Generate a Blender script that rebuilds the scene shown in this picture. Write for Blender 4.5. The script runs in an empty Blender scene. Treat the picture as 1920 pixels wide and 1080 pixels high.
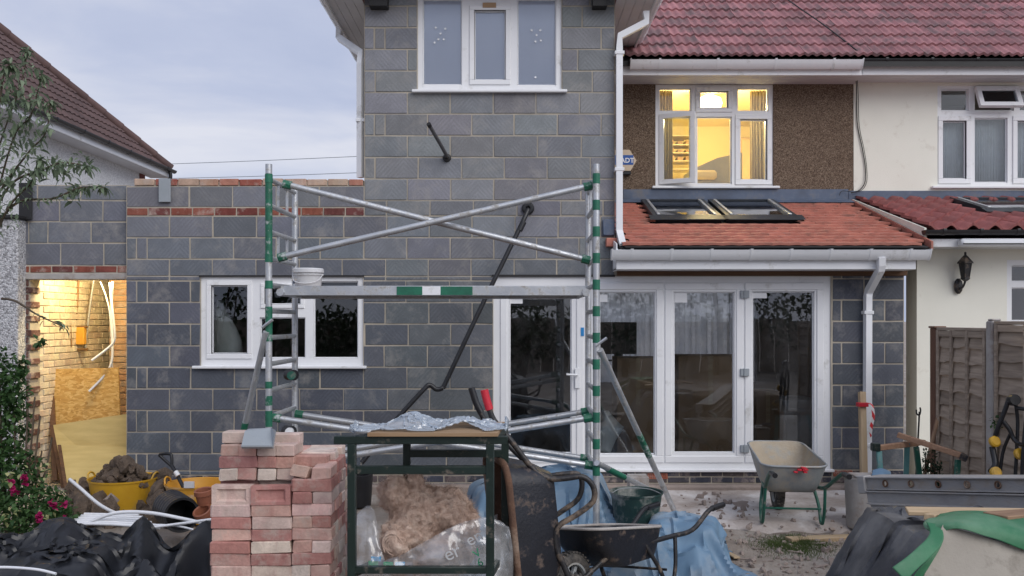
import bpy, bmesh, math, random
import numpy as np
from mathutils import Vector, Matrix, Euler, noise as mnoise

# ------------------------------------------------------------------ camera, world, sun, exposure
S = bpy.context.scene
COL = S.collection
F, CX, CY, CH = 1620.0, 957.0, 600.0, 1.8          # focal length in photo pixels, vanishing point, eye height
cam = bpy.data.cameras.new('camera'); camo = bpy.data.objects.new('camera', cam); COL.objects.link(camo)
cam.sensor_width = 36.0; cam.lens = F / 1920 * 36.0
cam.shift_x = 3 / 1920; cam.shift_y = 60 / 1920
cam.clip_start = 0.05; cam.clip_end = 3000
camo.location = (0, 0, CH); camo.rotation_euler = (math.radians(90), 0, 0)
S.camera = camo

SUN_EL, SUN_AZ = 38.0, 142.0                        # soft dusk light from behind the viewer
w = bpy.data.worlds.new('World'); S.world = w; w.use_nodes = True
nt = w.node_tree; nt.nodes.clear()
def wn(t, **k):
    n = nt.nodes.new(t)
    for a, b in k.items(): setattr(n, a, b)
    return n
out = wn('ShaderNodeOutputWorld'); bg = wn('ShaderNodeBackground'); bg.inputs[1].default_value = 1.0
sky = wn('ShaderNodeTexSky', sky_type='NISHITA'); sky.sun_disc = False
sky.sun_elevation = math.radians(SUN_EL); sky.sun_rotation = math.radians(SUN_AZ); sky.dust_density = 2.0
sc_ = wn('ShaderNodeVectorMath', operation='SCALE'); sc_.inputs['Scale'].default_value = 0.065
nt.links.new(sky.outputs[0], sc_.inputs[0])
tc = wn('ShaderNodeTexCoord'); mp = wn('ShaderNodeMapping'); mp.inputs['Scale'].default_value = (1.0, 1.0, 3.2)
mp.inputs['Location'].default_value = (0.35, 0.1, 0.2)
nt.links.new(tc.outputs['Generated'], mp.inputs[0])
nz = wn('ShaderNodeTexNoise'); nz.inputs['Scale'].default_value = 2.1; nz.inputs['Detail'].default_value = 7; nz.inputs['Roughness'].default_value = 0.52
nz.inputs['Distortion'].default_value = 0.35
nt.links.new(mp.outputs[0], nz.inputs[0])
cr = wn('ShaderNodeValToRGB'); e = cr.color_ramp.elements
e[0].position = 0.36; e[0].color = (0.385, 0.44, 0.615, 1); e[1].position = 0.64; e[1].color = (0.70, 0.71, 0.79, 1)
cr.color_ramp.elements.new(0.5).color = (0.49, 0.535, 0.69, 1)
nt.links.new(nz.outputs[0], cr.inputs[0])
mx = wn('ShaderNodeMix', data_type='RGBA'); mx.inputs[0].default_value = 0.86
nt.links.new(sc_.outputs[0], mx.inputs[6]); nt.links.new(cr.outputs[0], mx.inputs[7])
nt.links.new(mx.outputs[2], bg.inputs[0]); nt.links.new(bg.outputs[0], out.inputs[0])

sl = bpy.data.lights.new('sun', 'SUN'); sl.energy = 1.75; sl.angle = math.radians(50); sl.color = (1.0, 0.965, 0.93)
so = bpy.data.objects.new('sun', sl); COL.objects.link(so)
_a, _e = math.radians(SUN_AZ), math.radians(SUN_EL)
sd = Vector((math.sin(_a) * math.cos(_e), math.cos(_a) * math.cos(_e), math.sin(_e)))   # towards the sun
so.rotation_euler = (-sd).to_track_quat('-Z', 'Y').to_euler(); so.location = sd * 30

S.view_settings.view_transform = 'Standard'; S.view_settings.look = 'None'
S.view_settings.exposure = 0.22; S.view_settings.gamma = 1.0; S.view_settings.use_curve_mapping = False
S.render.engine = 'CYCLES'
S.cycles.use_denoising = True
S.cycles.max_bounces = 7; S.cycles.diffuse_bounces = 4; S.cycles.transparent_max_bounces = 16
S.cycles.sample_clamp_indirect = 4.0

# ------------------------------------------------------------------ helpers
R = random.Random(11)
def at(px, py, D):                                  # photo pixel at distance D -> world point
    return Vector(((px - CX) * D / F, D, CH + (CY - py) * D / F))
def X_(px, D): return (px - CX) * D / F
def Z_(py, D): return CH + (CY - py) * D / F
def catmull(pts, k=6, closed=False):
    pts = [Vector(p) for p in pts]; n = len(pts); o = []
    for i in range(n if closed else n - 1):
        if closed: p = [pts[(i + j - 1) % n] for j in range(4)]
        else: p = [pts[max(i - 1, 0)], pts[i], pts[i + 1], pts[min(i + 2, n - 1)]]
        for j in range(k):
            t = j / k
            o.append(0.5 * ((2 * p[1]) + (p[2] - p[0]) * t + (2 * p[0] - 5 * p[1] + 4 * p[2] - p[3]) * t * t + (3 * p[1] - p[0] - 3 * p[2] + p[3]) * t ** 3))
    if not closed: o.append(pts[-1])
    return o
class MB:
    def __init__(s): s.v = []; s.f = []
    def add(s, vs, fs):
        b = len(s.v); s.v += [tuple(v) for v in vs]; s.f += [tuple(i + b for i in f) for f in fs]; return s
    def box(s, lo, hi, c=0.0, M=None):
        lo, hi = Vector(lo), Vector(hi)
        lo, hi = Vector(map(min, lo, hi)), Vector(map(max, lo, hi))
        if c <= 0:
            vs = [Vector((x, y, z)) for x in (lo.x, hi.x) for y in (lo.y, hi.y) for z in (lo.z, hi.z)]
            fs = [(0, 1, 3, 2), (4, 6, 7, 5), (0, 4, 5, 1), (2, 3, 7, 6), (0, 2, 6, 4), (1, 5, 7, 3)]
        else:
            c = min(c, min(hi - lo) * 0.45); vs = []; idx = {}
            for sx in (0, 1):
                for sy in (0, 1):
                    for sz in (0, 1):
                        p = Vector((hi.x if sx else lo.x, hi.y if sy else lo.y, hi.z if sz else lo.z))
                        d = Vector((-1 if sx else 1, -1 if sy else 1, -1 if sz else 1)) * c
                        for ax in range(3):
                            q = p + d; q[ax] = p[ax]; idx[sx, sy, sz, ax] = len(vs); vs.append(q)
            fs = []
            for ax in range(3):
                a, b = (ax + 1) % 3, (ax + 2) % 3
                for s0 in (0, 1):
                    k = []
                    for (u, w_) in ((0, 0), (1, 0), (1, 1), (0, 1)):
                        t = [0, 0, 0]; t[ax] = s0; t[a] = u; t[b] = w_; k.append(idx[(*t, ax)])
                    fs.append(tuple(k if s0 else k[::-1]))
                for u in (0, 1):
                    for w_ in (0, 1):
                        t0 = [0, 0, 0]; t0[a] = u; t0[b] = w_; t1 = list(t0); t1[ax] = 1
                        q = (idx[(*t0, a)], idx[(*t1, a)], idx[(*t1, b)], idx[(*t0, b)])
                        fs.append(q if (u == w_) is False else q[::-1])
            for sx in (0, 1):
                for sy in (0, 1):
                    for sz in (0, 1): fs.append(tuple(idx[sx, sy, sz, a] for a in (range(3) if (sx + sy + sz) % 2 else (2, 1, 0))))
        if M is not None: vs = [M @ v for v in vs]
        return s.add(vs, fs)
    def tube(s, pts, r, n=8, caps=True, closed=False, sq=False):
        pts = [Vector(p) for p in pts]; m = len(pts)
        rr = r if isinstance(r, (list, tuple)) else [r] * m
        vs = []; fs = []; up = None
        for i, p in enumerate(pts):
            if closed: t = pts[(i + 1) % m] - pts[i - 1]
            else: t = pts[min(i + 1, m - 1)] - pts[max(i - 1, 0)]
            t.normalize()
            if up is None:
                up = Vector((0, 0, 1)) if abs(t.z) < 0.9 else Vector((0, 1, 0))
            a = t.cross(up)
            if a.length < 1e-6: a = t.cross(Vector((1, 0, 0)))
            a.normalize(); b = a.cross(t).normalized(); up = b
            for k in range(n):
                th = 2 * math.pi * (k + (0.5 if sq else 0)) / n
                q = rr[i] * (1.4142 if sq else 1)
                vs.append(p + a * math.cos(th) * q + b * math.sin(th) * q)
        for i in range(m if closed else m - 1):
            j = (i + 1) % m
            for k in range(n):
                l = (k + 1) % n
                fs.append((i * n + k, i * n + l, j * n + l, j * n + k))
        if caps and not closed:
            fs.append(tuple(range(n - 1, -1, -1))); fs.append(tuple((m - 1) * n + k for k in range(n)))
        return s.add(vs, fs)
    def bar(s, p, q, w_, h, c=0.0):                  # square bar between two points
        p, q = Vector(p), Vector(q); t = (q - p); L = t.length; t.normalize()
        up = Vector((0, 0, 1)) if abs(t.z) < 0.95 else Vector((0, 1, 0))
        a = t.cross(up).normalized(); b = a.cross(t)
        M = Matrix((( a.x, t.x, b.x, p.x), (a.y, t.y, b.y, p.y), (a.z, t.z, b.z, p.z), (0, 0, 0, 1)))
        return s.box((-w_ / 2, 0, -h / 2), (w_ / 2, L, h / 2), c, M)
    def lathe(s, prof, n=24, M=None, wob=0.0, sx=1.0):
        vs = []; fs = []; m = len(prof)
        for (r, z) in prof:
            for k in range(n):
                th = 2 * math.pi * k / n
                q = r * (1 + wob * math.sin(2 * th + z * 5))
                vs.append(Vector((q * math.cos(th) * sx, q * math.sin(th), z)))
        for i in range(m - 1):
            for k in range(n):
                l = (k + 1) % n; fs.append((i * n + k, i * n + l, (i + 1) * n + l, (i + 1) * n + k))
        if M is not None: vs = [M @ v for v in vs]
        return s.add(vs, fs)
    def prism(s, poly, d):                           # polygon of points extruded along vector d
        poly = [Vector(p) for p in poly]; d = Vector(d); n = len(poly)
        return s.add(poly + [p + d for p in poly], [tuple(range(n)), tuple(range(2 * n - 1, n - 1, -1))] + [(i, n + i, n + (i + 1) % n, (i + 1) % n) for i in range(n)])
    def mesh(s, name, smooth=None):
        me = bpy.data.meshes.new(name); me.from_pydata(s.v, [], s.f)
        bm = bmesh.new(); bm.from_mesh(me); bmesh.ops.recalc_face_normals(bm, faces=bm.faces)
        if smooth:
            for f_ in bm.faces: f_.smooth = True
            a = math.radians(smooth)
            for e_ in bm.edges:
                if len(e_.link_faces) == 2 and e_.calc_face_angle(0) > a: e_.smooth = False
        bm.to_mesh(me); bm.free(); me.update(); return me
    def build(s, name, mat, parent=None, smooth=None, **k):
        return link(name, s.mesh(name, smooth), mat, parent, **k)
def link(name, me, mat, parent=None, loc=None, rot=None, color=None):
    o = bpy.data.objects.new(name, me); COL.objects.link(o)
    if mat is not None and not me.materials: me.materials.append(mat)
    if parent is not None: o.parent = parent
    if loc is not None: o.location = loc
    if rot is not None: o.rotation_euler = rot
    if color is not None: o.color = (*color[:3], 1)
    return o
def tag(o, label, cat, group=None, kind=None):
    if label: o['label'] = label
    if cat: o['category'] = cat
    if group: o['group'] = group
    if kind: o['kind'] = kind
    return o
def empty(name, label=None, cat=None, group=None, loc=(0, 0, 0)):
    o = bpy.data.objects.new(name, None); COL.objects.link(o); o.empty_display_size = 0.1; o.location = loc
    return tag(o, label, cat, group)
def copy_tree(o, parent=None):
    c = o.copy(); COL.objects.link(c); c.parent = parent
    for ch in list(o.children): copy_tree(ch, c)
    return c
def struct(o): o['kind'] = 'structure'; return o
def minus(outer, holes):                             # rectangles (x0,z0,x1,z1): outer minus holes, as cells merged along x
    xs = sorted({outer[0], outer[2], *[h[0] for h in holes], *[h[2] for h in holes]}); xs = [x for x in xs if outer[0] <= x <= outer[2]]
    zs = sorted({outer[1], outer[3], *[h[1] for h in holes], *[h[3] for h in holes]}); zs = [z for z in zs if outer[1] <= z <= outer[3]]
    res = []
    for z0, z1 in zip(zs, zs[1:]):
        run = None
        for x0, x1 in zip(xs, xs[1:]):
            mx_, mz = (x0 + x1) / 2, (z0 + z1) / 2
            inside = any(h[0] < mx_ < h[2] and h[1] < mz < h[3] for h in holes)
            if inside:
                if run: res.append((run[0], z0, run[1], z1)); run = None
            else: run = (run[0], x1) if run else (x0, x1)
        if run: res.append((run[0], z0, run[1], z1))
    return res

# ------------------------------------------------------------------ materials
def nmat(name):
    m = bpy.data.materials.new(name); m.use_nodes = True; t = m.node_tree; t.nodes.clear()
    o = t.nodes.new('ShaderNodeOutputMaterial')
    return m, t, o
class G:                                             # small node-graph helper
    def __init__(s, t): s.t = t
    def n(s, typ, ins=None, **k):
        x = s.t.nodes.new(typ)
        for a, b in k.items(): setattr(x, a, b)
        for a, b in (ins or {}).items():
            if hasattr(b, 'is_output') or isinstance(b, bpy.types.NodeSocket): s.t.links.new(b, x.inputs[a])
            else: x.inputs[a].default_value = b
        return x
    def coords(s, scale=(1, 1, 1), rnd=True, kind='Object'):
        c = s.n('ShaderNodeTexCoord').outputs[kind]
        if rnd:
            oi = s.n('ShaderNodeObjectInfo').outputs['Random']
            v = s.n('ShaderNodeVectorMath', {0: oi, 1: (37.1, 19.7, 53.3)}, operation='MULTIPLY').outputs[0]
            c = s.n('ShaderNodeVectorMath', {0: c, 1: v}, operation='ADD').outputs[0]
        return s.n('ShaderNodeMapping', {0: c, 'Scale': scale}).outputs[0]
    def noise(s, co, scale, detail=4, rough=0.55, dist=0.0):
        return s.n('ShaderNodeTexNoise', {'Vector': co, 'Scale': scale, 'Detail': detail, 'Roughness': rough, 'Distortion': dist}).outputs[0]
    def ramp(s, fac, stops):
        x = s.n('ShaderNodeValToRGB', {0: fac}); el = x.color_ramp.elements
        el[0].position, el[0].color = stops[0][0], (*stops[0][1], 1)
        el[1].position, el[1].color = stops[-1][0], (*stops[-1][1], 1)
        for p, c in stops[1:-1]: el.new(p).color = (*c, 1)
        return x.outputs[0]
    def mix(s, fac, a, b, mode='MIX'):
        return s.n('ShaderNodeMix', {0: fac, 6: a, 7: b}, data_type='RGBA', blend_type=mode).outputs[2]
    def math(s, op, a, b=0.0, c=0.0):
        return s.n('ShaderNodeMath', {0: a, 1: b, 2: c}, operation=op).outputs[0]
    def bump(s, h, strength, dist=0.01):
        return s.n('ShaderNodeBump', {'Height': h, 'Strength': strength, 'Distance': dist}).outputs[0]
def mat(name, c1, c2=None, scale=6.0, rough=0.6, bump=0.15, bscale=40.0, metal=0.0, rand=0.0, objcol=False, stretch=(1, 1, 1), dirt=None, dirt_amt=0.35, spec=0.5, dscale=3.0, bdist=0.01, rnd=True):
    m, t, o = nmat(name); g = G(t)
    co = g.coords(stretch, rnd=rnd)
    c2 = c2 or tuple(x * 0.8 for x in c1)
    n1 = g.noise(co, scale, 6, 0.6)
    col = g.ramp(n1, [(0.3, c2), (0.7, c1)])
    oi = g.n('ShaderNodeObjectInfo')
    if objcol: col = g.mix(1.0, col, oi.outputs['Color'], 'MULTIPLY')
    if rand:
        v = g.math('MULTIPLY_ADD', oi.outputs['Random'], 2 * rand, 1 - rand)
        col = g.n('ShaderNodeVectorMath', {0: col, 'Scale': v}, operation='SCALE').outputs[0]
    nf = g.noise(co, bscale, 5, 0.65)
    if dirt:
        nd = g.noise(co, dscale, 8, 0.68)
        df = g.n('ShaderNodeMapRange', {0: nd, 1: 0.62 - dirt_amt * 0.4, 2: 0.72 - dirt_amt * 0.25}).outputs[0]
        col = g.mix(df, col, (*dirt, 1))
        rg = g.n('ShaderNodeMapRange', {0: df, 3: rough, 4: 0.9}).outputs[0]
    else:
        rg = g.n('ShaderNodeMapRange', {0: n1, 3: max(rough - 0.08, 0.02), 4: min(rough + 0.1, 1)}).outputs[0]
    b = g.n('ShaderNodeBsdfPrincipled', {'Base Color': col, 'Roughness': rg, 'Metallic': metal, 'Specular IOR Level': spec})
    if bump: t.links.new(g.bump(nf, bump, bdist), b.inputs['Normal'])
    t.links.new(b.outputs[0], o.inputs[0]); return m
def mat_block():
    m, t, o = nmat('concrete block'); g = G(t); co = g.coords()
    oi = g.n('ShaderNodeObjectInfo')
    oc = g.n('ShaderNodeSeparateXYZ', {0: g.n('ShaderNodeTexCoord').outputs['Object']})
    ph = g.math('MULTIPLY_ADD', oi.outputs['Random'], 0.3, -0.15)
    vx = g.n('ShaderNodeCombineXYZ', {0: g.math('MULTIPLY_ADD', g.math('ABSOLUTE', g.math('SUBTRACT', oc.outputs[0], ph)), 1.0, g.math('MULTIPLY', oc.outputs[2], 0.9)), 1: oi.outputs['Random'], 2: g.math('MULTIPLY', oi.outputs['Random'], 40.0)}).outputs[0]
    wv = g.n('ShaderNodeTexWave', {'Vector': vx, 'Scale': 7.0, 'Distortion': 2.6, 'Detail': 3.0, 'Detail Scale': 1.6}, bands_direction='X').outputs['Fac']
    wv = g.math('MULTIPLY', wv, g.n('ShaderNodeMapRange', {0: g.noise(co, 6, 3), 1: 0.4, 2: 0.62}).outputs[0])
    n1 = g.noise(co, 5.0, 5, 0.6); n2 = g.noise(co, 90, 4, 0.7)
    k = g.math('MULTIPLY_ADD', wv, 0.16, 0.82); k = g.math('MULTIPLY_ADD', n1, 0.35, g.math('SUBTRACT', k, 0.17)); k = g.math('MULTIPLY_ADD', n2, 0.5, g.math('SUBTRACT', k, 0.22))
    col = g.n('ShaderNodeVectorMath', {0: oi.outputs['Color'], 'Scale': k}, operation='SCALE').outputs[0]
    nd = g.n('ShaderNodeMapRange', {0: g.noise(co, 3.4, 8, 0.72), 1: 0.52, 2: 0.72, 4: 0.6}).outputs[0]
    col = g.mix(nd, col, (0.33, 0.315, 0.295, 1))
    pits = g.n('ShaderNodeMapRange', {0: g.n('ShaderNodeTexVoronoi', {'Vector': co, 'Scale': 34}).outputs[0], 1: 0.06, 2: 0.12}).outputs[0]
    col = g.mix(pits, g.mix(0.6, col, (0.04, 0.04, 0.045, 1)), col)
    b = g.n('ShaderNodeBsdfPrincipled', {'Base Color': col, 'Roughness': 0.92, 'Specular IOR Level': 0.25})
    h = g.math('MULTIPLY_ADD', n2, 0.8, g.math('MULTIPLY', n1, 0.6))
    t.links.new(g.bump(h, 0.6, 0.004), b.inputs['Normal']); t.links.new(b.outputs[0], o.inputs[0]); return m
def mat_brick(name='old brick'):
    m, t, o = nmat(name); g = G(t); co = g.coords(); oi = g.n('ShaderNodeObjectInfo')
    n1 = g.noise(co, 9, 6, 0.65); n2 = g.noise(co, 70, 4, 0.7)
    k = g.math('MULTIPLY_ADD', n1, 0.9, 0.5); k = g.math('MULTIPLY_ADD', n2, 0.4, g.math('SUBTRACT', k, 0.2))
    col = g.n('ShaderNodeVectorMath', {0: oi.outputs['Color'], 'Scale': k}, operation='SCALE').outputs[0]
    d = g.n('ShaderNodeMapRange', {0: g.noise(co, 6.5, 8, 0.7), 1: 0.5, 2: 0.66, 4: 0.75}).outputs[0]
    dk = g.n('ShaderNodeMapRange', {0: g.noise(g.coords((9, 3, 3)), 1.5, 3, 0.5), 1: 0.52, 2: 0.60, 4: 0.4}).outputs[0]
    col = g.mix(dk, col, g.mix(1.0, col, (0.74, 0.60, 0.62, 1), 'MULTIPLY'))
    col = g.mix(d, col, (0.46, 0.38, 0.33, 1))
    b = g.n('ShaderNodeBsdfPrincipled', {'Base Color': col, 'Roughness': 0.93, 'Specular IOR Level': 0.2})
    t.links.new(g.bump(g.math('ADD', n2, n1), 0.7, 0.006), b.inputs['Normal']); t.links.new(b.outputs[0], o.inputs[0]); return m
def mat_pebble(name, c1, c2, c3, scale=75, strength=0.9):
    m, t, o = nmat(name); g = G(t); co = g.coords(rnd=False)
    v = g.n('ShaderNodeTexVoronoi', {'Vector': co, 'Scale': scale})
    r = g.n('ShaderNodeSeparateXYZ', {0: v.outputs['Color']}).outputs[0]
    col = g.ramp(r, [(0.1, c2), (0.55, c1), (0.96, c3)])
    col = g.mix(g.n('ShaderNodeMapRange', {0: g.noise(co, 1.3, 5), 1: 0.35, 2: 0.75, 4: 0.35}).outputs[0], col, g.mix(0.5, col, (*c2, 1)))
    b = g.n('ShaderNodeBsdfPrincipled', {'Base Color': col, 'Roughness': 0.95, 'Specular IOR Level': 0.2})
    h = g.math('SUBTRACT', 1.0, v.outputs['Distance'])
    t.links.new(g.bump(h, strength, 0.012), b.inputs['Normal']); t.links.new(b.outputs[0], o.inputs[0]); return m
def mat_wood(name, c1, c2, axis=0, rough=0.7, scale=5, rand=0.12):
    m, t, o = nmat(name); g = G(t); st = [14, 14, 14]; st[axis] = 1.0
    co = g.coords(tuple(st)); n1 = g.noise(co, scale * 0.4, 6, 0.6, 0.6)
    oi = g.n('ShaderNodeObjectInfo').outputs['Random']
    col = g.ramp(n1, [(0.3, c2), (0.68, c1)])
    col = g.n('ShaderNodeVectorMath', {0: col, 'Scale': g.math('MULTIPLY_ADD', oi, 2 * rand, 1 - rand)}, operation='SCALE').outputs[0]
    b = g.n('ShaderNodeBsdfPrincipled', {'Base Color': col, 'Roughness': rough, 'Specular IOR Level': 0.3})
    t.links.new(g.bump(n1, 0.3, 0.004), b.inputs['Normal']); t.links.new(b.outputs[0], o.inputs[0]); return m
def mat_osb():
    m, t, o = nmat('chip board'); g = G(t); co = g.coords((1, 1, 2.2))
    co = g.n('ShaderNodeVectorMath', {0: co, 1: g.n('ShaderNodeVectorMath', {0: g.n('ShaderNodeTexNoise', {'Vector': co, 'Scale': 9.0}).outputs[1], 'Scale': 0.12}, operation='SCALE').outputs[0]}, operation='ADD').outputs[0]
    v = g.n('ShaderNodeTexVoronoi', {'Vector': co, 'Scale': 26}); r = g.n('ShaderNodeSeparateXYZ', {0: v.outputs['Color']}).outputs[0]
    col = g.ramp(r, [(0.0, (0.42, 0.23, 0.06)), (0.5, (0.55, 0.33, 0.10)), (1.0, (0.66, 0.44, 0.17))])
    b = g.n('ShaderNodeBsdfPrincipled', {'Base Color': col, 'Roughness': 0.7, 'Specular IOR Level': 0.3})
    t.links.new(g.bump(r, 0.3, 0.004), b.inputs['Normal']); t.links.new(b.outputs[0], o.inputs[0]); return m
def mat_glass(name='window glass', tint=(0.93, 0.95, 0.95), ior=1.6, rough=0.0, dust=0.0):
    m, t, o = nmat(name); g = G(t)
    fr = g.n('ShaderNodeFresnel', {'IOR': ior}).outputs[0]
    tr = g.n('ShaderNodeBsdfTransparent', {'Color': (*tint, 1)}).outputs[0]
    co = g.coords(rnd=True); wob = g.noise(co, 1.1, 2, 0.4)
    nb = g.bump(wob, 0.12, 0.02)
    gl = g.n('ShaderNodeBsdfGlossy', {'Color': (0.95, 0.97, 1, 1), 'Roughness': rough, 'Normal': nb}).outputs[0]
    s = g.n('ShaderNodeMixShader', {0: fr, 1: tr, 2: gl}).outputs[0]
    if dust:
        d = g.n('ShaderNodeMapRange', {0: g.noise(co, 3.0, 8, 0.75), 1: 0.45, 2: 0.8, 4: dust}).outputs[0]
        sp = g.n('ShaderNodeMapRange', {0: g.n('ShaderNodeTexVoronoi', {'Vector': co, 'Scale': 30.0}).outputs[0], 1: 0.11, 2: 0.06, 4: dust * 3}).outputs[0]
        d = g.math('MAXIMUM', d, sp)
        s = g.n('ShaderNodeMixShader', {0: d, 1: s, 2: g.n('ShaderNodeBsdfDiffuse', {0: (0.55, 0.55, 0.55, 1)}).outputs[0]}).outputs[0]
    t.links.new(s, o.inputs[0]); return m
def mat_emit(name, c, s):
    m, t, o = nmat(name); g = G(t)
    t.links.new(g.n('ShaderNodeEmission', {0: (*c, 1), 1: s}).outputs[0], o.inputs[0]); return m
def mat_sheer(name, c, alpha, gloss=0.0, printc=None, tl=0.35):
    tlf = tl; m, t, o = nmat(name); g = G(t); co = g.coords()
    d = g.n('ShaderNodeBsdfDiffuse', {0: (*c, 1)}).outputs[0]; tl = g.n('ShaderNodeBsdfTranslucent', {0: (*c, 1)}).outputs[0]
    s = g.n('ShaderNodeMixShader', {0: tlf, 1: d, 2: tl}).outputs[0]
    if printc:
        f_ = g.n('ShaderNodeMapRange', {0: g.noise(g.coords((1, 1, 2)), 9, 2, 0.4, 1.5), 1: 0.6, 2: 0.63}).outputs[0]
        s = g.n('ShaderNodeMixShader', {0: f_, 1: s, 2: g.n('ShaderNodeBsdfDiffuse', {0: (*printc, 1)}).outputs[0]}).outputs[0]
    if gloss: s = g.n('ShaderNodeMixShader', {0: gloss, 1: s, 2: g.n('ShaderNodeBsdfGlossy', {'Roughness': 0.25}).outputs[0]}).outputs[0]
    a = g.n('ShaderNodeMapRange', {0: g.noise(co, 5, 4), 1: 0.3, 2: 0.7, 3: alpha - 0.12, 4: min(alpha + 0.12, 1)}).outputs[0]
    s = g.n('ShaderNodeMixShader', {0: a, 1: g.n('ShaderNodeBsdfTransparent').outputs[0], 2: s}).outputs[0]
    t.links.new(s, o.inputs[0]); return m
def mat_leaf(name, c1, c2):
    m, t, o = nmat(name); g = G(t)
    r = g.n('ShaderNodeNewGeometry').outputs['Random Per Island']
    col = g.ramp(r, [(0.0, c2), (1.0, c1)])
    b = g.n('ShaderNodeBsdfPrincipled', {'Base Color': col, 'Roughness': 0.55, 'Specular IOR Level': 0.35}).outputs[0]
    s = g.n('ShaderNodeMixShader', {0: 0.3, 1: b, 2: g.n('ShaderNodeBsdfTranslucent', {0: col}).outputs[0]}).outputs[0]
    t.links.new(s, o.inputs[0]); return m

M = {}
M['block'] = mat_block(); M['brick'] = mat_brick()
M['mortar'] = mat('buff mortar', (0.48, 0.425, 0.34), (0.27, 0.25, 0.215), 3.5, 0.95, 0.5, 120, rnd=False)
M['upvc'] = mat('white upvc', (0.80, 0.81, 0.82), (0.74, 0.75, 0.77), 2.5, 0.32, 0.0, dirt=(0.55, 0.55, 0.54), dirt_amt=0.06)
M['upvc2'] = mat('white guttering', (0.80, 0.81, 0.83), (0.72, 0.74, 0.76), 3, 0.35, 0.0, dirt=(0.5, 0.5, 0.48), dirt_amt=0.1)
M['soffit'] = mat('soffit board', (0.62, 0.62, 0.63), (0.54, 0.54, 0.56), 2, 0.5, 0.0)
M['glass'] = mat_glass(); M['glass_dirty'] = mat_glass('dusty door glass', dust=0.05, ior=1.75)
M['pebble'] = mat_pebble('brown pebbledash', (0.195, 0.138, 0.098), (0.10, 0.07, 0.05), (0.36, 0.28, 0.21), 135)
M['cream'] = mat('cream render', (0.82, 0.81, 0.72), (0.76, 0.75, 0.66), 1.2, 0.9, 0.35, 160, rnd=False, dirt=(0.66, 0.63, 0.54), dirt_amt=0.08)
M['whiterender'] = mat_pebble('white pebble render', (0.76, 0.77, 0.78), (0.60, 0.61, 0.62), (0.82, 0.83, 0.84), 60, 0.8)
M['roughcast'] = mat_pebble('grey white roughcast', (0.50, 0.51, 0.53), (0.25, 0.25, 0.26), (0.62, 0.62, 0.64), 60, 0.9)
M['tile_red'] = mat('red concrete tile', (0.37, 0.17, 0.178), (0.25, 0.11, 0.12), 8, 0.75, 0.4, 90, rand=0.22, dirt=(0.17, 0.11, 0.115), dirt_amt=0.42)
M['tile_clay'] = mat('orange clay tile', (0.50, 0.20, 0.145), (0.38, 0.14, 0.105), 7, 0.8, 0.4, 90, rand=0.10, dirt=(0.26, 0.13, 0.10), dirt_amt=0.25)
M['tile_pan'] = mat('dark red pantile', (0.36, 0.125, 0.115), (0.25, 0.08, 0.075), 8, 0.75, 0.4, 90, rand=0.15)
M['tile_brown'] = mat('brown roof tile', (0.115, 0.068, 0.062), (0.075, 0.046, 0.044), 8, 0.8, 0.4, 90, rand=0.16)
M['lead'] = mat('lead flashing', (0.10, 0.14, 0.22), (0.06, 0.075, 0.11), 3, 0.5, 0.4, 12, metal=0.0, dirt=(0.16, 0.16, 0.17), dirt_amt=0.25)
M['timber'] = mat_wood('sawn pine', (0.56, 0.42, 0.26), (0.42, 0.29, 0.16), 0)
M['timber_z'] = mat_wood('sawn pine upright', (0.60, 0.46, 0.28), (0.48, 0.34, 0.19), 2)
M['timber_brown'] = mat_wood('brown stained timber', (0.16, 0.085, 0.045), (0.09, 0.05, 0.03), 0)
M['fence'] = mat_wood('weathered fence board', (0.42, 0.345, 0.275), (0.25, 0.20, 0.16), 1, 0.9, rand=0.2)
M['fence_post'] = mat_wood('brown fence post', (0.20, 0.11, 0.075), (0.12, 0.065, 0.045), 2, 0.85)
M['alu'] = mat('aluminium tube', (0.62, 0.64, 0.66), (0.45, 0.47, 0.49), 7, 0.42, 0.15, 60, metal=0.75, dirt=(0.45, 0.44, 0.42), dirt_amt=0.3, dscale=14)
M['green_tape'] = mat('green tape', (0.012, 0.16, 0.09), (0.01, 0.10, 0.06), 18, 0.5, 0.2, 60)
M['green_peel'] = mat('peeling green paint', (0.012, 0.15, 0.085), (0.01, 0.09, 0.05), 18, 0.5, 0.2, 60, dirt=(0.42, 0.45, 0.45), dirt_amt=0.22, dscale=16)
M['black_pl'] = mat('black plastic', (0.018, 0.019, 0.022), (0.011, 0.011, 0.013), 8, 0.38, 0.1, 40)
M['black_metal'] = mat('scuffed black enamel', (0.02, 0.02, 0.022), (0.012, 0.012, 0.014), 8, 0.45, 0.2, 60, dirt=(0.20, 0.15, 0.11), dirt_amt=0.22, dscale=7)
M['black_tray'] = mat('dirty black barrow tray', (0.016, 0.018, 0.025), (0.01, 0.011, 0.015), 6, 0.4, 0.3, 60, dirt=(0.13, 0.095, 0.075), dirt_amt=0.16, dscale=10)
M['rust_rim'] = mat('rust and dried mortar', (0.16, 0.085, 0.05), (0.09, 0.05, 0.035), 12, 0.9, 0.6, 60, dirt=(0.28, 0.21, 0.16), dirt_amt=0.35)
M['rubber'] = mat('tyre rubber', (0.045, 0.043, 0.042), (0.025, 0.025, 0.025), 10, 0.85, 0.3, 80, dirt=(0.14, 0.125, 0.11), dirt_amt=0.45, dscale=9)
M['galv'] = mat('dusty galvanised tray', (0.34, 0.36, 0.37), (0.25, 0.27, 0.28), 6, 0.6, 0.2, 60, metal=0.15, dirt=(0.42, 0.37, 0.30), dirt_amt=0.35)
M['galv_in'] = mat('mortar stained tray', (0.42, 0.365, 0.28), (0.33, 0.26, 0.18), 4, 0.9, 0.5, 40, dirt=(0.30, 0.32, 0.31), dirt_amt=0.25)
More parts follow.
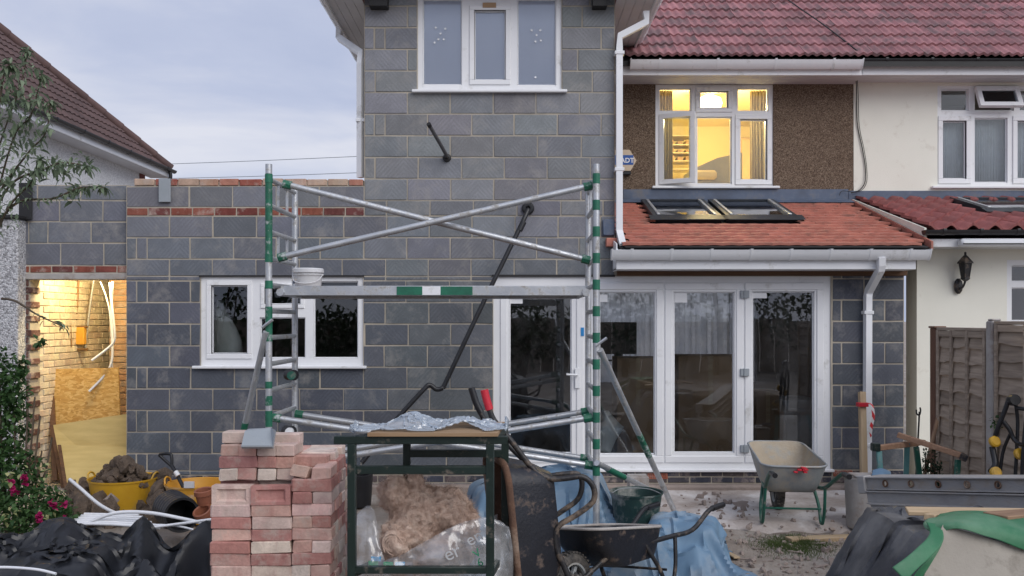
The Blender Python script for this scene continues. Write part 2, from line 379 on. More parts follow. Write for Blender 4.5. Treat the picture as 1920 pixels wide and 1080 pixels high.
M['dk_green'] = mat('dark green steel', (0.008, 0.022, 0.018), (0.005, 0.014, 0.011), 8, 0.4, 0.15, 50, dirt=(0.12, 0.10, 0.08), dirt_amt=0.12, dscale=12)
M['md_green'] = mat('green enamel', (0.015, 0.12, 0.085), (0.01, 0.08, 0.055), 8, 0.45, 0.15, 50, dirt=(0.25, 0.23, 0.2), dirt_amt=0.2, dscale=10)
M['teal'] = mat('faded teal paint', (0.12, 0.30, 0.30), (0.07, 0.20, 0.20), 8, 0.6, 0.2, 50, dirt=(0.3, 0.28, 0.25), dirt_amt=0.25)
M['red_pl'] = mat('red rubber grip', (0.55, 0.02, 0.04), (0.45, 0.015, 0.03), 8, 0.45, 0.2, 80)
M['yellow'] = mat('yellow tub plastic', (0.62, 0.36, 0.025), (0.52, 0.28, 0.02), 4, 0.45, 0.15, 30, dirt=(0.35, 0.24, 0.09), dirt_amt=0.25)
M['orange'] = mat('orange tub plastic', (0.68, 0.36, 0.05), (0.60, 0.29, 0.03), 4, 0.45, 0.15, 30, dirt=(0.55, 0.45, 0.36), dirt_amt=0.18)
M['terra'] = mat('glazed terracotta', (0.30, 0.11, 0.06), (0.21, 0.075, 0.045), 6, 0.5, 0.2, 40)
M['whitepipe'] = mat('white plastic pipe', (0.74, 0.76, 0.80), (0.66, 0.68, 0.71), 4, 0.35, 0.0)
M['earth'] = mat('clay soil', (0.17, 0.125, 0.092), (0.085, 0.063, 0.048), 14, 0.95, 0.9, 60, bdist=0.03)
M['conc'] = mat('pale concrete', (0.44, 0.42, 0.40), (0.31, 0.29, 0.275), 4, 0.92, 0.5, 80, dirt=(0.25, 0.20, 0.17), dirt_amt=0.25)
M['footing'] = mat('foundation concrete', (0.34, 0.28, 0.245), (0.25, 0.205, 0.18), 3, 0.95, 0.6, 60, dirt=(0.20, 0.17, 0.15), dirt_amt=0.2)
M['bucket_w'] = mat('white bucket plastic', (0.72, 0.73, 0.74), (0.64, 0.65, 0.66), 6, 0.4, 0.05, 40, dirt=(0.5, 0.48, 0.45), dirt_amt=0.12)
M['osb'] = mat_osb()
M['ply'] = mat('pale plywood', (0.60, 0.47, 0.20), (0.49, 0.37, 0.14), 3, 0.75, 0.2, 60, stretch=(1, 1, 6))
M['card'] = mat('brown cardboard', (0.42, 0.28, 0.17), (0.36, 0.23, 0.13), 3, 0.9, 0.1, 30, rand=0.12)
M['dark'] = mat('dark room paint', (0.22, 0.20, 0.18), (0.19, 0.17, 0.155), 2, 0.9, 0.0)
M['dark_item'] = mat('dark cabinet', (0.02, 0.019, 0.018), (0.015, 0.014, 0.013), 2, 0.6, 0.0)
M['curtain'] = mat('net curtain', (0.62, 0.62, 0.63), (0.52, 0.52, 0.54), 3, 0.9, 0.1, 60)
M['warmwall'] = mat('cream room paint', (0.82, 0.73, 0.46), (0.78, 0.69, 0.43), 1.5, 0.9, 0.0)
M['blind'] = mat('pale blue window film', (0.80, 0.80, 0.92), (0.74, 0.75, 0.88), 2.0, 0.7, 0.0)
M['steel'] = mat('weathered grey steel', (0.36, 0.355, 0.35), (0.25, 0.245, 0.245), 6, 0.65, 0.3, 60, metal=0.1, dirt=(0.28, 0.25, 0.22), dirt_amt=0.3, stretch=(1, 1, 2))
M['grey_slate'] = mat('grey plastic', (0.30, 0.33, 0.36), (0.26, 0.29, 0.31), 5, 0.5, 0.1, 50)
M['cable'] = mat('black cable', (0.015, 0.015, 0.016), None, 5, 0.6, 0.0)
# ------------------------------------------------------------------ ground
def mat_ground():
    m, t, o = nmat('builders yard ground'); g = G(t); co = g.coords(rnd=False)
    n = g.noise(co, 1.1, 8, 0.62); n2 = g.noise(co, 14, 6, 0.7); n3 = g.noise(co, 70, 4, 0.7)
    col = g.ramp(n, [(0.32, (0.26, 0.21, 0.175)), (0.5, (0.42, 0.37, 0.325)), (0.66, (0.55, 0.51, 0.47))])
    col = g.mix(g.math('MULTIPLY', n2, 0.55), col, (0.17, 0.135, 0.105, 1))
    chip = g.n('ShaderNodeMapRange', {0: g.n('ShaderNodeTexVoronoi', {'Vector': g.coords((1, 3, 1), rnd=False), 'Scale': 16.0}).outputs[0], 1: 0.16, 2: 0.1}).outputs[0]
    col = g.mix(g.math('MULTIPLY', chip, 0.6), col, (0.46, 0.38, 0.28, 1))
    b = g.n('ShaderNodeBsdfPrincipled', {'Base Color': col, 'Roughness': 0.96, 'Specular IOR Level': 0.15})
    t.links.new(g.bump(g.math('ADD', g.math('MULTIPLY', n2, 1.5), g.math('ADD', n3, chip)), 0.8, 0.02), b.inputs['Normal'])
    t.links.new(b.outputs[0], o.inputs[0]); return m
M['ground'] = mat_ground()
def gz(x, y):
    if abs(x) > 9 or y > 8.85 or y < 1: return 0.0
    return 0.05 * mnoise.noise(Vector((x * 0.9, y * 0.9, 3))) + 0.025 * mnoise.noise(Vector((x * 4, y * 4, 7)))
gx = [-400, -120, -40, -18, -10] + list(np.arange(-8, 8.01, 0.1)) + [10, 18, 40, 120, 400]
gy = [-400, -120, -40, -15, -4, 1] + list(np.arange(2, 9.01, 0.1)) + [11, 15, 22, 40, 120, 900]
mb = MB(); nx = len(gx)
mb.add([(x, y, gz(x, y)) for y in gy for x in gx], [(j * nx + i, j * nx + i + 1, (j + 1) * nx + i + 1, (j + 1) * nx + i) for j in range(len(gy) - 1) for i in range(nx - 1)])
struct(mb.build('ground', M['ground'], smooth=60))
# concrete patio pad with a ragged broken edge
edge = []
for i in range(41):
    x = 0.9 + i * 0.085
    edge.append((x, 7.28 + 0.18 * mnoise.noise(Vector((x * 1.7, 0, 1))) + 0.1 * mnoise.noise(Vector((x * 7, 0, 4)))))
rows = []
for k in range(14):
    t = k / 13
    rows.append([(x, y0 + (8.93 - y0) * t ** 0.8, (0.045 + 0.012 * mnoise.noise(Vector((x * 3, t * 9, 2)))) * (0 if k == 0 else 1) + (-0.03 if k == 0 else 0)) for x, y0 in edge])
mb = MB(); mb.add([p for r_ in rows for p in r_], [(j * 41 + i, j * 41 + i + 1, (j + 1) * 41 + i + 1, (j + 1) * 41 + i) for j in range(13) for i in range(40)])
def mat_patio():
    m, t, o = nmat('cement dusted concrete'); g = G(t); co = g.coords(rnd=False)
    n = g.noise(co, 1.6, 8, 0.65); n3 = g.noise(co, 60, 5, 0.7)
    col = g.ramp(n, [(0.3, (0.30, 0.245, 0.21)), (0.48, (0.48, 0.43, 0.40)), (0.60, (0.68, 0.65, 0.635))])
    col = g.mix(g.n('ShaderNodeMapRange', {0: g.noise(co, 22, 6, 0.75), 1: 0.58, 2: 0.66, 4: 0.7}).outputs[0], col, (0.17, 0.14, 0.12, 1))
    b = g.n('ShaderNodeBsdfPrincipled', {'Base Color': col, 'Roughness': 0.95, 'Specular IOR Level': 0.2})
    t.links.new(g.bump(g.math('ADD', n3, g.math('MULTIPLY', n, 2)), 0.6, 0.01), b.inputs['Normal']); t.links.new(b.outputs[0], o.inputs[0]); return m
struct(mb.build('patio', mat_patio(), smooth=50))

# ------------------------------------------------------------------ block and brick laying
WD = 9.0                                             # distance of the new block wall
house = empty('house', 'semi-detached house with an unrendered grey block extension and scaffold before it', 'house', loc=(0, WD, 0))
def child(o, parent):                                # parent without moving (parents are unrotated empties or meshes at the origin)
    o.parent = parent; o.matrix_parent_inverse = parent.matrix_basis.inverted(); return o
_bm = {}
def piece_mesh(kind, w_, d, h, c):
    k = (kind, round(w_, 3), round(d, 3), round(h, 3))
    if k not in _bm:
        q = MB().box((-w_ / 2, 0, -h / 2), (w_ / 2, d, h / 2), c); j_ = .0028 if kind == 'block' else .002
        q.v = [(x + R.uniform(-j_, j_), y + R.uniform(-j_, j_) * .5, z + R.uniform(-j_, j_)) for x, y, z in q.v]; _bm[k] = q.mesh(kind)
    return _bm[k]
def put_piece(kind, parent, D, x0, y0, x1, y1, mt, color, depth=0.1, gap=2.3, c=0.005, proud=0.006):
    gap += R.uniform(-.5, .6); w_, h = (x1 - x0 - gap) * D / F, (y1 - y0 - gap) * D / F
    if w_ < 0.02 or h < 0.012: return
    o = link(kind, piece_mesh(kind, w_, depth, h, c), mt, None, (X_((x0 + x1) / 2, D), D - proud + R.uniform(-0.002, 0.002), Z_((y0 + y1) / 2, D)), (R.uniform(-.003, .003), R.uniform(-.004, .004), R.uniform(-.004, .004)), color)
    o.parent = parent; return o
def jit(c, a=0.12, hue=0.03):
    k = 1 + R.uniform(-a, a); return tuple(max(0.005, x * k * (1 + R.uniform(-hue, hue))) for x in c)
def lay_course(parent, D, y0, y1, x0, x1, step, start, holes, mt, colf, kind='block', **kw):
    """one course in photo pixels; openings cut or trim the pieces"""
    cuts = {y0, y1}
    for h in holes:
        for yy in (h[1], h[3]):
            if y0 + 7 < yy < y1 - 7 and h[0] < x1 and h[2] > x0: cuts.add(yy)
    cuts = sorted(cuts)
    js = [x0]; x = x0
    for s in start:
        x += s; js.append(x)
    while x < x1:
        x += step * (1 + R.uniform(-0.02, 0.02)); js.append(x)
    js = [j for j in js if j < x1 - step * 0.16] + [x1]
    for ya, yb in zip(cuts, cuts[1:]):
        for a, b in zip(js, js[1:]):
            segs = [(a, b)]
            for h in holes:
                if min(yb, h[3]) - max(ya, h[1]) > (yb - ya) * 0.5:
                    ns = []
                    for s0, s1 in segs:
                        if h[2] <= s0 or h[0] >= s1: ns.append((s0, s1)); continue
                        if h[0] > s0: ns.append((s0, h[0]))
                        if h[2] < s1: ns.append((h[2], s1))
                    segs = ns
            for s0, s1 in segs:
                if s1 - s0 > 6: put_piece(kind, parent, D, s0, ya, s1, yb, mt, colf((s0 + s1) / 2, (ya + yb) / 2), **kw)
def core(name, parent, D, rects, holes, mt, depth=0.1, back=0.0):
    mb = MB()
    for rc in rects:
        for (a, b, c_, d) in minus(rc, [h for h in holes]):
            mb.box((X_(a, D), D + back, Z_(d, D)), (X_(c_, D), D + back + depth, Z_(b, D)))
    return child(mb.build(name, mt), parent)

WIN_K = (376, 518, 681, 688); WIN_U = (783, -14, 1053, 172); DOORS = (925, 518, 1558, 883)
HOLES = [WIN_K, WIN_U, DOORS]
wall = core('wall', house, WD, [(237, 349, 683, 930), (683, -60, 1153, 930), (1153, 505, 1560, 930), (1560, 505, 1695, 930)], HOLES, M['mortar'], 0.28)
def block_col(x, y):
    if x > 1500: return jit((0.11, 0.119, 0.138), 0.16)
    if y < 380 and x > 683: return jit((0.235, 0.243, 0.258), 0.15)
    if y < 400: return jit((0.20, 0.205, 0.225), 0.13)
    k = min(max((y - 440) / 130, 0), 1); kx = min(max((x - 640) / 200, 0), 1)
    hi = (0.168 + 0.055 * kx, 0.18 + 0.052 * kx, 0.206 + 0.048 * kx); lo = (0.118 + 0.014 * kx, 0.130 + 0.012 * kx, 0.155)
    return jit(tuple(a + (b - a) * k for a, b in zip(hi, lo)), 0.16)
RED = [(0.24, 0.075, 0.055), (0.19, 0.06, 0.05), (0.28, 0.10, 0.07), (0.15, 0.055, 0.05)]
def red_col(x, y): return jit(R.choice(RED), 0.15)
def pink_col(x, y): return jit(R.choice([(0.46, 0.27, 0.20), (0.40, 0.19, 0.14), (0.50, 0.36, 0.28), (0.33, 0.11, 0.08)]), 0.12)
def blue_col(x, y): return jit(R.choice([(0.07, 0.075, 0.10), (0.10, 0.095, 0.11), (0.13, 0.11, 0.11), (0.055, 0.06, 0.08)]), 0.15)
P = 40.5
# upper storey courses
for k in range(11):
    y1 = 376 - P * k
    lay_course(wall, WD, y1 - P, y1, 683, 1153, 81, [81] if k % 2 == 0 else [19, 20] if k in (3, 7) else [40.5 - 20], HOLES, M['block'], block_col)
lay_course(wall, WD, 376, 405, 683, 1153, 81, [42], HOLES, M['block'], block_col)
# single storey top: coping bricks, one block course, a red brick band
x = 251
while x < 676:
    w_ = R.uniform(36, 43); put_piece('brick', wall, WD, x, 335 + R.uniform(-1.5, 1), min(x + w_, 681), 349, M['brick'], pink_col(0, 0), depth=0.22, proud=R.uniform(0, 0.012)); x += w_
core_cop = core('coping_mortar', house, WD, [(252, 340, 681, 349)], [], M['mortar'], 0.2, 0.008)
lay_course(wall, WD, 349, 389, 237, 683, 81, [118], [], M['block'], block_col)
lay_course(wall, WD, 389, 405, 237, 683, 41, [41], [], M['brick'], red_col, 'brick', c=0.004)
for k in range(12):
    y0 = 405 + P * k
    st = [81] if k % 2 == 0 else [19, 20]
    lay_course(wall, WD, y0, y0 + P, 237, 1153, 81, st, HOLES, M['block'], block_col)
lay_course(wall, WD, 891, 905, 237, 925, 41, [20], [], M['brick'], blue_col, 'brick', c=0.004)
lay_course(wall, WD, 905, 918, 237, 925, 41, [41], [], M['brick'], blue_col, 'brick', c=0.004)
# plinth below the doors
lay_course(wall, WD, 883, 894, 925, 1560, 41, [20], [], M['brick'], blue_col, 'brick', c=0.004)
lay_course(wall, WD, 894, 906, 925, 1560, 41, [41], [], M['brick'], blue_col, 'brick', c=0.004)
# pier at the right of the doors
pitch = 39.8
for k in range(10):
    y1 = 881 - pitch * k
    if y1 - pitch < 500: pitch_ = y1 - 507
    else: pitch_ = pitch
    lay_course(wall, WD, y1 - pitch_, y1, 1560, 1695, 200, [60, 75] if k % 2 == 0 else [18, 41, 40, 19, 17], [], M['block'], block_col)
lay_course(wall, WD, 881, 894, 1598, 1695, 41, [20], [], M['brick'], blue_col, 'brick', c=0.004)
lay_course(wall, WD, 894, 906, 1560, 1695, 41, [41], [], M['brick'], blue_col, 'brick', c=0.004)
# foundation strip
mb = MB(); mb.box((X_(640, 8.9), 8.9, -0.2), (X_(1700, 8.9), 9.02, Z_(907, 9)), 0.02); child(mb.build('footing', M['footing'], smooth=30), house)
# terracotta air brick with dark blocks on its face for the shade inside its holes
def air_brick(px, py, w_=39, h=13):
    b = put_piece('air_brick', wall, WD, px, py, px + w_, py + h, M['brick'], (0.42, 0.13, 0.08), proud=0.01)
    mb = MB()
    for r_ in range(3):
        for c_ in range(9):
            q = at(px + 4 + c_ * 3.7 + (r_ % 2), py + 3 + r_ * 3, WD); mb.box((q.x - .005, WD - .0125, q.z - .004), (q.x + .004, WD - .005, q.z + .004))
    o = mb.build('dark_slot_blocks', M['black_pl']); o['kind'] = 'stuff'; child(o, wall)
air_brick(1561, 881, 38); air_brick(1213, 886, 40)
# passage wall (slightly set back) and lintel
PD = 9.06
pw = core('passage_wall', house, PD, [(36, 347, 240, 513)], [], M['mortar'], 0.2)
for k, (y0, y1, st) in enumerate([(347, 376, [34, 81]), (376, 416, [76, 81]), (416, 456, [18, 36, 81]), (456, 498, [78, 81])]):
    lay_course(pw, PD, y0, y1, 36, 240, 81, st, [], M['block'], lambda x, y: jit((0.165, 0.175, 0.20), 0.12))
lay_course(pw, PD, 498, 512, 34, 240, 41, [22], [], M['brick'], red_col, 'brick')
mb = MB(); mb.box((X_(34, PD), PD - .02, Z_(524, PD)), (X_(241, PD), PD + .22, Z_(513, PD)), 0.006); child(mb.build('lintel', M['conc'], smooth=30), house)
jm = MB().box((X_(36, PD), PD + .01, 0), (X_(55, PD), PD + .2, Z_(524, PD))); jm = child(jm.build('passage_jamb', M['mortar']), house)
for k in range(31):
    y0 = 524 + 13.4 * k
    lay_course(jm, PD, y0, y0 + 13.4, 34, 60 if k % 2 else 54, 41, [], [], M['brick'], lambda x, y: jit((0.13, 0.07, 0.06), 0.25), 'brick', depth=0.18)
# dark strips of membrane hanging over the wall tops
mb = MB()
for a, b, c_, d, D in ((298, 336, 320, 379, 8.97), (36, 344, 60, 412, 9.02)):
    mb = MB(); mb.box((X_(a, D), D - .012, Z_(d, D)), (X_(c_, D), D + .012, Z_(b, D)), 0.004); mb.box((X_(a, D), D - .010, Z_(b, D) - .01), (X_(c_, D), D + .2, Z_(b, D) + .006), 0.002)
    child(mb.build('damp_course_strip', M['grey_slate'] if a > 100 else M['cable']), house)
# passage interior: flank brick wall, back pier, ceiling, floor
FX = -5.06
fl = MB().box((FX - 0.1, PD + .2, 0), (FX - 0.012, 11.9, 2.7)); M['mortar_p'] = mat('pale limewashed mortar', (.66, .6, .48), (.52, .46, .36), 9, .95, .5, 120, rnd=False); fl = child(fl.build('passage_side_wall', M['mortar_p']), house)
bme = MB().box((-0.1, -0.1075, -0.0325), (0.0, 0.1075, 0.0325), 0.004).mesh('brick')
for r_ in range(35):
    for c_ in range(10):
        y = PD + .2 + 0.112 + c_ * 0.225 + (0.112 if r_ % 2 else 0)
        if y > 11.5: continue
        z = 0.04 + r_ * 0.075
        o = link('brick', bme, M['brick'], fl, (FX + R.uniform(-.003, .003), y, z), (R.uniform(-.01, .01), 0, R.uniform(-.006, .006)), jit((0.68, 0.59, 0.45), 0.13))
pr = MB().box((-4.93, 10.62, 0), (-4.68, 10.9, 2.7)); pr = child(pr.build('passage_pier', M['mortar']), house)
for r_ in range(35):
    z = 0.04 + r_ * 0.075
    o = link('brick', piece_mesh('brick', 0.215 if r_ % 2 else 0.245, 0.1, 0.065, .004), M['brick'], pr, (-4.805 + R.uniform(-.004, .004), 10.606, z), None, jit((0.50, 0.33, 0.21), 0.18))
mb = MB()
mb.box((FX - .1, PD + .21, 2.7), (-3.7, 12, 2.76)); mb.box((FX - .1, 12.0, 0), (-3.7, 12.05, 2.7)); mb.box((X_(239, 9.3) + .02, 9.29, 0), (-3.7, 12, 2.7))
child(mb.build('passage_lining', M['mortar']), house)

# ------------------------------------------------------------------ windows and doors
def window(parent, name, D, rect, glasses, sill=None, gm=None, rec=0.02, frame_name='frame'):
    """glasses: (x0,y0,x1,y1,sash ring px). All in photo pixels on the plane D."""
    w0 = D + rec
    mb = MB()
    for (a, b, c_, d) in minus(rect, [g_[:4] for g_ in glasses]):
        mb.box((X_(a, D), w0, Z_(d, D)), (X_(c_, D), w0 + .075, Z_(b, D)))
    root = child(mb.build(name, M['upvc']), parent)
    for (a, b, c_, d, s) in glasses:
        for (rw, pr_, nm) in ((s, 0.014, 'sash'), (2.2, -0.018, 'glazing_bead')):
            if rw <= 0: continue
            q = MB()
            o_ = rw if nm == 'sash' else 0.0; i_ = 0.0 if nm == 'sash' else rw
            for (u0, v0, u1, v1) in ((a - o_, b - o_, c_ + o_, b + i_), (a - o_, d - i_, c_ + o_, d + o_), (a - o_, b + i_, a + i_, d - i_), (c_ - i_, b + i_, c_ + o_, d - i_)):
                q.box((X_(u0, D), w0 - pr_, Z_(v1, D)), (X_(u1, D), w0 + .06, Z_(v0, D)), 0.005)
            q.build(nm, M['upvc'], root, smooth=30)
        q = MB().box((X_(a, D) - .004, w0 + .032, Z_(d, D) - .004), (X_(c_, D) + .004, w0 + .04, Z_(b, D) + .004))
        q.build('pane', gm or M['glass'], root)
    if sill:
        q = MB().box((X_(sill[0], D), D - .055, Z_(sill[2], D)), (X_(sill[1], D), D + .05, Z_(sill[2], D) + .03), 0.006)
        q.build('sill', M['upvc'], root, smooth=30)
    return root
wk = window(house, 'window', WD, WIN_K, [(395, 535, 463, 664, 9), (495, 538, 563, 571, 7), (486, 595, 572, 672, 0), (587, 527, 671, 672, 0)], (363, 688, 691))
wu = window(house, 'window', WD, WIN_U, [(792, -4, 866, 158, 0), (889, 18, 948, 149, 9), (970, -4, 1043, 159, 0)], (773, 1063, 175))
mb = MB().box((X_(784, WD), WD + .066, Z_(170, WD)), (X_(1050, WD), WD + .07, 5.6)); child(mb.build('window_film', M['blind']), house)
mb = MB()
st = []
for cx_, pts in ((0, [(817, 52), (835, 54), (826, 63), (822, 74), (832, 74), (815, 80)]), (0, [(997, 57), (1013, 57), (1006, 66), (1004, 78), (1014, 76), (1004, 145)])):
    for (a, b) in pts:
        q = at(a, b, WD + .05); m_ = Matrix.Translation((q.x, WD + .049, q.z)) @ Matrix.Rotation(math.pi / 2, 4, 'X')
        link('sticker', MB().lathe([(0.0001, 0), (0.011, 0), (0.011, .002), (0.0001, .002)], 10, m_).mesh('sticker'), M['upvc'], wu)
mb = MB().box((X_(905, 9), WD - .002, Z_(14, WD)), (X_(930, 9), WD + .02, Z_(5, WD))); mb.build('paper_label', M['card'], wu)
# bifold doors
bd = window(house, 'bifold_door', WD, DOORS, [(955, 557, 1072, 851, 0), (1124, 547, 1229, 853, 0), (1264, 547, 1378, 850, 0), (1412, 546, 1528, 850, 0)], None, M['glass_dirty'], rec=0.015)
for (a, b, c_, d) in ((938, 540, 1094, 868), (1104, 530, 1244, 868), (1247, 530, 1394, 868), (1397, 530, 1545, 868)):
    q = MB()
    for (u0, v0, u1, v1) in ((a, b, c_, b + 13), (a, d - 13, c_, d), (a, b + 13, a + 13, d - 13), (c_ - 13, b + 13, c_, d - 13)):
        q.box((X_(u0, WD), WD + .002, Z_(v1, WD)), (X_(u1, WD), WD + .06, Z_(v0, WD)), 0.006)
    q.build('leaf_frame', M['upvc'], bd, smooth=30)
q = MB().box((X_(922, WD), WD - .05, Z_(884, WD)), (X_(1562, WD), WD + .08, Z_(879, WD)), .006); q.build('threshold', M['upvc'], bd)
q = MB().box((X_(1078, WD), WD - .014, Z_(728, WD)), (X_(1087, WD), WD + .003, Z_(690, WD)), .003); q.build('handle_plate', M['upvc2'], bd)
q = MB().tube([at(1083, 703, WD - .03), at(1083, 703, WD - .05), at(1062, 702, WD - .055)], .010); q.build('handle', M['upvc2'], bd, smooth=40)
for yy in (552, 698, 841):
    q = MB().box((X_(1388, WD), WD - .022, Z_(yy + 7, WD)), (X_(1404, WD), WD + .003, Z_(yy - 7, WD)), .003); q.tube([at(1396, yy - 7, WD - .025), at(1396, yy + 7, WD - .025)], .007); q.build('hinge', M['grey_slate'], bd)
for (a, b, c_, d) in ((957, 557, 980, 569), (1124, 552, 1140, 566), (1267, 549, 1290, 567), (1414, 549, 1440, 559)):
    q = MB().box((X_(a, WD), WD + .042, Z_(d, WD)), (X_(c_, WD), WD + .046, Z_(b, WD))); q.build('paper_label', M['upvc'], bd)
q = MB().box((X_(1089, WD), WD - .004, Z_(630, WD)), (X_(1095, WD), WD + .0018, Z_(614, WD))); q.build('blue_label', mat('blue tape', (0.02, 0.25, 0.6)), bd)
# wooden plate over the doors and the brown strip
mb = MB().box((X_(1157, 8.95), 8.93, Z_(517, 8.95)), (X_(1700, 8.95), 9.0, Z_(500, 8.95)), .004); child(mb.build('wall_plate', M['timber_brown']), house)
mb = MB().box((X_(922, WD), WD - .012, Z_(519, WD)), (X_(1153, WD), WD + .01, Z_(515, WD))); child(mb.build('lintel_strip', M['cable']), house)
mb = MB().box((X_(374, WD), WD - .012, Z_(519, WD)), (X_(683, WD), WD + .01, Z_(516, WD))); child(mb.build('lintel_strip', M['cable']), house)

# ground-floor rooms behind the glass
def room(name, x0, x1, y0, y1, z0, z1, mt, front=None):
    t = 0.04; mb = MB()
    mb.box((x0, y1, z0), (x1, y1 + t, z1)); mb.box((x0 - t, y0, z0), (x0, y1, z1)); mb.box((x1, y0, z0), (x1 + t, y1, z1))
    mb.box((x0, y0, z0 - t), (x1, y1, z0)); mb.box((x0, y0, z1), (x1, y1, z1 + t))
    return child(mb.build(name, mt), house)
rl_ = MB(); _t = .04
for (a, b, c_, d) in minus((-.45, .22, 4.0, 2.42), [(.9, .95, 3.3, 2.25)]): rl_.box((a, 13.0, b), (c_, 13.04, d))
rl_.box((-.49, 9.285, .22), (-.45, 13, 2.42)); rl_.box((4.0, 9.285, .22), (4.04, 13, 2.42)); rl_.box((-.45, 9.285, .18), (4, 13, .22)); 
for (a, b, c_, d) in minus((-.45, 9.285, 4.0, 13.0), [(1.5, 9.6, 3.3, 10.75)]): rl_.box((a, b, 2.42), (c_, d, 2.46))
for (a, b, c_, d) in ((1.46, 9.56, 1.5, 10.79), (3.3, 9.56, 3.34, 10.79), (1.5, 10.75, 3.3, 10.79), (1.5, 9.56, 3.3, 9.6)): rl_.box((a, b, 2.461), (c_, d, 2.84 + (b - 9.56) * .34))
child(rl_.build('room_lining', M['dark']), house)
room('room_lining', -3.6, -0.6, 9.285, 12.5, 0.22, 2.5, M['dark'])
M['curtain_thin'] = mat_sheer('thin curtain cloth', (.80, .80, .82), .88, tl=.7)
for (a, b, D) in ((1080, 1240, 12.5), (1241, 1420, 12.6)):
    pts = []
    x0, x1 = X_(a, D), X_(b, D); n = 60
    for i in range(n + 1): pts.append((x0 + (x1 - x0) * i / n, D + 0.03 * math.sin(i * 1.3) + 0.012 * math.sin(i * 3.1), 0))
    mb = MB(); mb.add([(p[0], p[1], z) for z in (0.9, 2.3) for p in pts], [(i, i + 1, n + 2 + i, n + 1 + i) for i in range(n)])
    tag(mb.build('curtain', M['curtain_thin'], smooth=60), 'pale pleated curtain %s hanging at the back of the room' % ('behind the dark monitor' if a < 1200 else 'seen through the third glazed leaf'), 'curtain', 'curtains in the ground-floor room')
def crate(name, label, cat, a, b, c_, d, D, dep, mt, group=None):
    mb = MB(); mb.box((X_(a, D), D, Z_(d, D)), (X_(c_, D), D + dep, Z_(b, D)), 0.006)
    e_ = empty(name, label, cat, group, loc=(X_((a + c_) / 2, D), D + dep / 2, Z_(d, D)))
    child(mb.build('body', mt, smooth=30), e_)
    mb = MB(); mb.box((X_(a, D) - .002, D - .002, Z_(b, D) - .0), (X_(c_, D) + .002, D + dep / 2 - .004, Z_(b, D) + .006)); mb.box((X_(a, D) - .002, D + dep / 2 + .004, Z_(b, D)), (X_(c_, D) + .002, D + dep + .002, Z_(b, D) + .006))
    child(mb.build('flaps', mt), e_)
    mb = MB(); mx_ = X_((a + c_) / 2, D); mb.box((mx_ - .025, D - .0035, Z_((b + d) / 2, D)), (mx_ + .025, D - .0005, Z_(b, D) + .004)); child(mb.build('tape', M['timber']), e_)
crate('cardboard_box', 'tall brown cardboard box behind the second door leaf', 'box', 1157, 672, 1236, 850, 9.9, 0.5, M['card'], 'boxes inside the glazed doors')
crate('cardboard_box', 'wide brown cardboard box behind the third door leaf', 'box', 1272, 668, 1392, 850, 10.0, 0.5, M['card'], 'boxes inside the glazed doors')
crate('cardboard_box', 'low brown cardboard box behind the fourth leaf beside the white appliance', 'box', 1418, 735, 1462, 850, 10.3, 0.4, M['card'], 'boxes inside the glazed doors')
# dark monitor on the box, white appliance, sheeted thing
e_ = empty('monitor', 'black flat monitor standing behind the second door leaf', 'monitor', loc=at(1160, 670, 10.6))
mb = MB().box((X_(1125, 10.6), 10.6, Z_(664, 10.6)), (X_(1194, 10.6), 10.66, Z_(604, 10.6)), .01); child(mb.build('screen', M['dark_item']), e_)
mb = MB().box((X_(1152, 10.6), 10.62, Z_(675, 10.6)), (X_(1168, 10.6), 10.65, Z_(664, 10.6))); mb.box((X_(1140, 10.6), 10.55, Z_(677, 10.6)), (X_(1180, 10.6), 10.75, Z_(675, 10.6))); child(mb.build('stand', M['dark_item']), e_)
e_ = empty('appliance', 'pale white kitchen appliance inside behind the fourth door leaf', 'appliance', loc=at(1500, 850, 10.2))
mb = MB().box((X_(1470, 10.2), 10.2, Z_(850, 10.2)), (X_(1540, 10.2), 10.8, Z_(750, 10.2)), .015); child(mb.build('body', M['upvc']), e_)
mb = MB().box((X_(1473, 10.2), 10.18, Z_(846, 10.2)), (X_(1537, 10.2), 10.198, Z_(765, 10.2)), .006); child(mb.build('door', M['upvc2']), e_)
def sheeted(name, label, prof, D, mt):
    n = 18; mb = MB(); vs = []; fs = []
    for j, (pxl, pxr, py) in enumerate(prof):
        for i in range(n):
            th = math.pi * 2 * i / n; cx_ = X_((pxl + pxr) / 2, D); rx = (X_(pxr, D) - X_(pxl, D)) / 2
            k = 1 + 0.16 * math.sin(3 * th + j) + 0.08 * math.sin(7 * th + 2 * j)
            vs.append((cx_ + rx * k * math.cos(th), D + .25 + 0.2 * k * math.sin(th) * (0.4 + 0.6 * j / len(prof)), Z_(py, D)))
    for j in range(len(prof) - 1):
        for i in range(n): fs.append((j * n + i, j * n + (i + 1) % n, (j + 1) * n + (i + 1) % n, (j + 1) * n + i))
    fs.append(tuple(range(n))); mb.add(vs, fs)
    return tag(mb.build(name, mt, smooth=60), label, 'sheet')
M['sheet'] = mat('white dust sheet', (0.80, 0.83, 0.81), (0.7, 0.73, 0.72), 4, 0.8, 0.3, 20)
sheeted('dust_sheet', 'white dust sheet heaped up inside the kitchen window', [(395, 402, 560), (390, 410, 585), (388, 428, 615), (386, 440, 640), (384, 444, 670), (384, 446, 700)], 9.36, M['sheet'])
sheeted('plastic_sheet', 'crumpled pale plastic sheet inside behind the second door leaf', [(1134, 1146, 775), (1128, 1160, 795), (1124, 1172, 805), (1124, 1158, 830), (1124, 1150, 850)], 9.5, M['sheet'])

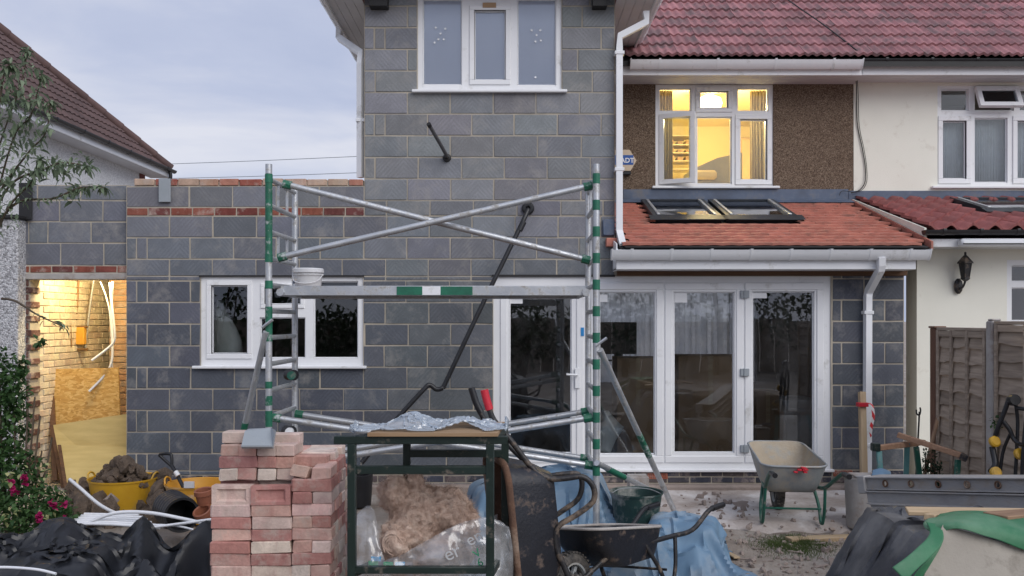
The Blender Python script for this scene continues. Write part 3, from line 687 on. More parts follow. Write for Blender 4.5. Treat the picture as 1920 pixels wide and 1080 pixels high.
# ------------------------------------------------------------------ upper floor, original rear wall
UD = 10.7
PARTY = 4.25
WIN_L = (1229, 158, 1450, 349)
uw = MB()
for (a, b, c_, d) in minus((1150, 130, X_(1600, 1) and 1600, 420), [WIN_L]): uw.box((X_(a, UD), UD, Z_(d, UD)), (X_(c_, UD), UD + .25, Z_(b, UD)))
child(uw.build('pebbledash_wall', M['pebble']), house)
# torn render edge showing brick beside the window
mb = MB()
for yy in range(160, 350, 13):
    for xx in ((1223 + R.uniform(-3, 2)), (1449 + R.uniform(0, 3))):
        pass
wl = window(house, 'window', UD, WIN_L, [(1236, 164, 1297, 208, 0), (1313, 170, 1366, 202, 8), (1383, 164, 1442, 208, 0), (1307, 218, 1373, 345, 0), (1388, 223, 1439, 337, 9), (1242, 218, 1296, 340, 0)], (1222, 1460, 354))
# the opened casement, hinged at its outer edge
hx, hy = X_(1236, UD), UD + .01
cas = MB(); W_, H0, H1 = X_(1303, UD) - hx, Z_(345, UD), Z_(214, UD); fw = 0.055
for (a, b, c_, d) in minus((0, H0, W_, H1), [(fw, H0 + fw, W_ - fw, H1 - fw)]): cas.box((a, 0, b), (c_, .05, d))
mo = cas.build('open_casement', M['upvc'], None); mo.location = (hx, hy, 0); mo.rotation_euler = (0, 0, math.radians(-24)); child(mo, wl)
q = MB().box((fw, .02, H0 + fw), (W_ - fw, .026, H1 - fw)).build('open_pane', M['glass'], mo)
# lit bedroom
lit = room('lit_room', X_(1180, UD), X_(1560, UD) + .3, UD + .26, 14.2, 3.2, 4.98, M['warmwall'])
lamp = empty('ceiling_lamp', 'lit ceiling lamp glowing in the upstairs bedroom window', 'lamp', loc=(2.55, 12.0, 4.95))
q = MB().lathe([(0.001, 4.68), (.10, 4.69), (.16, 4.74), (.18, 4.80), (.16, 4.87), (.06, 4.92), (0.001, 4.93)], 20, Matrix.Translation((2.76, 12.0, 0))); child(q.build('shade', mat_emit('lamp glow', (1.0, 0.72, 0.34), 9.0), smooth=60), lamp)
q = MB().tube([(2.76, 12, 4.92), (2.76, 12, 4.98)], .008); child(q.build('flex', M['upvc']), lamp)
def point(name, loc, e, c, r): 
    l = bpy.data.lights.new(name, 'POINT'); l.energy = e; l.color = c; l.shadow_soft_size = r
    o = bpy.data.objects.new(name, l); COL.objects.link(o); o.location = loc; return o
point('bedroom_light', (2.76, 11.85, 4.62), 165, (1.0, 0.74, 0.33), .12)
def drape(name, label, mt, path, z0, z1, amp=0.03, freq=9, group=None, n=50):
    mb = MB(); vs = []; ps = catmull(path, n // max(1, len(path) - 1))
    m_ = len(ps)
    for j, z in enumerate((z0, (z0 + z1) / 2, z1)):
        for i, p in enumerate(ps): vs.append((p.x, p.y + amp * math.sin(i * freq * 0.14 + 0.4 * j) * (1 - .2 * j), z))
    mb.add(vs, [(j * m_ + i, j * m_ + i + 1, (j + 1) * m_ + i + 1, (j + 1) * m_ + i) for j in range(2) for i in range(m_ - 1)])
    o = mb.build(name, mt, smooth=70); sol = o.modifiers.new('s', 'SOLIDIFY'); sol.thickness = 0.004
    return tag(o, label, 'curtain', group)
M['curt_w'] = mat('cream curtain cloth', (0.62, 0.55, 0.42), (0.55, 0.48, 0.36), 4, 0.9, 0.1, 40)
drape('curtain', 'cream curtain drawn open at the hinged side of the lit bedroom window', M['curt_w'], [(X_(1225, UD), 11.1, 0), (X_(1262, 11.1), 11.12, 0)], 3.35, 4.75, group='lit bedroom curtains')
drape('curtain', 'cream curtain drawn open behind the closed casement of the lit bedroom window', M['curt_w'], [(X_(1408, 11.1), 11.12, 0), (X_(1462, 11.1), 11.1, 0)], 3.35, 4.75, group='lit bedroom curtains')
# furniture seen in the lit room
e_ = empty('shelf_unit', 'small pale shelf unit with papers inside the lit bedroom', 'shelf', loc=at(1268, 300, 13.6))
for k, yy in enumerate((258, 275, 290, 305, 320)):
    q = MB().box((X_(1250, 13.6), 13.4, Z_(yy + 2, 13.6)), (X_(1300, 13.6), 13.7, Z_(yy, 13.6))); child(q.build('shelf_board', M['curt_w']), e_)
for k in range(9):
    a = 1252 + (k % 3) * 15; yy = 275 + 15 * (k // 3)
    q = MB().box((X_(a, 13.6), 13.45, Z_(yy, 13.6)), (X_(a + R.uniform(6, 11), 13.6), 13.65, Z_(yy - R.uniform(5, 10), 13.6))); child(q.build('book', M['card']), e_)
e_ = empty('picture_frame', 'dark framed picture on the lit bedroom wall', 'picture', loc=at(1270, 262, 14.1))
q = MB().box((X_(1262, 14.1), 14.15, Z_(262, 14.1)), (X_(1284, 14.1), 14.19, Z_(252, 14.1))); child(q.build('frame', M['timber_brown']), e_)
q = MB().box((X_(1264, 14.1), 14.145, Z_(260.5, 14.1)), (X_(1282, 14.1), 14.149, Z_(253.5, 14.1))); child(q.build('print', M['galv_in']), e_)

refl = empty('roof_reflection', 'grey shape added for the roof reflection just inside the middle pane of the lit window', 'reflection', loc=at(1340, 345, 11.6))  # grey sloped shape added to stand for a roof reflected in the pane
q = MB().prism([at(1296, 318, 11.5), at(1345, 296, 11.5), at(1392, 286, 11.5), at(1392, 362, 11.5), at(1296, 362, 11.5)], (0, .5, 0)); child(q.build('reflected_roof', mat('grey roof reflection', (.30, .31, .36), (.22, .23, .27), 5, .9, .4, 14)), refl)
q = MB().box(at(1300, 336, 11.45), at(1340, 322, 11.6), .03); child(q.build('pale_block', M['curt_w'], smooth=60), refl)
wr_ = empty('wardrobe', 'pale wardrobe standing at the back of the lit bedroom', 'wardrobe', loc=at(1420, 360, 13.9))
q = MB().box((X_(1385, 13.8), 13.7, 3.2), (X_(1440, 13.8), 14.15, 4.7), .01); child(q.build('carcass', mat('pale wardrobe', (.55, .42, .28), None, 3, .6, .0)), wr_)
for k in range(2):
    a = X_(1387 + 26 * k, 13.8); q = MB().box((a, 13.68, 3.25), (a + .215, 13.698, 4.66), .004); child(q.build('door', mat('wardrobe door', (.62, .5, .34), None, 3, .5, .0)), wr_)
# ------------------------------------------------------------------ gutters, pipes
def sweep(prof, p, q, outd, name, mt, parent, smooth=40):
    p, q, outd = Vector(p), Vector(q), Vector(outd); up = Vector((0, 0, 1)); n = len(prof)
    vs = [b + outd * a + up * c_ for b in (p, q) for (a, c_) in prof]
    mb = MB(); mb.add(vs, [(i, (i + 1) % n, n + (i + 1) % n, n + i) for i in range(n)] + [tuple(range(n)), tuple(range(2 * n - 1, n - 1, -1))])
    return child(mb.build(name, mt, smooth=smooth), parent)
def half_round(r, t=0.006, n=9):
    a = [(r * math.cos(math.pi + math.pi * i / n) + r, r * math.sin(math.pi + math.pi * i / n)) for i in range(n + 1)]
    b = [((r - t) * math.cos(math.pi + math.pi * i / n) + r, (r - t) * math.sin(math.pi + math.pi * i / n)) for i in range(n, -1, -1)]
    return a + b
def ogee(r):
    k = r / .055
    return [(a * k, b * k) for a, b in ((0, 0), (0, -.085), (.055, -.095), (.085, -.07), (.105, -.03), (.118, 0), (.111, .002), (.098, -.028), (.08, -.062), (.053, -.088), (.007, -.079), (.007, 0))]
def gutter(parent, p, q, outd, r, mt, brackets=0):
    white = mt is M['upvc2']
    g_ = sweep(ogee(r) if white else half_round(r), p, q, outd, 'gutter', mt, parent)
    if white:
        p, q = Vector(p), Vector(q); k_ = r / .055; cap = [(a * k_ * 1.04 - .002, b * k_ * 1.05) for a, b in ((0, .012), (0, -.085), (.055, -.095), (.085, -.07), (.105, -.03), (.122, .012))]
        d = (q - p).normalized() * .012
        for k in range(brackets): c_ = p.lerp(q, (k + .5) / brackets); sweep(cap, c_ - d, c_ + d, outd, 'bracket', mt, g_)
        for e_ in (p, q): sweep(cap, e_ - d * .5, e_ + d * .5, outd, 'stop_end', mt, g_)
        return g_
    p, q = Vector(p), Vector(q)
    for k in range(brackets):
        c_ = p.lerp(q, (k + 0.5) / brackets); d = (q - p).normalized() * 0.016
        b = [(r * 1.08 * math.cos(math.pi + math.pi * i / 9) + r, r * 1.08 * math.sin(math.pi + math.pi * i / 9)) for i in range(10)]
        o = sweep(b + [(2 * r * 1.02, .012), (-.003, .012)], c_ - d, c_ + d, outd, 'bracket', mt, g_)
    for e_ in (p, q):
        d = (q - p).normalized() * 0.006
        sweep([(r * 1.03 * math.cos(math.pi + math.pi * i / 9) + r, r * 1.03 * math.sin(math.pi + math.pi * i / 9)) for i in range(10)], e_ - d, e_ + d, outd, 'stop_end', mt, g_)
    return g_
def box_rain(parent, name, pts, r, mt, clips=()):
    mb = MB().tube(pts, r, 4, sq=True); o = child(mb.build(name, mt), parent)
    for c_ in clips:
        q = MB().box((c_[0] - r * 1.5, c_[1] - r * 1.25, c_[2] - .018), (c_[0] + r * 1.5, c_[1] + r * 1.6, c_[2] + .018), .004).build('pipe_clip', mt); child(q, o)
    return o
# two-storey extension eaves
EZ = 5.08
for s, xo, xi in ((-1, -1.9, -1.522), (1, 1.49, 1.09)):
    q = MB()
    nb = 4
    for k in range(nb):
        a, b = xi + (xo - xi) * k / nb, xi + (xo - xi) * (k + 1) / nb
        q = MB().box((min(a, b) + .002, 8.72, EZ), (max(a, b) - .002, 12.5, EZ + .012)); child(q.build('soffit_board', M['soffit']), house)
    q = MB().box((xo - .01, 8.70, EZ - .03), (xo + .012, 12.5, EZ + .19), .003); child(q.build('fascia', M['upvc2']), house)
    q = MB().box((min(xi, xo), 8.70, EZ + .02), (max(xi, xo), 8.715, EZ + .35)); child(q.build('eaves_end', M['upvc2']), house)
    gutter(house, (xo + s * .012, 8.66, EZ + .13), (xo + s * .012, 12.5, EZ + .13), (s, 0, 0), .055, M['upvc2'], 4)
    # roof slope above
    q = MB().prism([(xo + s * .05, 8.6, EZ + .2), (xo + s * .05, 12.6, EZ + .2), (-0.2, 12.6, 6.7), (-0.2, 9.9, 6.7)], (0, 0, .06)); child(q.build('roof_slope', M['tile_red']), house)
q = MB().prism([(-1.95, 8.58, EZ + .2), (1.54, 8.58, EZ + .2), (-.2, 9.9, 6.7)], (0, 0, .06)); child(q.build('roof_slope', M['tile_red']), house)
q = MB().box((-1.9, 8.72, 5.42), (1.5, 9.0, 5.44)); child(q.build('front_soffit', M['soffit']), house)
for a, b in ((693, 727), (1111, 1138)):
    q = MB().box((X_(a, 8.9), 8.86, Z_(13, 8.9)), (X_(b, 8.9), 8.99, 5.3)); child(q.build('rafter_end', M['cable']), house)
q = MB().box((X_(683, 8.88), 8.88, Z_(2, 8.88)), (X_(775, 8.88), 8.985, 5.42), .004); 
# left and right rainwater pipes
box_rain(house, 'downpipe', [(-1.93, 9.75, 5.14), (-1.93, 9.75, 4.98), (-1.575, 9.15, 4.62), (-1.575, 9.1, 4.5), (-1.575, 9.1, 3.3)], .032, M['upvc2'], [(-1.575, 9.1, 3.9)])
box_rain(house, 'downpipe', [at(1211, 22, 8.95), at(1212, 42, 8.95), at(1162, 68, 8.95), at(1161, 90, 8.95), at(1161, 432, 8.93), at(1163, 442, 8.9), at(1168, 462, 8.72)], .033, M['upvc2'], [at(1161, 100, 8.95), at(1161, 318, 8.94)])

# ------------------------------------------------------------------ main rear roof
def wave_tile(w_, L, t, waves, amp, seg=12, curve=0.0):
    mb = MB(); vs = []; nx = seg + 1
    for z0 in (0, -t):
        for y in (0, L):
            for i in range(nx):
                u = i / seg; vs.append((-w_ / 2 + w_ * u, y, z0 + amp * math.cos(2 * math.pi * waves * u)))
    f = []
    for i in range(seg):
        f += [(i, i + 1, nx + i + 1, nx + i), (2 * nx + i, 3 * nx + i, 3 * nx + i + 1, 2 * nx + i + 1), (i, 2 * nx + i, 2 * nx + i + 1, i + 1), (nx + i, nx + i + 1, 3 * nx + i + 1, 3 * nx + i)]
    f += [(0, nx, 3 * nx, 2 * nx), (seg, 2 * nx + seg, 3 * nx + seg, nx + seg)]
    mb.add(vs, f); return mb.mesh('tile', 50)
def tile_field(parent, me, mt, origin, ang, rows, gauge, xs, tilt, half=0.0, skip=None, jx=0.003):
    oy, oz = origin; ca, sa = math.cos(ang), math.sin(ang)
    for r_ in range(rows):
        for x in xs:
            xx = x + (half if r_ % 2 else 0)
            y, z = oy + r_ * gauge * ca, oz + r_ * gauge * sa
            if skip and skip(xx, y, r_): continue
            link('tile', me, mt, parent, (xx + R.uniform(-jx, jx), y + R.uniform(-.004, .004), z), (ang - tilt + R.uniform(-.006, .006), R.uniform(-.008, .008), R.uniform(-.008, .008)))
neigh = empty('neighbour_house', 'attached cream rendered neighbour house with red pantile lean-to', 'house', loc=(5.5, 9.2, 0))
A_M = math.radians(40); RY, RZ = 10.22, 4.93
def roof_base(parent, x0, x1, oy, oz, ang, L, name='roof', mt=None, drop=.03):
    ca, sa = math.cos(ang), math.sin(ang)
    q = MB().prism([(x0, oy, oz - drop - .04), (x1, oy, oz - drop - .04), (x1, oy + L * ca, oz - drop - .04 + L * sa), (x0, oy + L * ca, oz - drop - .04 + L * sa)], (0, 0, -.06)); return child(q.build(name, mt or M['cable']), parent)
mtile = wave_tile(0.303, 0.38, .032, 3, .012, 18)
for (par, x0, x1) in ((house, 1.36, PARTY), (neigh, PARTY, 7.4)):
    rb = roof_base(par, x0 - (0.3 if par is house else 0), x1, RY, RZ, A_M, 5.0)
    n = int(round((x1 - x0) / .3)); tile_field(rb, mtile, M['tile_red'], (RY - .05, RZ + .015), A_M, 9, .285, [x0 + .15 + .3 * i + (0.02 if par is neigh else 0) for i in range(n)], .085)
# main eaves
q = MB().box((1.3, 10.28, Z_(141, 10.28)), (X_(1616, 10.28), 10.30, RZ - .02), .003); child(q.build('fascia', M['upvc2']), house)
q = MB().box((X_(1616, 10.31) + .002, 10.30, Z_(141, 10.31)), (7.4, 10.32, RZ - .05), .003); child(q.build('fascia', M['upvc2']), neigh)
for k in range(4):
    q = MB().box((1.1, 10.302 + k * .1, 4.72), (PARTY + .02, 10.398 + k * .1, 4.732)); child(q.build('soffit_board', M['soffit']), house)
    q = MB().box((PARTY + .03, 10.322 + k * .1, 4.74), (7.4, 10.416 + k * .1, 4.752)); child(q.build('soffit_board', M['soffit']), neigh)
gutter(house, (1.42, 10.28, Z_(113, 10.2)), (X_(1617, 10.2), 10.28, Z_(113, 10.2)), (0, -1, 0), .056, M['upvc2'], 4)
gutter(neigh, (X_(1619, 10.25), 10.30, Z_(111, 10.25)), (7.4, 10.30, Z_(111, 10.25)), (0, -1, 0), .045, M['black_pl'], 6)

# ------------------------------------------------------------------ our lean-to
LY, LZ = 8.62, 2.565; A_L = math.atan2(3.275 - LZ, UD - LY)
_T = Matrix.Translation((0, LY + .03, LZ - .04)) @ Matrix.Rotation(A_L, 4, 'X'); _q = MB()
for (a, b, c_, d) in minus((1.10, 0, 4.2, 2.2), [(1.66, 1.12, 2.31, 2.02), (2.48, 1.12, 3.16, 2.02)]): _q.box((a, b, -.06), (c_, d, 0), 0, _T)
lr = child(_q.build('roof', M['cable']), house)
SKY = [(1.60, 2.37), (2.42, 3.22)]
def skip_l(x, y, r_):
    return (x > 4.14) or any(a - .05 < x < b + .05 for a, b in SKY) and 9.58 < y + .12 < 10.66
pt = MB()
vs = []; nx = 7
for z0 in (0, -.026):
    for y in (0, .12, .25):
        for i in range(nx):
            u = i / (nx - 1) - .5; vs.append((u * .1655, y, z0 - .005 * (u * 2) ** 2 + (.003 if y == 0 else 0)))
f = []
for k in (0, 21):
    for j in range(2):
        for i in range(nx - 1): f.append((k + j * nx + i, k + j * nx + i + 1, k + (j + 1) * nx + i + 1, k + (j + 1) * nx + i))
for i in range(nx - 1): f += [(i, 21 + i, 21 + i + 1, i + 1)]
pt.add(vs, f); ptile = pt.mesh('tile', 50)
tile_field(lr, ptile, M['tile_clay'], (LY, LZ + .006), A_L, 16, .135, [1.12 + .0825 + .166 * i for i in range(19)], .14, .083, skip_l, .002)
# lead apron and flashing
q = MB().box((X_(1168, UD), UD - .016, Z_(378, UD)), (X_(1590, UD), UD - .002, Z_(355, UD)), .004); child(q.build('lead_flashing', M['lead'], smooth=40), house)
q = MB().prism([(1.1, UD - .02, 3.285), (4.2, UD - .02, 3.285), (4.2, UD - .17, 3.235), (1.1, UD - .17, 3.235)], (0, 0, .006)); child(q.build('lead_apron', M['lead']), house)
q = MB().box((X_(1130, 8.96), 8.955, Z_(442, 8.96)), (X_(1153, 8.96), 8.985, Z_(411, 8.96)), .01); child(q.build('lead_stub', M['lead'], smooth=40), house)
q = MB().box((X_(1137, 8.9), 8.9, Z_(462, 8.9)), (X_(1158, 8.9), 8.99, Z_(446, 8.9)), .006); child(q.build('tile_stub', M['tile_clay']), house)
# skylights
M['lead_dark'] = mat('dark grey aluminium', (0.045, 0.05, 0.06), (0.035, 0.04, 0.047), 6, 0.4, 0.05, 40, metal=0.3)
def skylight(parent, x0, x1, y0, y1, oy, oz, ang, blind=True):
    T = Matrix.Translation((0, oy, oz)) @ Matrix.Rotation(ang, 4, 'X')
    s0, s1 = (y0 - oy) / math.cos(ang), (y1 - oy) / math.cos(ang)
    q = MB(); fw = .055; H = .032
    for (a, b, c_, d) in minus((x0, s0, x1, s1), [(x0 + fw, s0 + fw, x1 - fw, s1 - fw)]): q.box((a, b, -.06), (c_, d, H), 0, T)
    root = child(q.build('skylight', M['lead_dark']), parent)
    for (a, b, c_, d) in ((x0 + fw - .004, s0 + fw, x0 + fw + .03, s1 - fw), (x1 - fw - .03, s0 + fw, x1 - fw + .004, s1 - fw)):
        child(MB().box((a, b, H - .02), (c_, d, H + .012), .004, T).build('side_cover', M['alu']), root)
    q = MB().box((x0 + fw, s0 + fw, H - .022), (x1 - fw, s1 - fw, H - .014), 0, T); child(q.build('pane', mat_glass('skylight glass', (0.8, 0.82, 0.8), 2.3)), root)
    if blind:
        q = MB().box((x0 + fw - .02, s0 + fw - .02, -.055), (x1 - fw + .02, s1 - fw + .02, -.045), 0, T); child(q.build('blind', M['curt_w']), root)
    q = MB().prism([T @ Vector((x0 - .05, s0 - .12, .012)), T @ Vector((x1 + .05, s0 - .12, .012)), T @ Vector((x1 + .05, s0 + .02, .03)), T @ Vector((x0 - .05, s0 + .02, .03))], (0, 0, .006)); child(q.build('flashing', M['lead_dark']), root)
for a, b in SKY: skylight(house, a, b, 9.68, 10.6, LY, LZ + .012, A_L, False)
# fascia, gutter, downpipe
q = MB().prism([(1.06, 8.66, LZ - .0), (1.06, 8.66, 2.30), (1.06, 8.94, 2.30), (1.06, 8.94, LZ + .06)], (.012, 0, 0)); child(q.build('box_end', M['upvc2']), house)
q = MB().box((1.06, 8.645, Z_(505, 8.65)), (X_(1717, 8.65), 8.665, Z_(468, 8.65)), .003); child(q.build('fascia', M['upvc2']), house)
q = MB().box((1.06, 8.667, Z_(505, 8.65) - .001), (X_(1717, 8.65), 8.94, Z_(505, 8.65) + .012)); child(q.build('soffit_board', M['soffit']), house)
q = MB().prism([(X_(1172, 8.6), 8.58, LZ - .045), (4.15, 8.58, LZ - .045), (4.15, 8.7, LZ - .02), (X_(1172, 8.6), 8.7, LZ - .02)], (0, 0, .01)); child(q.build('eaves_membrane', M['cable']), house)
gutter(house, (X_(1148, 8.55), 8.645, Z_(469, 8.55)), (X_(1745, 8.55), 8.645, Z_(469, 8.55)), (0, -1, 0), .055, M['upvc2'], 8)
box_rain(house, 'downpipe', [at(1652, 482, 8.58), at(1652, 497, 8.6), at(1651, 505, 8.62), at(1629, 546, 8.93), at(1627, 556, 8.94), at(1626, 886, 8.94)], .033, M['upvc2'], [at(1627, 586, 8.94), at(1626, 834, 8.94)])
# party verge board of our roof
q = MB().prism([(4.20, LY, LZ - .06), (4.20, UD, 3.275 - .06), (4.20, UD, 3.275 + .02), (4.20, LY, LZ + .02)], (.02, 0, 0)); child(q.build('verge', M['tile_clay']), house)

# ------------------------------------------------------------------ attached neighbour on the right
WIN_N = (1757, 160, 2000, 349); WIN_N2 = (1888, 487, 2060, 610)
q = MB()
for (a, b, c_, d) in minus((1600, 130, 2080, 420), [WIN_N]): q.box((X_(a, UD) + .003, UD - .004, Z_(d, UD)), (X_(c_, UD) + .003, UD + .25, Z_(b, UD)))
child(q.build('wall', M['cream']), neigh)
ND = 9.15
q = MB()
for (a, b, c_, d) in minus((1719, 440, 2100, 930), [WIN_N2]): q.box((X_(a, ND), ND, Z_(d, ND)), (X_(c_, ND), ND + .25, Z_(b, ND)))
child(q.build('lean_to_wall', M['cream']), neigh)
NY, NZ = 8.85, 2.73; A_N = math.atan2(3.285 - NZ, UD - NY)
q = MB().prism([(4.226, ND + .3, 0), (4.226, UD - .01, 0), (4.226, UD - .01, 3.285 + .01), (4.226, NY - .03, NZ + .01), (4.226, NY - .03, NZ - .2), (4.226, ND + .3, NZ - .25)], (.022, 0, 0)); child(q.build('flank_wall', M['cream']), neigh)
nr = roof_base(neigh, 4.25, 7.4, NY, NZ, A_N, 1.98, drop=0.0)
ptn = wave_tile(0.235, 0.38, .030, 1, .036, 12)
NSKY = (5.36, 6.5)
tile_field(nr, ptn, M['tile_pan'], (NY - .04, NZ + .03), A_N, 7, .285, [4.27 + .115 + .225 * i for i in range(12)], .085, 0, lambda x, y, r_: NSKY[0] - .1 < x < NSKY[1] and 9.6 < y + .2 < 10.6)
skylight(neigh, NSKY[0], NSKY[1], 9.75, 10.55, NY, NZ + .03, A_N)
q = MB().box((X_(1590, UD), UD - .02, Z_(376, UD)), (7.4, UD - .006, Z_(358, UD)), .004); child(q.build('lead_flashing', M['lead']), neigh)
gutter(neigh, (X_(1736, NY - .1), NY - .02, Z_(431, NY - .1)), (7.2, NY - .02, Z_(431, NY - .1)), (0, -1, 0), .05, M['black_pl'], 8)
q = MB().box((X_(1738, NY), NY, Z_(463, NY)), (7.2, NY + .02, Z_(438, NY)), .003); child(q.build('fascia', M['upvc2']), neigh)
q = MB().box((X_(1738, NY), NY + .022, Z_(463, NY)), (7.2, ND, Z_(463, NY) + .012)); child(q.build('soffit_board', M['soffit']), neigh)
aw = empty('awning_cassette', 'folded white awning cassette fixed under the neighbour gutter', 'awning', loc=at(1860, 462, NY - .08))
q = MB().box((X_(1803, NY - .1), NY - .11, Z_(462, NY - .1)), (7.2, NY - .01, Z_(447, NY - .1)), .02); child(q.build('cassette', M['upvc2'], smooth=40), aw)
q = MB().box((X_(1803, NY - .1) + .01, NY - .118, Z_(458, NY - .1)), (7.2, NY - .109, Z_(456, NY - .1))); child(q.build('front_slot', M['cable']), aw)
wn_ = window(neigh, 'window', UD, WIN_N, [(1766, 166, 1818, 207, 0), (1829, 166, 1903, 207, 0), (1914, 166, 1990, 207, 0), (1769, 226, 1813, 335, 9), (1829, 220, 1891, 342, 0), (1909, 226, 1985, 335, 9)], (1745, 2010, 354))
for ch in list(wn_.children):                         # the middle top light stands open: its fixed pane goes
    if ch.name.startswith('pane'):
        xs_ = [v.co.x for v in ch.data.vertices]
        if abs((min(xs_) + max(xs_)) / 2 - X_(1866, UD)) < .05 and max(v.co.z for v in ch.data.vertices) > 4.4: bpy.data.objects.remove(ch)
ts = MB(); W_, H_ = X_(1907, UD) - X_(1827, UD), Z_(165, UD) - Z_(209, UD)
for (a, b, c_, d) in minus((0, -H_, W_, 0), [(.055, -H_ + .055, W_ - .055, -.055)]): ts.box((a, -.05, b), (c_, 0, d))
to_ = ts.build('open_top_light', M['upvc'], None); to_.location = (X_(1827, UD), UD + .01, Z_(166, UD)); to_.rotation_euler = (math.radians(-24), 0, 0); child(to_, wn_)
MB().box((.055, -.03, -H_ + .055), (W_ - .055, -.024, -.055)).build('open_pane', M['glass'], to_)
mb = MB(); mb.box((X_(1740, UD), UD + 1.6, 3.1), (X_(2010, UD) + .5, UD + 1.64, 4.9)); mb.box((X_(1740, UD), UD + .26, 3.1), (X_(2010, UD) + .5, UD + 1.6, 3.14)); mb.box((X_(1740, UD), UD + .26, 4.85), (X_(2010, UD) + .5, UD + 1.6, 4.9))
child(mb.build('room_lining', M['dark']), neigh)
M['lace'] = mat_sheer('net lace', (0.84, 0.87, 0.90), 0.88)
for (a, b) in ((1760, 1822), (1824, 1896), (1900, 1990)):
    drape('net_curtain', 'white net curtain in the %s light of the neighbour upstairs window' % {1760: 'first', 1824: 'middle', 1900: 'third'}[a], M['lace'], [(X_(a, UD + .16), UD + .16, 0), (X_(b, UD + .16), UD + .16, 0)], Z_(345, UD), Z_(214, UD), .014, 16, 'net curtains of the neighbour')
wn2 = window(neigh, 'window', ND, WIN_N2, [(1899, 497, 2050, 528, 0), (1899, 539, 2050, 602, 0)], None)
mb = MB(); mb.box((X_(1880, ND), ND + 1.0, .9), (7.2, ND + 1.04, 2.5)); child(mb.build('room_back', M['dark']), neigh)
# wall lantern
lan = empty('wall_lantern', 'black coach lantern on the cream neighbour wall', 'lantern', loc=at(1806, 545, ND))
lc = at(1810, 500, ND - .13)
q = MB().lathe([(0.001, .155), (.012, .15), (.012, .12), (.03, .105), (.085, .045), (.09, .035), (.07, .035)], 6, Matrix.Translation(lc)); child(q.build('cap', M['black_metal']), lan)
q = MB().lathe([(.066, .035), (.042, -.11), (.05, -.115), (.05, -.13), (.02, -.15), (.001, -.155)], 6, Matrix.Translation(lc)); child(q.build('base_cup', M['black_metal']), lan)
q = MB().lathe([(.060, .034), (.038, -.105)], 6, Matrix.Translation(lc)); child(q.build('pane', mat('frosted lantern glass', (0.62, 0.65, 0.66), None, 4, 0.15, 0)), lan)
for k in range(6):
    th = k * math.pi / 3; q = MB().tube([lc + Vector((.067 * math.cos(th), .067 * math.sin(th), .036)), lc + Vector((.043 * math.cos(th), .043 * math.sin(th), -.11))], .005, 5); child(q.build('glazing_bar', M['black_metal']), lan)
q = MB().tube(catmull([lc + Vector((0, 0, -.15)), lc + Vector((-.01, .03, -.21)), lc + Vector((-.02, .09, -.23)), lc + Vector((-.02, .13, -.2))], 5), .012, 6); child(q.build('arm', M['black_metal'], smooth=50), lan)
q = MB().lathe([(.001, 0), (.035, 0), (.05, .03), (.035, .05), (.001, .05)], 10, Matrix.Translation((lc.x - .02, ND + .001, lc.z - .2)) @ Matrix.Rotation(math.pi / 2, 4, 'X') @ Matrix.Scale(1.7, 4, Vector((0, 1, 0)))); child(q.build('wall_plate', M['black_metal'], smooth=50), lan)
# alarm box
ab = empty('alarm_box', 'hexagonal cream alarm box with blue label half hidden by the white downpipe', 'alarm box', loc=at(1162, 305, UD))
hexp = [at(px_, py_, UD) for px_, py_ in ((1132, 305), (1145, 283), (1179, 283), (1192, 303), (1181, 322), (1145, 322))]
q = MB().prism([(p.x, UD - .004, p.z) for p in hexp], (0, -.07, 0)); child(q.build('cover', mat('cream alarm plastic', (0.62, 0.5, 0.36), None, 4, 0.4, 0)), ab)
q = MB().box((X_(1148, UD), UD - .06, Z_(329, UD)), (X_(1182, UD), UD - .004, Z_(321, UD)), .008); child(q.build('strobe', M['black_pl']), ab)
q = MB().box((X_(1150, UD), UD - .077, Z_(311, UD)), (X_(1186, UD), UD - .0735, Z_(293, UD))); child(q.build('label_plate', mat('blue label', (0.02, 0.10, 0.38), None, 4, 0.4, 0)), ab)
def text(body, size, loc, rot, mt, parent, name='lettering', ext=0.001, bold=0.0):
    c_ = bpy.data.curves.new('txt', 'FONT'); c_.body = body; c_.size = size; c_.extrude = ext; c_.offset = bold; c_.resolution_u = 3
    o = bpy.data.objects.new('txt', c_); COL.objects.link(o)
    me = bpy.data.meshes.new_from_object(o.evaluated_get(bpy.context.evaluated_depsgraph_get())); bpy.data.objects.remove(o)
    p = link(name, me, mt, None, loc, rot)
    return child(p, parent) if parent else p
text('ADT', .082, (X_(1162, UD), UD - .079, Z_(307, UD)), (math.pi / 2, 0, 0), M['upvc'], ab, bold=.002)
# cables down the party line
cb = MB().tube(catmull([at(1604, 130, UD - .3), at(1606, 170, UD - .05), at(1607, 230, UD - .02), at(1616, 275, UD - .02), at(1622, 310, UD - .02), at(1622, 340, UD - .03), at(1612, 356, UD - .05), at(1596, 362, UD - .08)], 6), .006, 5)
tag(cb.build('loose_cable', M['cable'], smooth=60), 'thick black cable hanging from the eaves down the party line', 'cable', 'cables on the party line')
cb = MB().tube(catmull([at(1606, 130, UD - .3), at(1609, 175, UD - .05), at(1611, 235, UD - .02), at(1620, 280, UD - .02), at(1625, 315, UD - .02), at(1624, 345, UD - .03), at(1608, 360, UD - .07), at(1580, 358, UD - .06), at(1574, 366, UD - .2)], 6), .004, 5)
tag(cb.build('loose_cable', M['cable'], smooth=60), 'thin black cable looping down the party line onto the flashing', 'cable', 'cables on the party line')
cb = MB().tube(catmull([(4.13, 10.25, 4.98), (3.9, 10.75, 5.47), (3.68, 11.35, 5.98), (3.5, 12.0, 6.52), (3.3, 13, 7.36)], 5), .009, 5)
tag(cb.build('roof_cable', M['cable'], smooth=60), 'dark cable running up the red tiled roof', 'cable')

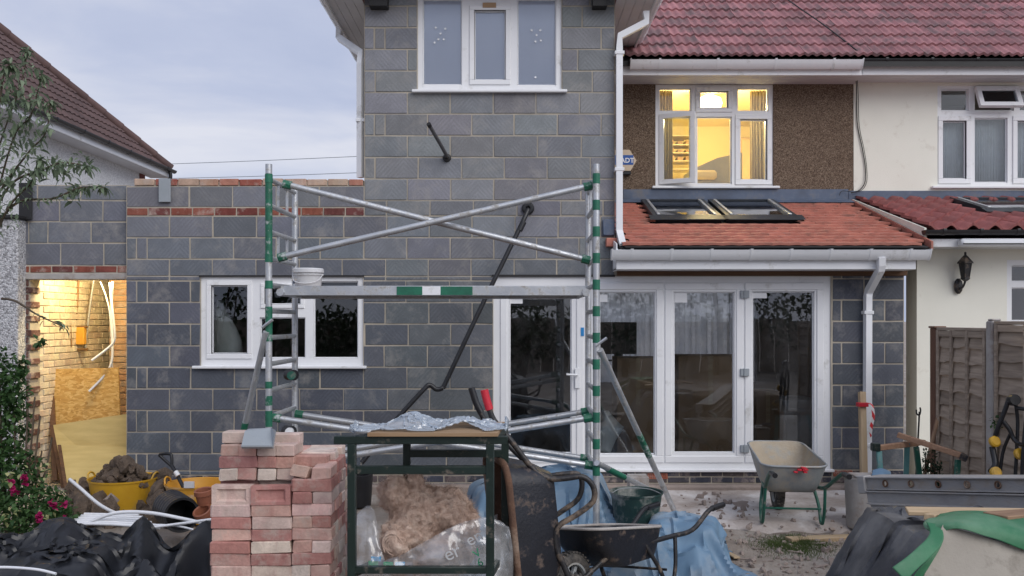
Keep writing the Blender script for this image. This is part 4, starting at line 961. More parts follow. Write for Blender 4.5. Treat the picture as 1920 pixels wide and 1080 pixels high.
# ------------------------------------------------------------------ detached house at the far left
dh = empty('detached_house', 'detached white rendered house with brown hipped tile roof', 'house', loc=(-11, 14, 0))
HX, HY1, HY0, HZ = -7.3, 18.5, 10.6, 5.0; TP = 0.968; AN = math.atan(TP)
q = MB().box((-15, HY0 + .4, 0), (HX - .38, HY1 - .4, HZ - .1)); child(q.build('wall', M['whiterender']), dh)
q = MB().box((HX - .55, HY1 - .62, 0), (HX - .36, HY1 - .38, HZ - .1)); child(q.build('corner_brickwork', mat('red brickwork', (0.20, 0.06, 0.05), None, 20, 0.9, 0.4, 60)), dh)
mx_, my_ = HX - 3.95, (HY0 + HY1) / 2; top = (mx_, my_, HZ + 3.95 * TP)
q = MB().add([(HX, HY0, HZ), (HX, HY1, HZ), (2 * mx_ - HX, HY1, HZ), (2 * mx_ - HX, HY0, HZ), top], [(0, 1, 4), (1, 2, 4), (2, 3, 4), (3, 0, 4), (0, 3, 2, 1)]); rf = child(q.build('roof', M['cable']), dh)
dt = wave_tile(.335, .40, .030, 2, .012, 12)
for r_ in range(15):
    for c_ in range(25):
        s_ = r_ * .3; tt = s_ * math.cos(AN); y = HY0 + .35 + c_ * .33
        if y + .12 > HY1 - tt - .05 or y - .16 < HY0 + tt + .0 or y < 11.6: continue
        o = link('tile', dt, M['tile_brown'], rf, (HX + .04 - tt, y, HZ + s_ * math.sin(AN) + .02))
        o.rotation_euler = (Matrix.Rotation(math.pi / 2, 3, 'Z') @ Matrix.Rotation(AN - .085 + R.uniform(-.005, .005), 3, 'X')).to_euler()
hipv = Vector((-1, -1, TP)); hl = hipv.normalized()
for k in range(14):
    p = Vector((HX + .02, HY1 + .02, HZ + .05)) + hl * (.42 * k); q_ = p + hl * .46
    h_ = MB().tube([p, q_], [.1, .085], 8); h_.build('hip_tile', M['tile_brown'], rf, smooth=50)
q = MB().box((HX - .005, HY0, HZ - .16), (HX + .018, HY1, HZ - .0), .003); child(q.build('fascia', M['upvc2']), dh)
q = MB().box((HX - .4, HY0, HZ - .165), (HX - .006, HY1, HZ - .15)); child(q.build('soffit_board', M['soffit']), dh)
gutter(dh, (HX + .02, HY0, HZ - .0), (HX + .02, HY1 + .05, HZ - .0), (1, 0, 0), .06, M['black_pl'], 9)
q = MB().tube(catmull([(HX + .07, HY1 - .15, HZ - .05), (HX + .07, HY1 - .15, HZ - .2), (HX - .1, HY1 - .2, HZ - .36), (HX - .32, HY1 - .25, HZ - .46), (HX - .33, HY1 - .25, HZ - .9)], 5), .04, 8); child(q.build('downpipe', M['black_pl'], smooth=50), dh)
# low roughcast wall of next door
lw = empty('roughcast_wall', 'low grey white roughcast garden-side wall behind the leafy shrub', 'wall', loc=(-5.8, 8.9, 0))
q = MB().box((-8.5, 8.9, 0), (X_(33, 8.9), 9.2, Z_(410, 8.9)), .01); child(q.build('wall_body', M['roughcast']), lw)
q = MB().box((-8.5, 8.86, Z_(410, 8.9)), (X_(34, 8.86), 9.24, Z_(403, 8.9)), .008); child(q.build('coping', M['cable']), lw)
# wires in the sky
for y0, y1, nm in ((333, 322, 'lower'), (306, 291, 'upper')):
    q = MB().tube(catmull([at(300, y0 + 2, 26), at(480, (y0 + y1) / 2 + 3, 25), at(720, y1, 24)], 5), .009, 4)
    tag(q.build('overhead_wire', M['grey_slate']), '%s thin wire crossing the sky beyond the flat extension' % nm, 'wire', 'overhead wires')

# ------------------------------------------------------------------ things inside the lit passage
def board(name, label, mt, corners, th, edge=None, group=None):
    """corners: top-left, top-right, bottom-right, bottom-left world points"""
    c = [Vector(p) for p in corners]; n = (c[1] - c[0]).cross(c[3] - c[0]).normalized()
    q = MB().prism(c, n * th)
    o = q.build(name, mt)
    if edge:
        d_ = (c[1] - c[0]).normalized(); e2 = MB().prism([c[0] - d_ * .035 - n * .004, c[0] + d_ * .004 - n * .004, c[3] + d_ * .004 - n * .004, c[3] - d_ * .035 - n * .004], n * (th + .012)); e2.build('board_edge_shade', edge, o)  # dark strip puts the shade beside each board into its edge colour
        e3 = MB().prism([c[0] + n * (th - .002), c[1] + n * (th - .002), c[1] + n * (th - .002) + Vector((0, 0, -.012)), c[0] + n * (th - .002) + Vector((0, 0, -.012))], n * .003)
    return tag(o, label, 'board', group)
board('chip_board', 'orange strand board leaning in the lit passage', M['osb'], [at(92, 692, 9.62), at(222, 689, 9.62), at(228, 880, 9.50), at(108, 880, 9.50)], .018, edge=M['timber_brown'], group='boards in the passage')
board('plywood_sheet', 'pale plywood sheet in front of the strand board in the passage', M['ply'], [at(99, 797, 9.40), at(252, 774, 9.40), at(252, 930, 9.28), at(128, 952, 9.22)], .018, edge=M['timber_brown'], group='boards in the passage')
board('plywood_offcut', 'smaller plywood offcut standing lowest against the plywood sheet', M['ply'], [at(114, 834, 9.28), at(238, 838, 9.28), at(240, 940, 9.12), at(131, 944, 9.10)], .02, edge=M['timber_brown'], group='boards in the passage')
board('dark_plank', 'narrow dark plank edge standing beside the passage boards', M['timber_brown'], [at(90, 700, 9.64), at(98, 700, 9.64), at(107, 900, 9.3), at(98, 900, 9.3)], .03)
def pipe(name, label, pts, r, mt, cat='pipe', group=None, k=6, n=7):
    q = MB().tube(catmull(pts, k), r, n); return tag(q.build(name, mt, smooth=60), label, cat, group)
pipe('conduit_pipe', 'white bent conduit hanging in the passage with its lower end at the strand board', [at(211, 528, 9.7), at(209, 580, 9.7), at(211, 640, 9.68), at(209, 680, 9.66), at(195, 705, 9.62), at(167, 734, 9.55)], .014, M['whitepipe'], group='hanging white conduits')
pipe('conduit_pipe', 'white bent conduit hanging in the passage and kinked above the strand board', [at(206, 530, 9.62), at(210, 575, 9.6), at(215, 620, 9.6), at(214, 640, 9.6), at(200, 655, 9.58), at(172, 676, 9.52)], .014, M['whitepipe'], group='hanging white conduits')
pipe('conduit_pipe', 'thin white conduit curving down from the passage ceiling', [at(188, 528, 9.75), at(200, 560, 9.75), at(207, 600, 9.75), at(211, 690, 9.75)], .008, M['whitepipe'], group='hanging white conduits')
M['copper'] = mat('dull copper', (0.30, 0.17, 0.07), (0.2, 0.11, 0.05), 8, 0.5, 0.1, 40, metal=0.4)
pipe('metal_conduit', 'brown metal conduit down the passage brick wall meeting the yellow box', [at(147, 524, 10.1), at(144, 580, 10.1), at(140, 630, 10.1), at(139, 650, 10.1), at(146, 655, 10.1), at(165, 655, 10.1)], .014, M['copper'], group='metal conduits')
pipe('metal_conduit', 'grey metal conduit slanting down the passage brick wall', [at(176, 524, 10.2), at(168, 580, 10.2), at(160, 652, 10.2)], .014, M['alu'], group='metal conduits')
pipe('metal_conduit', 'thin dark conduit at the passage brick wall', [at(127, 524, 9.95), at(130, 570, 9.95), at(134, 650, 9.95)], .01, M['copper'], group='metal conduits')
jb = empty('junction_box', 'small yellow junction box on the passage conduits', 'box', loc=at(150, 640, 10.12))
q = MB().box((X_(143, 10.12), 10.07, Z_(646, 10.12)), (X_(161, 10.12), 10.14, Z_(614, 10.12)), .006); child(q.build('cover', M['orange']), jb)
q = MB().box((X_(141, 10.12), 10.08, Z_(615, 10.12)), (X_(163, 10.12), 10.15, Z_(611, 10.12)), .003); child(q.build('lid', M['copper']), jb)
pl = empty('passage_lamp', 'bare bulb lighting the side passage from behind the lintel', 'lamp', loc=(-4.45, 9.75, 2.7))
q = MB().lathe([(.001, 2.46), (.025, 2.47), (.032, 2.5), (.025, 2.53), (.013, 2.56), (.013, 2.58)], 12, Matrix.Translation((-4.45, 9.45, 0))); child(q.build('bulb', mat_emit('bulb glow', (1, .74, .36), 20.0), smooth=60), pl)
q = MB().tube([(-4.45, 9.45, 2.575), (-4.45, 9.45, 2.7)], .012, 6); child(q.build('holder', M['upvc']), pl)
point('passage_light', (-4.42, 9.42, 2.45), 75, (1.0, 0.79, 0.42), .05)
# ------------------------------------------------------------------ scaffold tower
DN, DF = 6.47, 7.2
sc = empty('scaffold_tower', 'aluminium scaffold tower with green taped uprights and a crossed brace', 'scaffold', loc=(-.6, 6.8, 0))
def part(mb, name, mt, root, smooth=40): return child(mb.build(name, mt, smooth=smooth), root)
def bands(p, q, spots, r, h, mt=None):
    p, q = Vector(p), Vector(q); d = (q - p).normalized()
    for s in spots:
        c_ = p.lerp(q, s); part(MB().tube([c_ - d * h / 2, c_ + d * h / 2], r, 10), 'tape_band', mt or M['green_tape'], sc)
TR = 0.0255
XL, XR = X_(504, DN), X_(1118, DN); XLF, XRF = X_(553, DF), X_(1103, DF)
ZT = Z_(308, DN); ZTF = Z_(350, DF)
for (x, D, zt) in ((XL, DN, ZT), (XR, DN, ZT), (XLF, DF, ZTF), (XRF, DF, ZTF)):
    part(MB().tube([(x, D, .14), (x, D, zt)], TR, 12), 'upright', M['alu'], sc)
    part(MB().tube([(x, D, 0), (x, D, .3)], .017, 8).lathe([(.001, .03), (.075, .03), (.075, .04), (.02, .045), (.02, .08)], 12, Matrix.Translation((x, D, -.02))), 'foot', M['galv'], sc)
rz = [Z_(335 + 49.7 * k, DN) for k in range(12)]
for (x0, x1) in ((XL, XLF), (XR, XRF)):
    for k, z in enumerate(rz): part(MB().tube([(x0, DN, z), (x1, DF, z)], .019, 10), 'rung', M['alu'], sc)
    for t in (.33, .67):
        for za, zb in ((rz[1], rz[0]), (rz[3], rz[2])): part(MB().tube([(x0 + (x1 - x0) * t, DN + (DF - DN) * t, za), (x0 + (x1 - x0) * t, DN + (DF - DN) * t, zb)], .012, 6), 'spindle', M['alu'], sc)
# green tape and peeling paint on the uprights
for k, z in enumerate(rz):
    part(MB().tube([(XR, DN, z - .038), (XR, DN, z + .038)], TR + .0025, 12), 'tape_band', M['green_tape'], sc)
    if k in (0, 3, 4): part(MB().tube([(XL, DN, z - .03), (XL, DN, z + .03)], TR + .004, 12), 'tape_band', M['green_tape'], sc)
for (ya, yb) in ((326, 478), (575, 640), (715, 728), (742, 760), (770, 800)):
    part(MB().tube([(XL, DN, Z_(yb, DN)), (XL, DN, Z_(ya, DN))], TR + .0018, 12), 'paint_coat', M['green_peel'], sc)
def brace(a, b, r=.024, name='brace'):
    a, b = Vector(a), Vector(b); part(MB().tube([a, b], r, 10), name, M['alu'], sc)
    d = (b - a).normalized()
    for e_, s in ((a, 1), (b, -1)):
        part(MB().tube([e_ - d * s * .01, e_ + d * s * .055], r + .009, 8), 'brace_clip', M['green_peel'], sc)
brace(at(533, 345, 6.62), at(1104, 488, 6.62)); brace(at(524, 483, 6.54), at(1108, 348, 6.54))
brace(at(513, 783, 6.52), at(1110, 873, 6.52)); brace(at(1108, 783, 6.50), at(506, 878, 6.50))
brace(at(556, 776, 7.16), at(1100, 860, 7.16)); brace(at(1102, 771, 7.14), at(556, 858, 7.14))
# stabilisers
def stab(a, b, c_=None, greens=(.55, .66)):
    a, b = Vector(a), Vector(b); part(MB().tube([a, b], .024, 10), 'stabiliser', M['alu'], sc)
    part(MB().tube([a.lerp(b, greens[0]), a.lerp(b, greens[1])], .026, 10), 'tape_band', M['green_peel'], sc)
    part(MB().lathe([(.001, 0), (.05, 0), (.05, .03), (.025, .06), (.001, .06)], 12, Matrix.Translation(b - Vector((0, 0, .03)))), 'rubber_foot', M['rubber'], sc)
    part(MB().tube([a + Vector((-.03, 0, .03)), a + Vector((.05, -.01, .09))], .012, 6), 'clamp', M['alu'], sc)
stab(at(1125, 656, DN - .03), at(1268, 966, 7.75), greens=(.46, .6)); stab(at(499, 622, DN - .03), at(411, 1008, 7.0), greens=(.42, .56))
part(MB().tube([at(1119, 868, DN - .05), at(1215, 917, 7.35)], .022, 10), 'stabiliser', M['alu'], sc)
part(MB().tube([at(1139, 879, 6.6), at(1170, 895, 6.85)], .0245, 10), 'tape_band', M['green_tape'], sc)
# platform
pz = Z_(536, 6.55)
part(MB().box((X_(528, 6.55), 6.52, pz - .075), (X_(1098, 6.55), 6.545, pz), .004), 'deck_beam', M['alu'], sc)
part(MB().box((X_(528, 6.55), 7.12, pz - .085), (X_(1098, 6.55), 7.145, pz), .004), 'deck_beam', M['alu'], sc)
part(MB().box((X_(528, 6.55), 6.547, pz - .022), (X_(1098, 6.55), 7.118, pz - .004)), 'deck_board', M['timber_brown'], sc)
for (a, b, m_) in ((744, 792, 'green_tape'), (792, 826, 'upvc2'), (826, 886, 'green_tape')):
    part(MB().box((X_(a, 6.52), 6.514, pz - .07), (X_(b, 6.52), 6.5205, pz - .006)), 'deck_sticker', M[m_], sc)
for x in (X_(528, 6.55), X_(1098, 6.55)):
    part(MB().tube([(x, 6.5, pz - .05), (x, 7.17, pz - .05)], .03, 8), 'deck_hook', M['alu'], sc)
for (px, py, D, c_) in ((547, 703, 7.1, 'md_green'), (543, 808, 7.1, 'upvc2')):
    p = at(px, py, D); part(MB().tube([p + Vector((-.04, .03, 0)), p + Vector((.03, -.03, 0))], .045, 10), 'knob', M['black_pl'], sc); part(MB().tube([p + Vector((.01, -.03, 0)), p + Vector((.015, -.075, 0))], .035, 12), 'knob', M[c_], sc)
# bucket on the deck
bk = empty('paint_bucket', 'white lidded plastic bucket standing on the scaffold deck', 'bucket', loc=at(579, 536, 6.85))
bc = Matrix.Translation((X_(578, 6.85), 6.85, pz - .003))
part(MB().lathe([(.001, 0), (.10, 0), (.106, .08), (.113, .125), (.113, .13), (.1, .13)], 28, bc), 'body', M['bucket_w'], bk)
part(MB().lathe([(.122, .118), (.122, .146), (.115, .152), (.001, .15)], 28, bc), 'lid', M['upvc2'], bk)
part(MB().lathe([(.117, .096), (.119, .1), (.117, .104)], 28, bc), 'rim_ring', M['bucket_w'], bk)
part(MB().tube(catmull([bc @ Vector((-.118, 0, .108)), bc @ Vector((-.09, -.09, .05)), bc @ Vector((0, -.118, .03)), bc @ Vector((.09, -.09, .05)), bc @ Vector((.118, 0, .108))], 5), .004, 6), 'handle', M['upvc2'], bk)
part(MB().box(bc @ Vector((-.112, -.035, .03)), bc @ Vector((-.1, -.03, .06))), 'label', M['lead'], bk)

# ------------------------------------------------------------------ pipes on the wall
wp = empty('waste_pipe', 'long black waste pipe leaning from a wall collar down to the ground', 'pipe', loc=at(990, 392, 8.98))
pts = [at(990, 392, 9.0), at(988, 396, 8.88), at(982, 412, 8.82), at(905, 570, 8.7), at(838, 712, 8.62), at(830, 727, 8.61), at(818, 730, 8.6), at(806, 722, 8.6), at(795, 730, 8.58), at(745, 785, 8.5), at(678, 868, 8.35)]
ps = [pts[0]] + catmull(pts[1:], 4); part(MB().tube(ps, .024, 10), 'pipe_run', M['black_pl'], wp)
part(MB().lathe([(.026, 0), (.062, 0), (.066, .02), (.05, .035), (.026, .035)], 20, Matrix.Translation(at(990, 391, 8.99)) @ Matrix.Rotation(math.pi / 2, 4, 'X')), 'collar', M['black_pl'], wp)
for t in ((978, 424), (700, 841)):
    c_ = at(t[0], t[1], 8.81 if t[0] > 900 else 8.41); d = (at(905, 570, 8.7) - at(982, 412, 8.82)).normalized() if t[0] > 900 else (pts[-1] - pts[-2]).normalized()
    part(MB().tube([c_ - d * .05, c_ + d * .05], .031, 10), 'coupling', M['black_pl'], wp)
part(MB().lathe([(.001, 0), (.11, 0), (.12, .12), (.13, .3), (.1, .3), (.09, .1), (.001, .05)], 20, Matrix.Translation((X_(674, 8.3), 8.3, .02))), 'gully', M['black_pl'], wp)
op = empty('overflow_pipe', 'short dark overflow pipe sticking out of the upper block wall', 'pipe', loc=at(838, 297, 8.99))
part(MB().tube([at(838, 296, 9.0), at(837, 291, 8.93), at(830, 278, 8.85), at(804, 233, 8.55)], .019, 10), 'pipe_run', mat('dark grey pipe', (.09, .09, .095), None, 6, .5, .1), op)
part(MB().lathe([(.02, 0), (.045, 0), (.04, .03), (.02, .04)], 12, Matrix.Translation(at(838, 296, 8.995)) @ Matrix.Rotation(math.pi / 2, 4, 'X')), 'sealant', M['cable'], op)
part(MB().tube([at(806, 237, 8.57), at(803.5, 232, 8.54)], .022, 10), 'end_cap', M['cable'], op)

# ------------------------------------------------------------------ reclaimed brick stack
BK = []
for v in range(5):
    q = MB().box((-.1075, -.051, -.0325), (.1075, .051, .0325), .005); rr = random.Random(v)
    q.v = [(x + rr.uniform(-.004, .004), y + rr.uniform(-.004, .004), z + rr.uniform(-.003, .003)) for x, y, z in q.v]; BK.append(q.mesh('reclaimed_brick'))
fb = MB()                                            # frogged bed face, recess towards -z
W2, H2, D2 = .1075, .051, .0325
o1 = [(-W2, -H2), (W2, -H2), (W2, H2), (-W2, H2)]; o2 = [(-.082, -.034), (.082, -.034), (.082, .034), (-.082, .034)]; o3 = [(-.068, -.024), (.068, -.024), (.068, .024), (-.068, .024)]
fb.add([(x, y, -D2) for x, y in o1] + [(x, y, -D2) for x, y in o2] + [(x, y, -D2 + .016) for x, y in o3] + [(x, y, D2) for x, y in o1],
       [(i, (i + 1) % 4, 4 + (i + 1) % 4, 4 + i) for i in range(4)] + [(4 + i, 4 + (i + 1) % 4, 8 + (i + 1) % 4, 8 + i) for i in range(4)] + [(8, 9, 10, 11), (15, 14, 13, 12)] + [(i, 12 + i, 12 + (i + 1) % 4, (i + 1) % 4) for i in range(4)])
FROG = fb.mesh('reclaimed_brick')
PINK = [(0.60, 0.42, 0.365), (0.52, 0.315, 0.265), (0.62, 0.485, 0.42), (0.57, 0.375, 0.32), (0.63, 0.54, 0.465), (0.42, 0.21, 0.185), (0.57, 0.44, 0.40)]
PNAME = {0: 'pink', 1: 'reddish', 2: 'buff', 3: 'salmon', 4: 'cream', 5: 'dark red', 6: 'greyish pink'}
ORD = ['top', 'second', 'third', 'fourth', 'fifth', 'sixth', 'seventh', 'eighth', 'ninth', 'tenth', 'eleventh', 'twelfth', 'thirteenth', 'fourteenth', 'fifteenth', 'sixteenth', 'seventeenth']
_used = {}
def rbrick(c, orient, where, me=None, rot=None):
    k = R.randrange(7)
    r_ = rot if rot is not None else (0, R.uniform(-.012, .012), (0 if orient == 'x' else math.pi / 2) + R.uniform(-.03, .03))
    o = link('reclaimed_brick', me or R.choice(BK), M['brick'], None, Vector(c) + Vector((R.uniform(-.004, .004), R.uniform(-.007, .007), 0)), r_, jit(PINK[k], .1))
    return tag(o, '%s reclaimed brick, %s' % (PNAME[k], where), 'brick', 'reclaimed bricks in the stack')
SD = 4.70; L0 = .793; PT = .0665
xa, xb, xc = -1.523, -1.303, -1.083
for j in range(12):
    zc = L0 - PT * (j + .5)
    if zc < .0: break
    rbrick((xa, SD + .051, zc), 'x', '%s lengthwise course below the frogged bricks, outer column' % ORD[j]); rbrick((xb, SD + .051, zc), 'x', '%s lengthwise course below the frogged bricks, middle column' % ORD[j])
    if j < 9: rbrick((xa, SD + .158, zc), 'x', '%s course, second row back in the outer column' % ORD[j]) ; rbrick((xb, SD + .158, zc), 'x', '%s course, second row back in the middle column' % ORD[j])
fr = (math.radians(90), 0, 0)
for x, nm in ((xa, 'outer'), (xb, 'middle')): rbrick((x, SD + .0325, L0 + .052), 'x', 'stood on edge with its frog showing, %s column' % nm, FROG, (math.radians(-90), R.uniform(-.02, .02), R.uniform(-.02, .02)))
for x, nm in ((xa, 'outer'), (xb, 'middle')):
    for rowb in (1, 2, 3): rbrick((x, SD + .09 + .107 * rowb, L0 + .04), 'x', 'bedded %s row behind the frogged bricks, %s column' % (ORD[rowb], nm))
    rbrick((x, SD + .2, L0 + .1), 'x', 'bedded above the frogged bricks in the %s column' % nm)
zt0 = .91; UDp = 4.79
heads = [-1.562, -1.458, -1.350, -1.246]
for r_ in range(3):
    zc = zt0 + PT * (r_ + .5); nm = ('lowest', 'middle', 'highest')[r_]
    if r_ == 1: rbrick((-1.51, UDp + .051, zc), 'x', 'lying lengthwise in the %s course of the set-back top' % nm); xs_ = [(2, heads[2]), (3, heads[3])]
    else: xs_ = list(enumerate(heads))
    for i_, x in xs_: rbrick((x, UDp + .1075, zc), 'y', '%s header of the %s course in the set-back top' % (ORD[i_] if i_ else 'first', nm))
    for i_, x in enumerate(heads):
        if r_ < 2: rbrick((x, UDp + .33, zc), 'y', '%s header at the back of the %s set-back course' % (ORD[i_] if i_ else 'first', nm))
for i_ in range(4): rbrick((-1.14 + .03 * (i_ % 2), SD + .20 + .107 * i_, zt0 + PT * 1.45), 'x', 'laid flat in the step beside the top, %s from the front' % (ORD[i_] if i_ else 'first'))
for i_ in range(4): rbrick((-1.14 + .01 * (i_ % 2), SD + .20 + .107 * i_, zt0 + PT * .45), 'x', 'supporting the step beside the top, %s from the front' % (ORD[i_] if i_ else 'first'))
rbrick((-1.50, UDp + .09, zt0 + PT * 3.5), 'x', 'single one on the summit of the stack under the grey wedge')
rbrick((-1.30, UDp + .16, zt0 + PT * 3.2), 'x', 'small end showing behind the grey wedge')
CT = .932
for j in range(15):
    zc = CT - PT * (j + .5)
    if zc < 0: break
    if j % 2 == 0:
        for i_ in range(5): rbrick((xc + .0, SD + .051 + .107 * i_, zc), 'x', '%s course of the inner column, %s' % (ORD[j], 'lengthwise at the front' if i_ == 0 else '%s end along its side' % ORD[i_]))
    else:
        for i_, x in enumerate((xc - .055, xc + .053)):
            rbrick((x, SD + .1075, zc), 'y', '%s course of the inner column, %s header at the front' % (ORD[j], ('outer', 'inner')[i_]))
        for i_ in (1,): rbrick((xc + .053, SD + .1075 + .22 * i_, zc), 'y', '%s course of the inner column, lengthwise along its side' % ORD[j])
        rbrick((xc, SD + .051 + .107 * 4, zc), 'x', '%s course of the inner column, far end of its side' % ORD[j])
rbrick((xc + .05, SD + .112, CT + .033), 'y', 'pale header crowning the inner column')
rbrick((xc + .05, SD + .335, CT + .033), 'y', 'laid behind the pale header on the inner column')
rbrick((xc - .065, SD + .09, CT + .028), 'x', 'broken half tilted on the inner column', rot=(.15, .25, 1.35)).scale = (.55, 1, .95)
q = MB(); rr = random.Random(3)
for k in range(40):
    c_ = Vector((xc - .02 + rr.uniform(-.07, .03), SD + .2 + rr.uniform(0, .25), CT + .06 + rr.uniform(0, .012))); s = rr.uniform(.006, .016)
    q.box(c_ - Vector((s, s * .7, s * .5)), c_ + Vector((s, s * .7, s * .5)), s * .3, Matrix.Translation(c_) @ Euler((rr.random(), rr.random(), rr.random() * 3)).to_matrix().to_4x4() @ Matrix.Translation(-c_))
tag(q.build('brick_crumbs', mat('brick crumbs', (.38, .14, .10), (.28, .09, .06), 20, .95, .5)), 'red brick crumbs scattered on top of the brick stack', 'rubble', kind='stuff')
# grey wedge on top
q = MB(); wv = [at(452, 838, 4.66), at(511, 838, 4.66), at(516, 806, 4.72), at(508, 802, 4.85), at(466, 804, 4.85), at(459, 808, 4.74)]
q.prism(wv, (0, .02, -.012)); q.prism([at(452, 838, 4.66), at(511, 838, 4.66), at(510, 832, 4.85), at(460, 832, 4.85)], (0, 0, .008))
tag(q.build('grey_wedge', M['grey_slate']), 'grey ridge-shaped plastic wedge lying on top of the brick stack', 'wedge')

# ------------------------------------------------------------------ steel bench frame
bn = empty('work_bench', 'dark green angle steel bench frame beside the brick stack', 'bench', loc=(-.45, 4.8, 0))
NLx, NRx = at(660, 840, 4.4), at(919, 840, 4.4); FLx, FRx = at(763, 830, 4.86), at(947, 830, 4.86)
ZB = Z_(832, 4.4)
for nm, p in (('n', NLx), ('n', NRx), ('f', FLx), ('f', FRx)):
    part(MB().bar((p.x, p.y, 0), (p.x, p.y, ZB), .042, .042, .003), 'leg', M['dk_green'], bn)
def rail(p, q, z, w_=.04, h=.04): part(MB().bar((p.x, p.y, z), (q.x, q.y, z), w_, h, .003), 'rail', M['dk_green'], bn)
ext = Vector((.09, 0, 0)); dpt = Vector((0, .03, 0))
rail(NLx - ext - dpt * 0, NRx + ext, ZB + .02); rail(FLx, FRx, ZB + .02); rail(NLx, FLx, ZB + .018, .036, .036); rail(NRx, FRx, ZB + .018, .036, .036)
rail(NLx + Vector((.01, .004, 0)), NRx + Vector((-.01, .004, 0)), Z_(881, 4.4)); rail(FLx, FRx, Z_(850, 4.86)); rail(NLx, NRx, Z_(1068, 4.4), .038, .034); rail(NLx, FLx, Z_(1068, 4.4) - .02, .036, .036); rail(NRx, FRx, Z_(1068, 4.4) - .02, .036, .036); rail(FLx, FRx, Z_(1068, 4.4) - .02)
bm_ = MB().prism([(NLx.x + .085, 4.36, ZB + .042), (NRx.x + .04, 4.36, ZB + .042), (FRx.x - .0, 4.84, ZB + .042), (FLx.x - .1, 4.84, ZB + .042)], (0, 0, .018))
tag(bm_.build('bench_board', mat_wood('edge-worn chipboard', (.40, .28, .17), (.25, .15, .08), 0)), 'worn wooden board lying on the green bench frame', 'board')

# ------------------------------------------------------------------ small cloth solver for sheets
def cloth(nu, nv, P0, slack, H, steps=110, iters=8, seed=0, bend=.25, grav=-.0016, fric=.5, wind=.004, thick=.004, pin=None):
    rs = np.random.RandomState(seed); p = P0.astype(float).copy(); p[..., 2] += 0
    du = np.linalg.norm(P0[:, 1:] - P0[:, :-1], axis=2) * slack; dv = np.linalg.norm(P0[1:] - P0[:-1], axis=2) * slack
    # coarse random push so that it buckles into folds
    k = 7; co = rs.normal(size=(nv // k + 3, nu // k + 3)); iy, ix = np.mgrid[0:nv, 0:nu] / k
    a, b = iy.astype(int), ix.astype(int); fy, fx = iy - a, ix - b; fy = fy * fy * (3 - 2 * fy); fx = fx * fx * (3 - 2 * fx)
    sm = co[a, b] * (1 - fy) * (1 - fx) + co[a + 1, b] * fy * (1 - fx) + co[a, b + 1] * (1 - fy) * fx + co[a + 1, b + 1] * fy * fx
    p[..., 2] += wind * 6 * sm + rs.normal(size=(nv, nu)) * .002; v = np.zeros_like(p)
    dd1 = np.sqrt(du[1:] ** 2 + dv[:, 1:] ** 2)
    def con(A, B, L, s):
        d = p[B] - p[A]; l = np.linalg.norm(d, axis=-1, keepdims=True) + 1e-9
        c_ = d * ((l - L[..., None]) / l) * (.5 * s); p[A] += c_; p[B] -= c_
    S_ = slice
    for st in range(steps):
        old = p.copy(); v[..., 2] += grav; p = p + v
        for it in range(iters):
            for o in (0, 1):
                n_ = (nu - o) // 2; con((S_(None), S_(o, o + 2 * n_ - 1, 2)), (S_(None), S_(o + 1, o + 2 * n_, 2)), du[:, o:o + 2 * n_ - 1:2], 1)
                n_ = (nv - o) // 2; con((S_(o, o + 2 * n_ - 1, 2),), (S_(o + 1, o + 2 * n_, 2),), dv[o:o + 2 * n_ - 1:2], 1)
            con((S_(0, -1), S_(0, -1)), (S_(1, None), S_(1, None)), dd1, .35); con((S_(0, -1), S_(1, None)), (S_(1, None), S_(0, -1)), dd1, .35)
            if it == iters - 1 and bend:
                for o in (0, 2):
                    con((S_(None), S_(o, -2)), (S_(None), S_(o + 2, None)), (du[:, :-1] + du[:, 1:])[:, o:], bend * .5); con((S_(o, -2),), (S_(o + 2, None),), (dv[:-1] + dv[1:])[o:], bend * .5)
            h = H(p[..., 0], p[..., 1]) + thick; hit = p[..., 2] < h
            p[..., 2] = np.where(hit, h, p[..., 2])
            p[hit, 0] = old[hit, 0] + (p[hit, 0] - old[hit, 0]) * (1 - fric); p[hit, 1] = old[hit, 1] + (p[hit, 1] - old[hit, 1]) * (1 - fric)
            if pin is not None: p[pin] = P0[pin]
        v = (p - old) * .96
        sp = np.linalg.norm(v, axis=-1, keepdims=True); v *= np.minimum(1, .03 / (sp + 1e-9))
    return p
def cloth_mesh(name, p, mt, th=.003, sub=0, sm=38):
    nv, nu = p.shape[:2]; q = MB(); q.add([tuple(x) for x in p.reshape(-1, 3)], [(j * nu + i, j * nu + i + 1, (j + 1) * nu + i + 1, (j + 1) * nu + i) for j in range(nv - 1) for i in range(nu - 1)])
    o = q.build(name, mt, smooth=sm)
    if sub: s = o.modifiers.new('sub', 'SUBSURF'); s.levels = s.render_levels = sub
    m_ = o.modifiers.new('thick', 'SOLIDIFY'); m_.thickness = th
    return o
def grid0(x0, x1, y0, y1, nu, nv, z, rot=0.0):
    X, Y = np.meshgrid(np.linspace(x0, x1, nu), np.linspace(y0, y1, nv)); cx_, cy_ = (x0 + x1) / 2, (y0 + y1) / 2
    c_, s = math.cos(rot), math.sin(rot); X2 = cx_ + (X - cx_) * c_ - (Y - cy_) * s; Y2 = cy_ + (X - cx_) * s + (Y - cy_) * c_
    return np.stack([X2, Y2, np.full_like(X, z)], -1)
def lump(x, y, cx_, cy_, rx, ry, h, pw=4, rot=0.0):
    c_, s = math.cos(rot), math.sin(rot); u = ((x - cx_) * c_ + (y - cy_) * s) / rx; w_ = (-(x - cx_) * s + (y - cy_) * c_) / ry
    return h * np.clip(1 - (np.abs(u) ** pw + np.abs(w_) ** pw), 0, 1) ** (1 / pw)
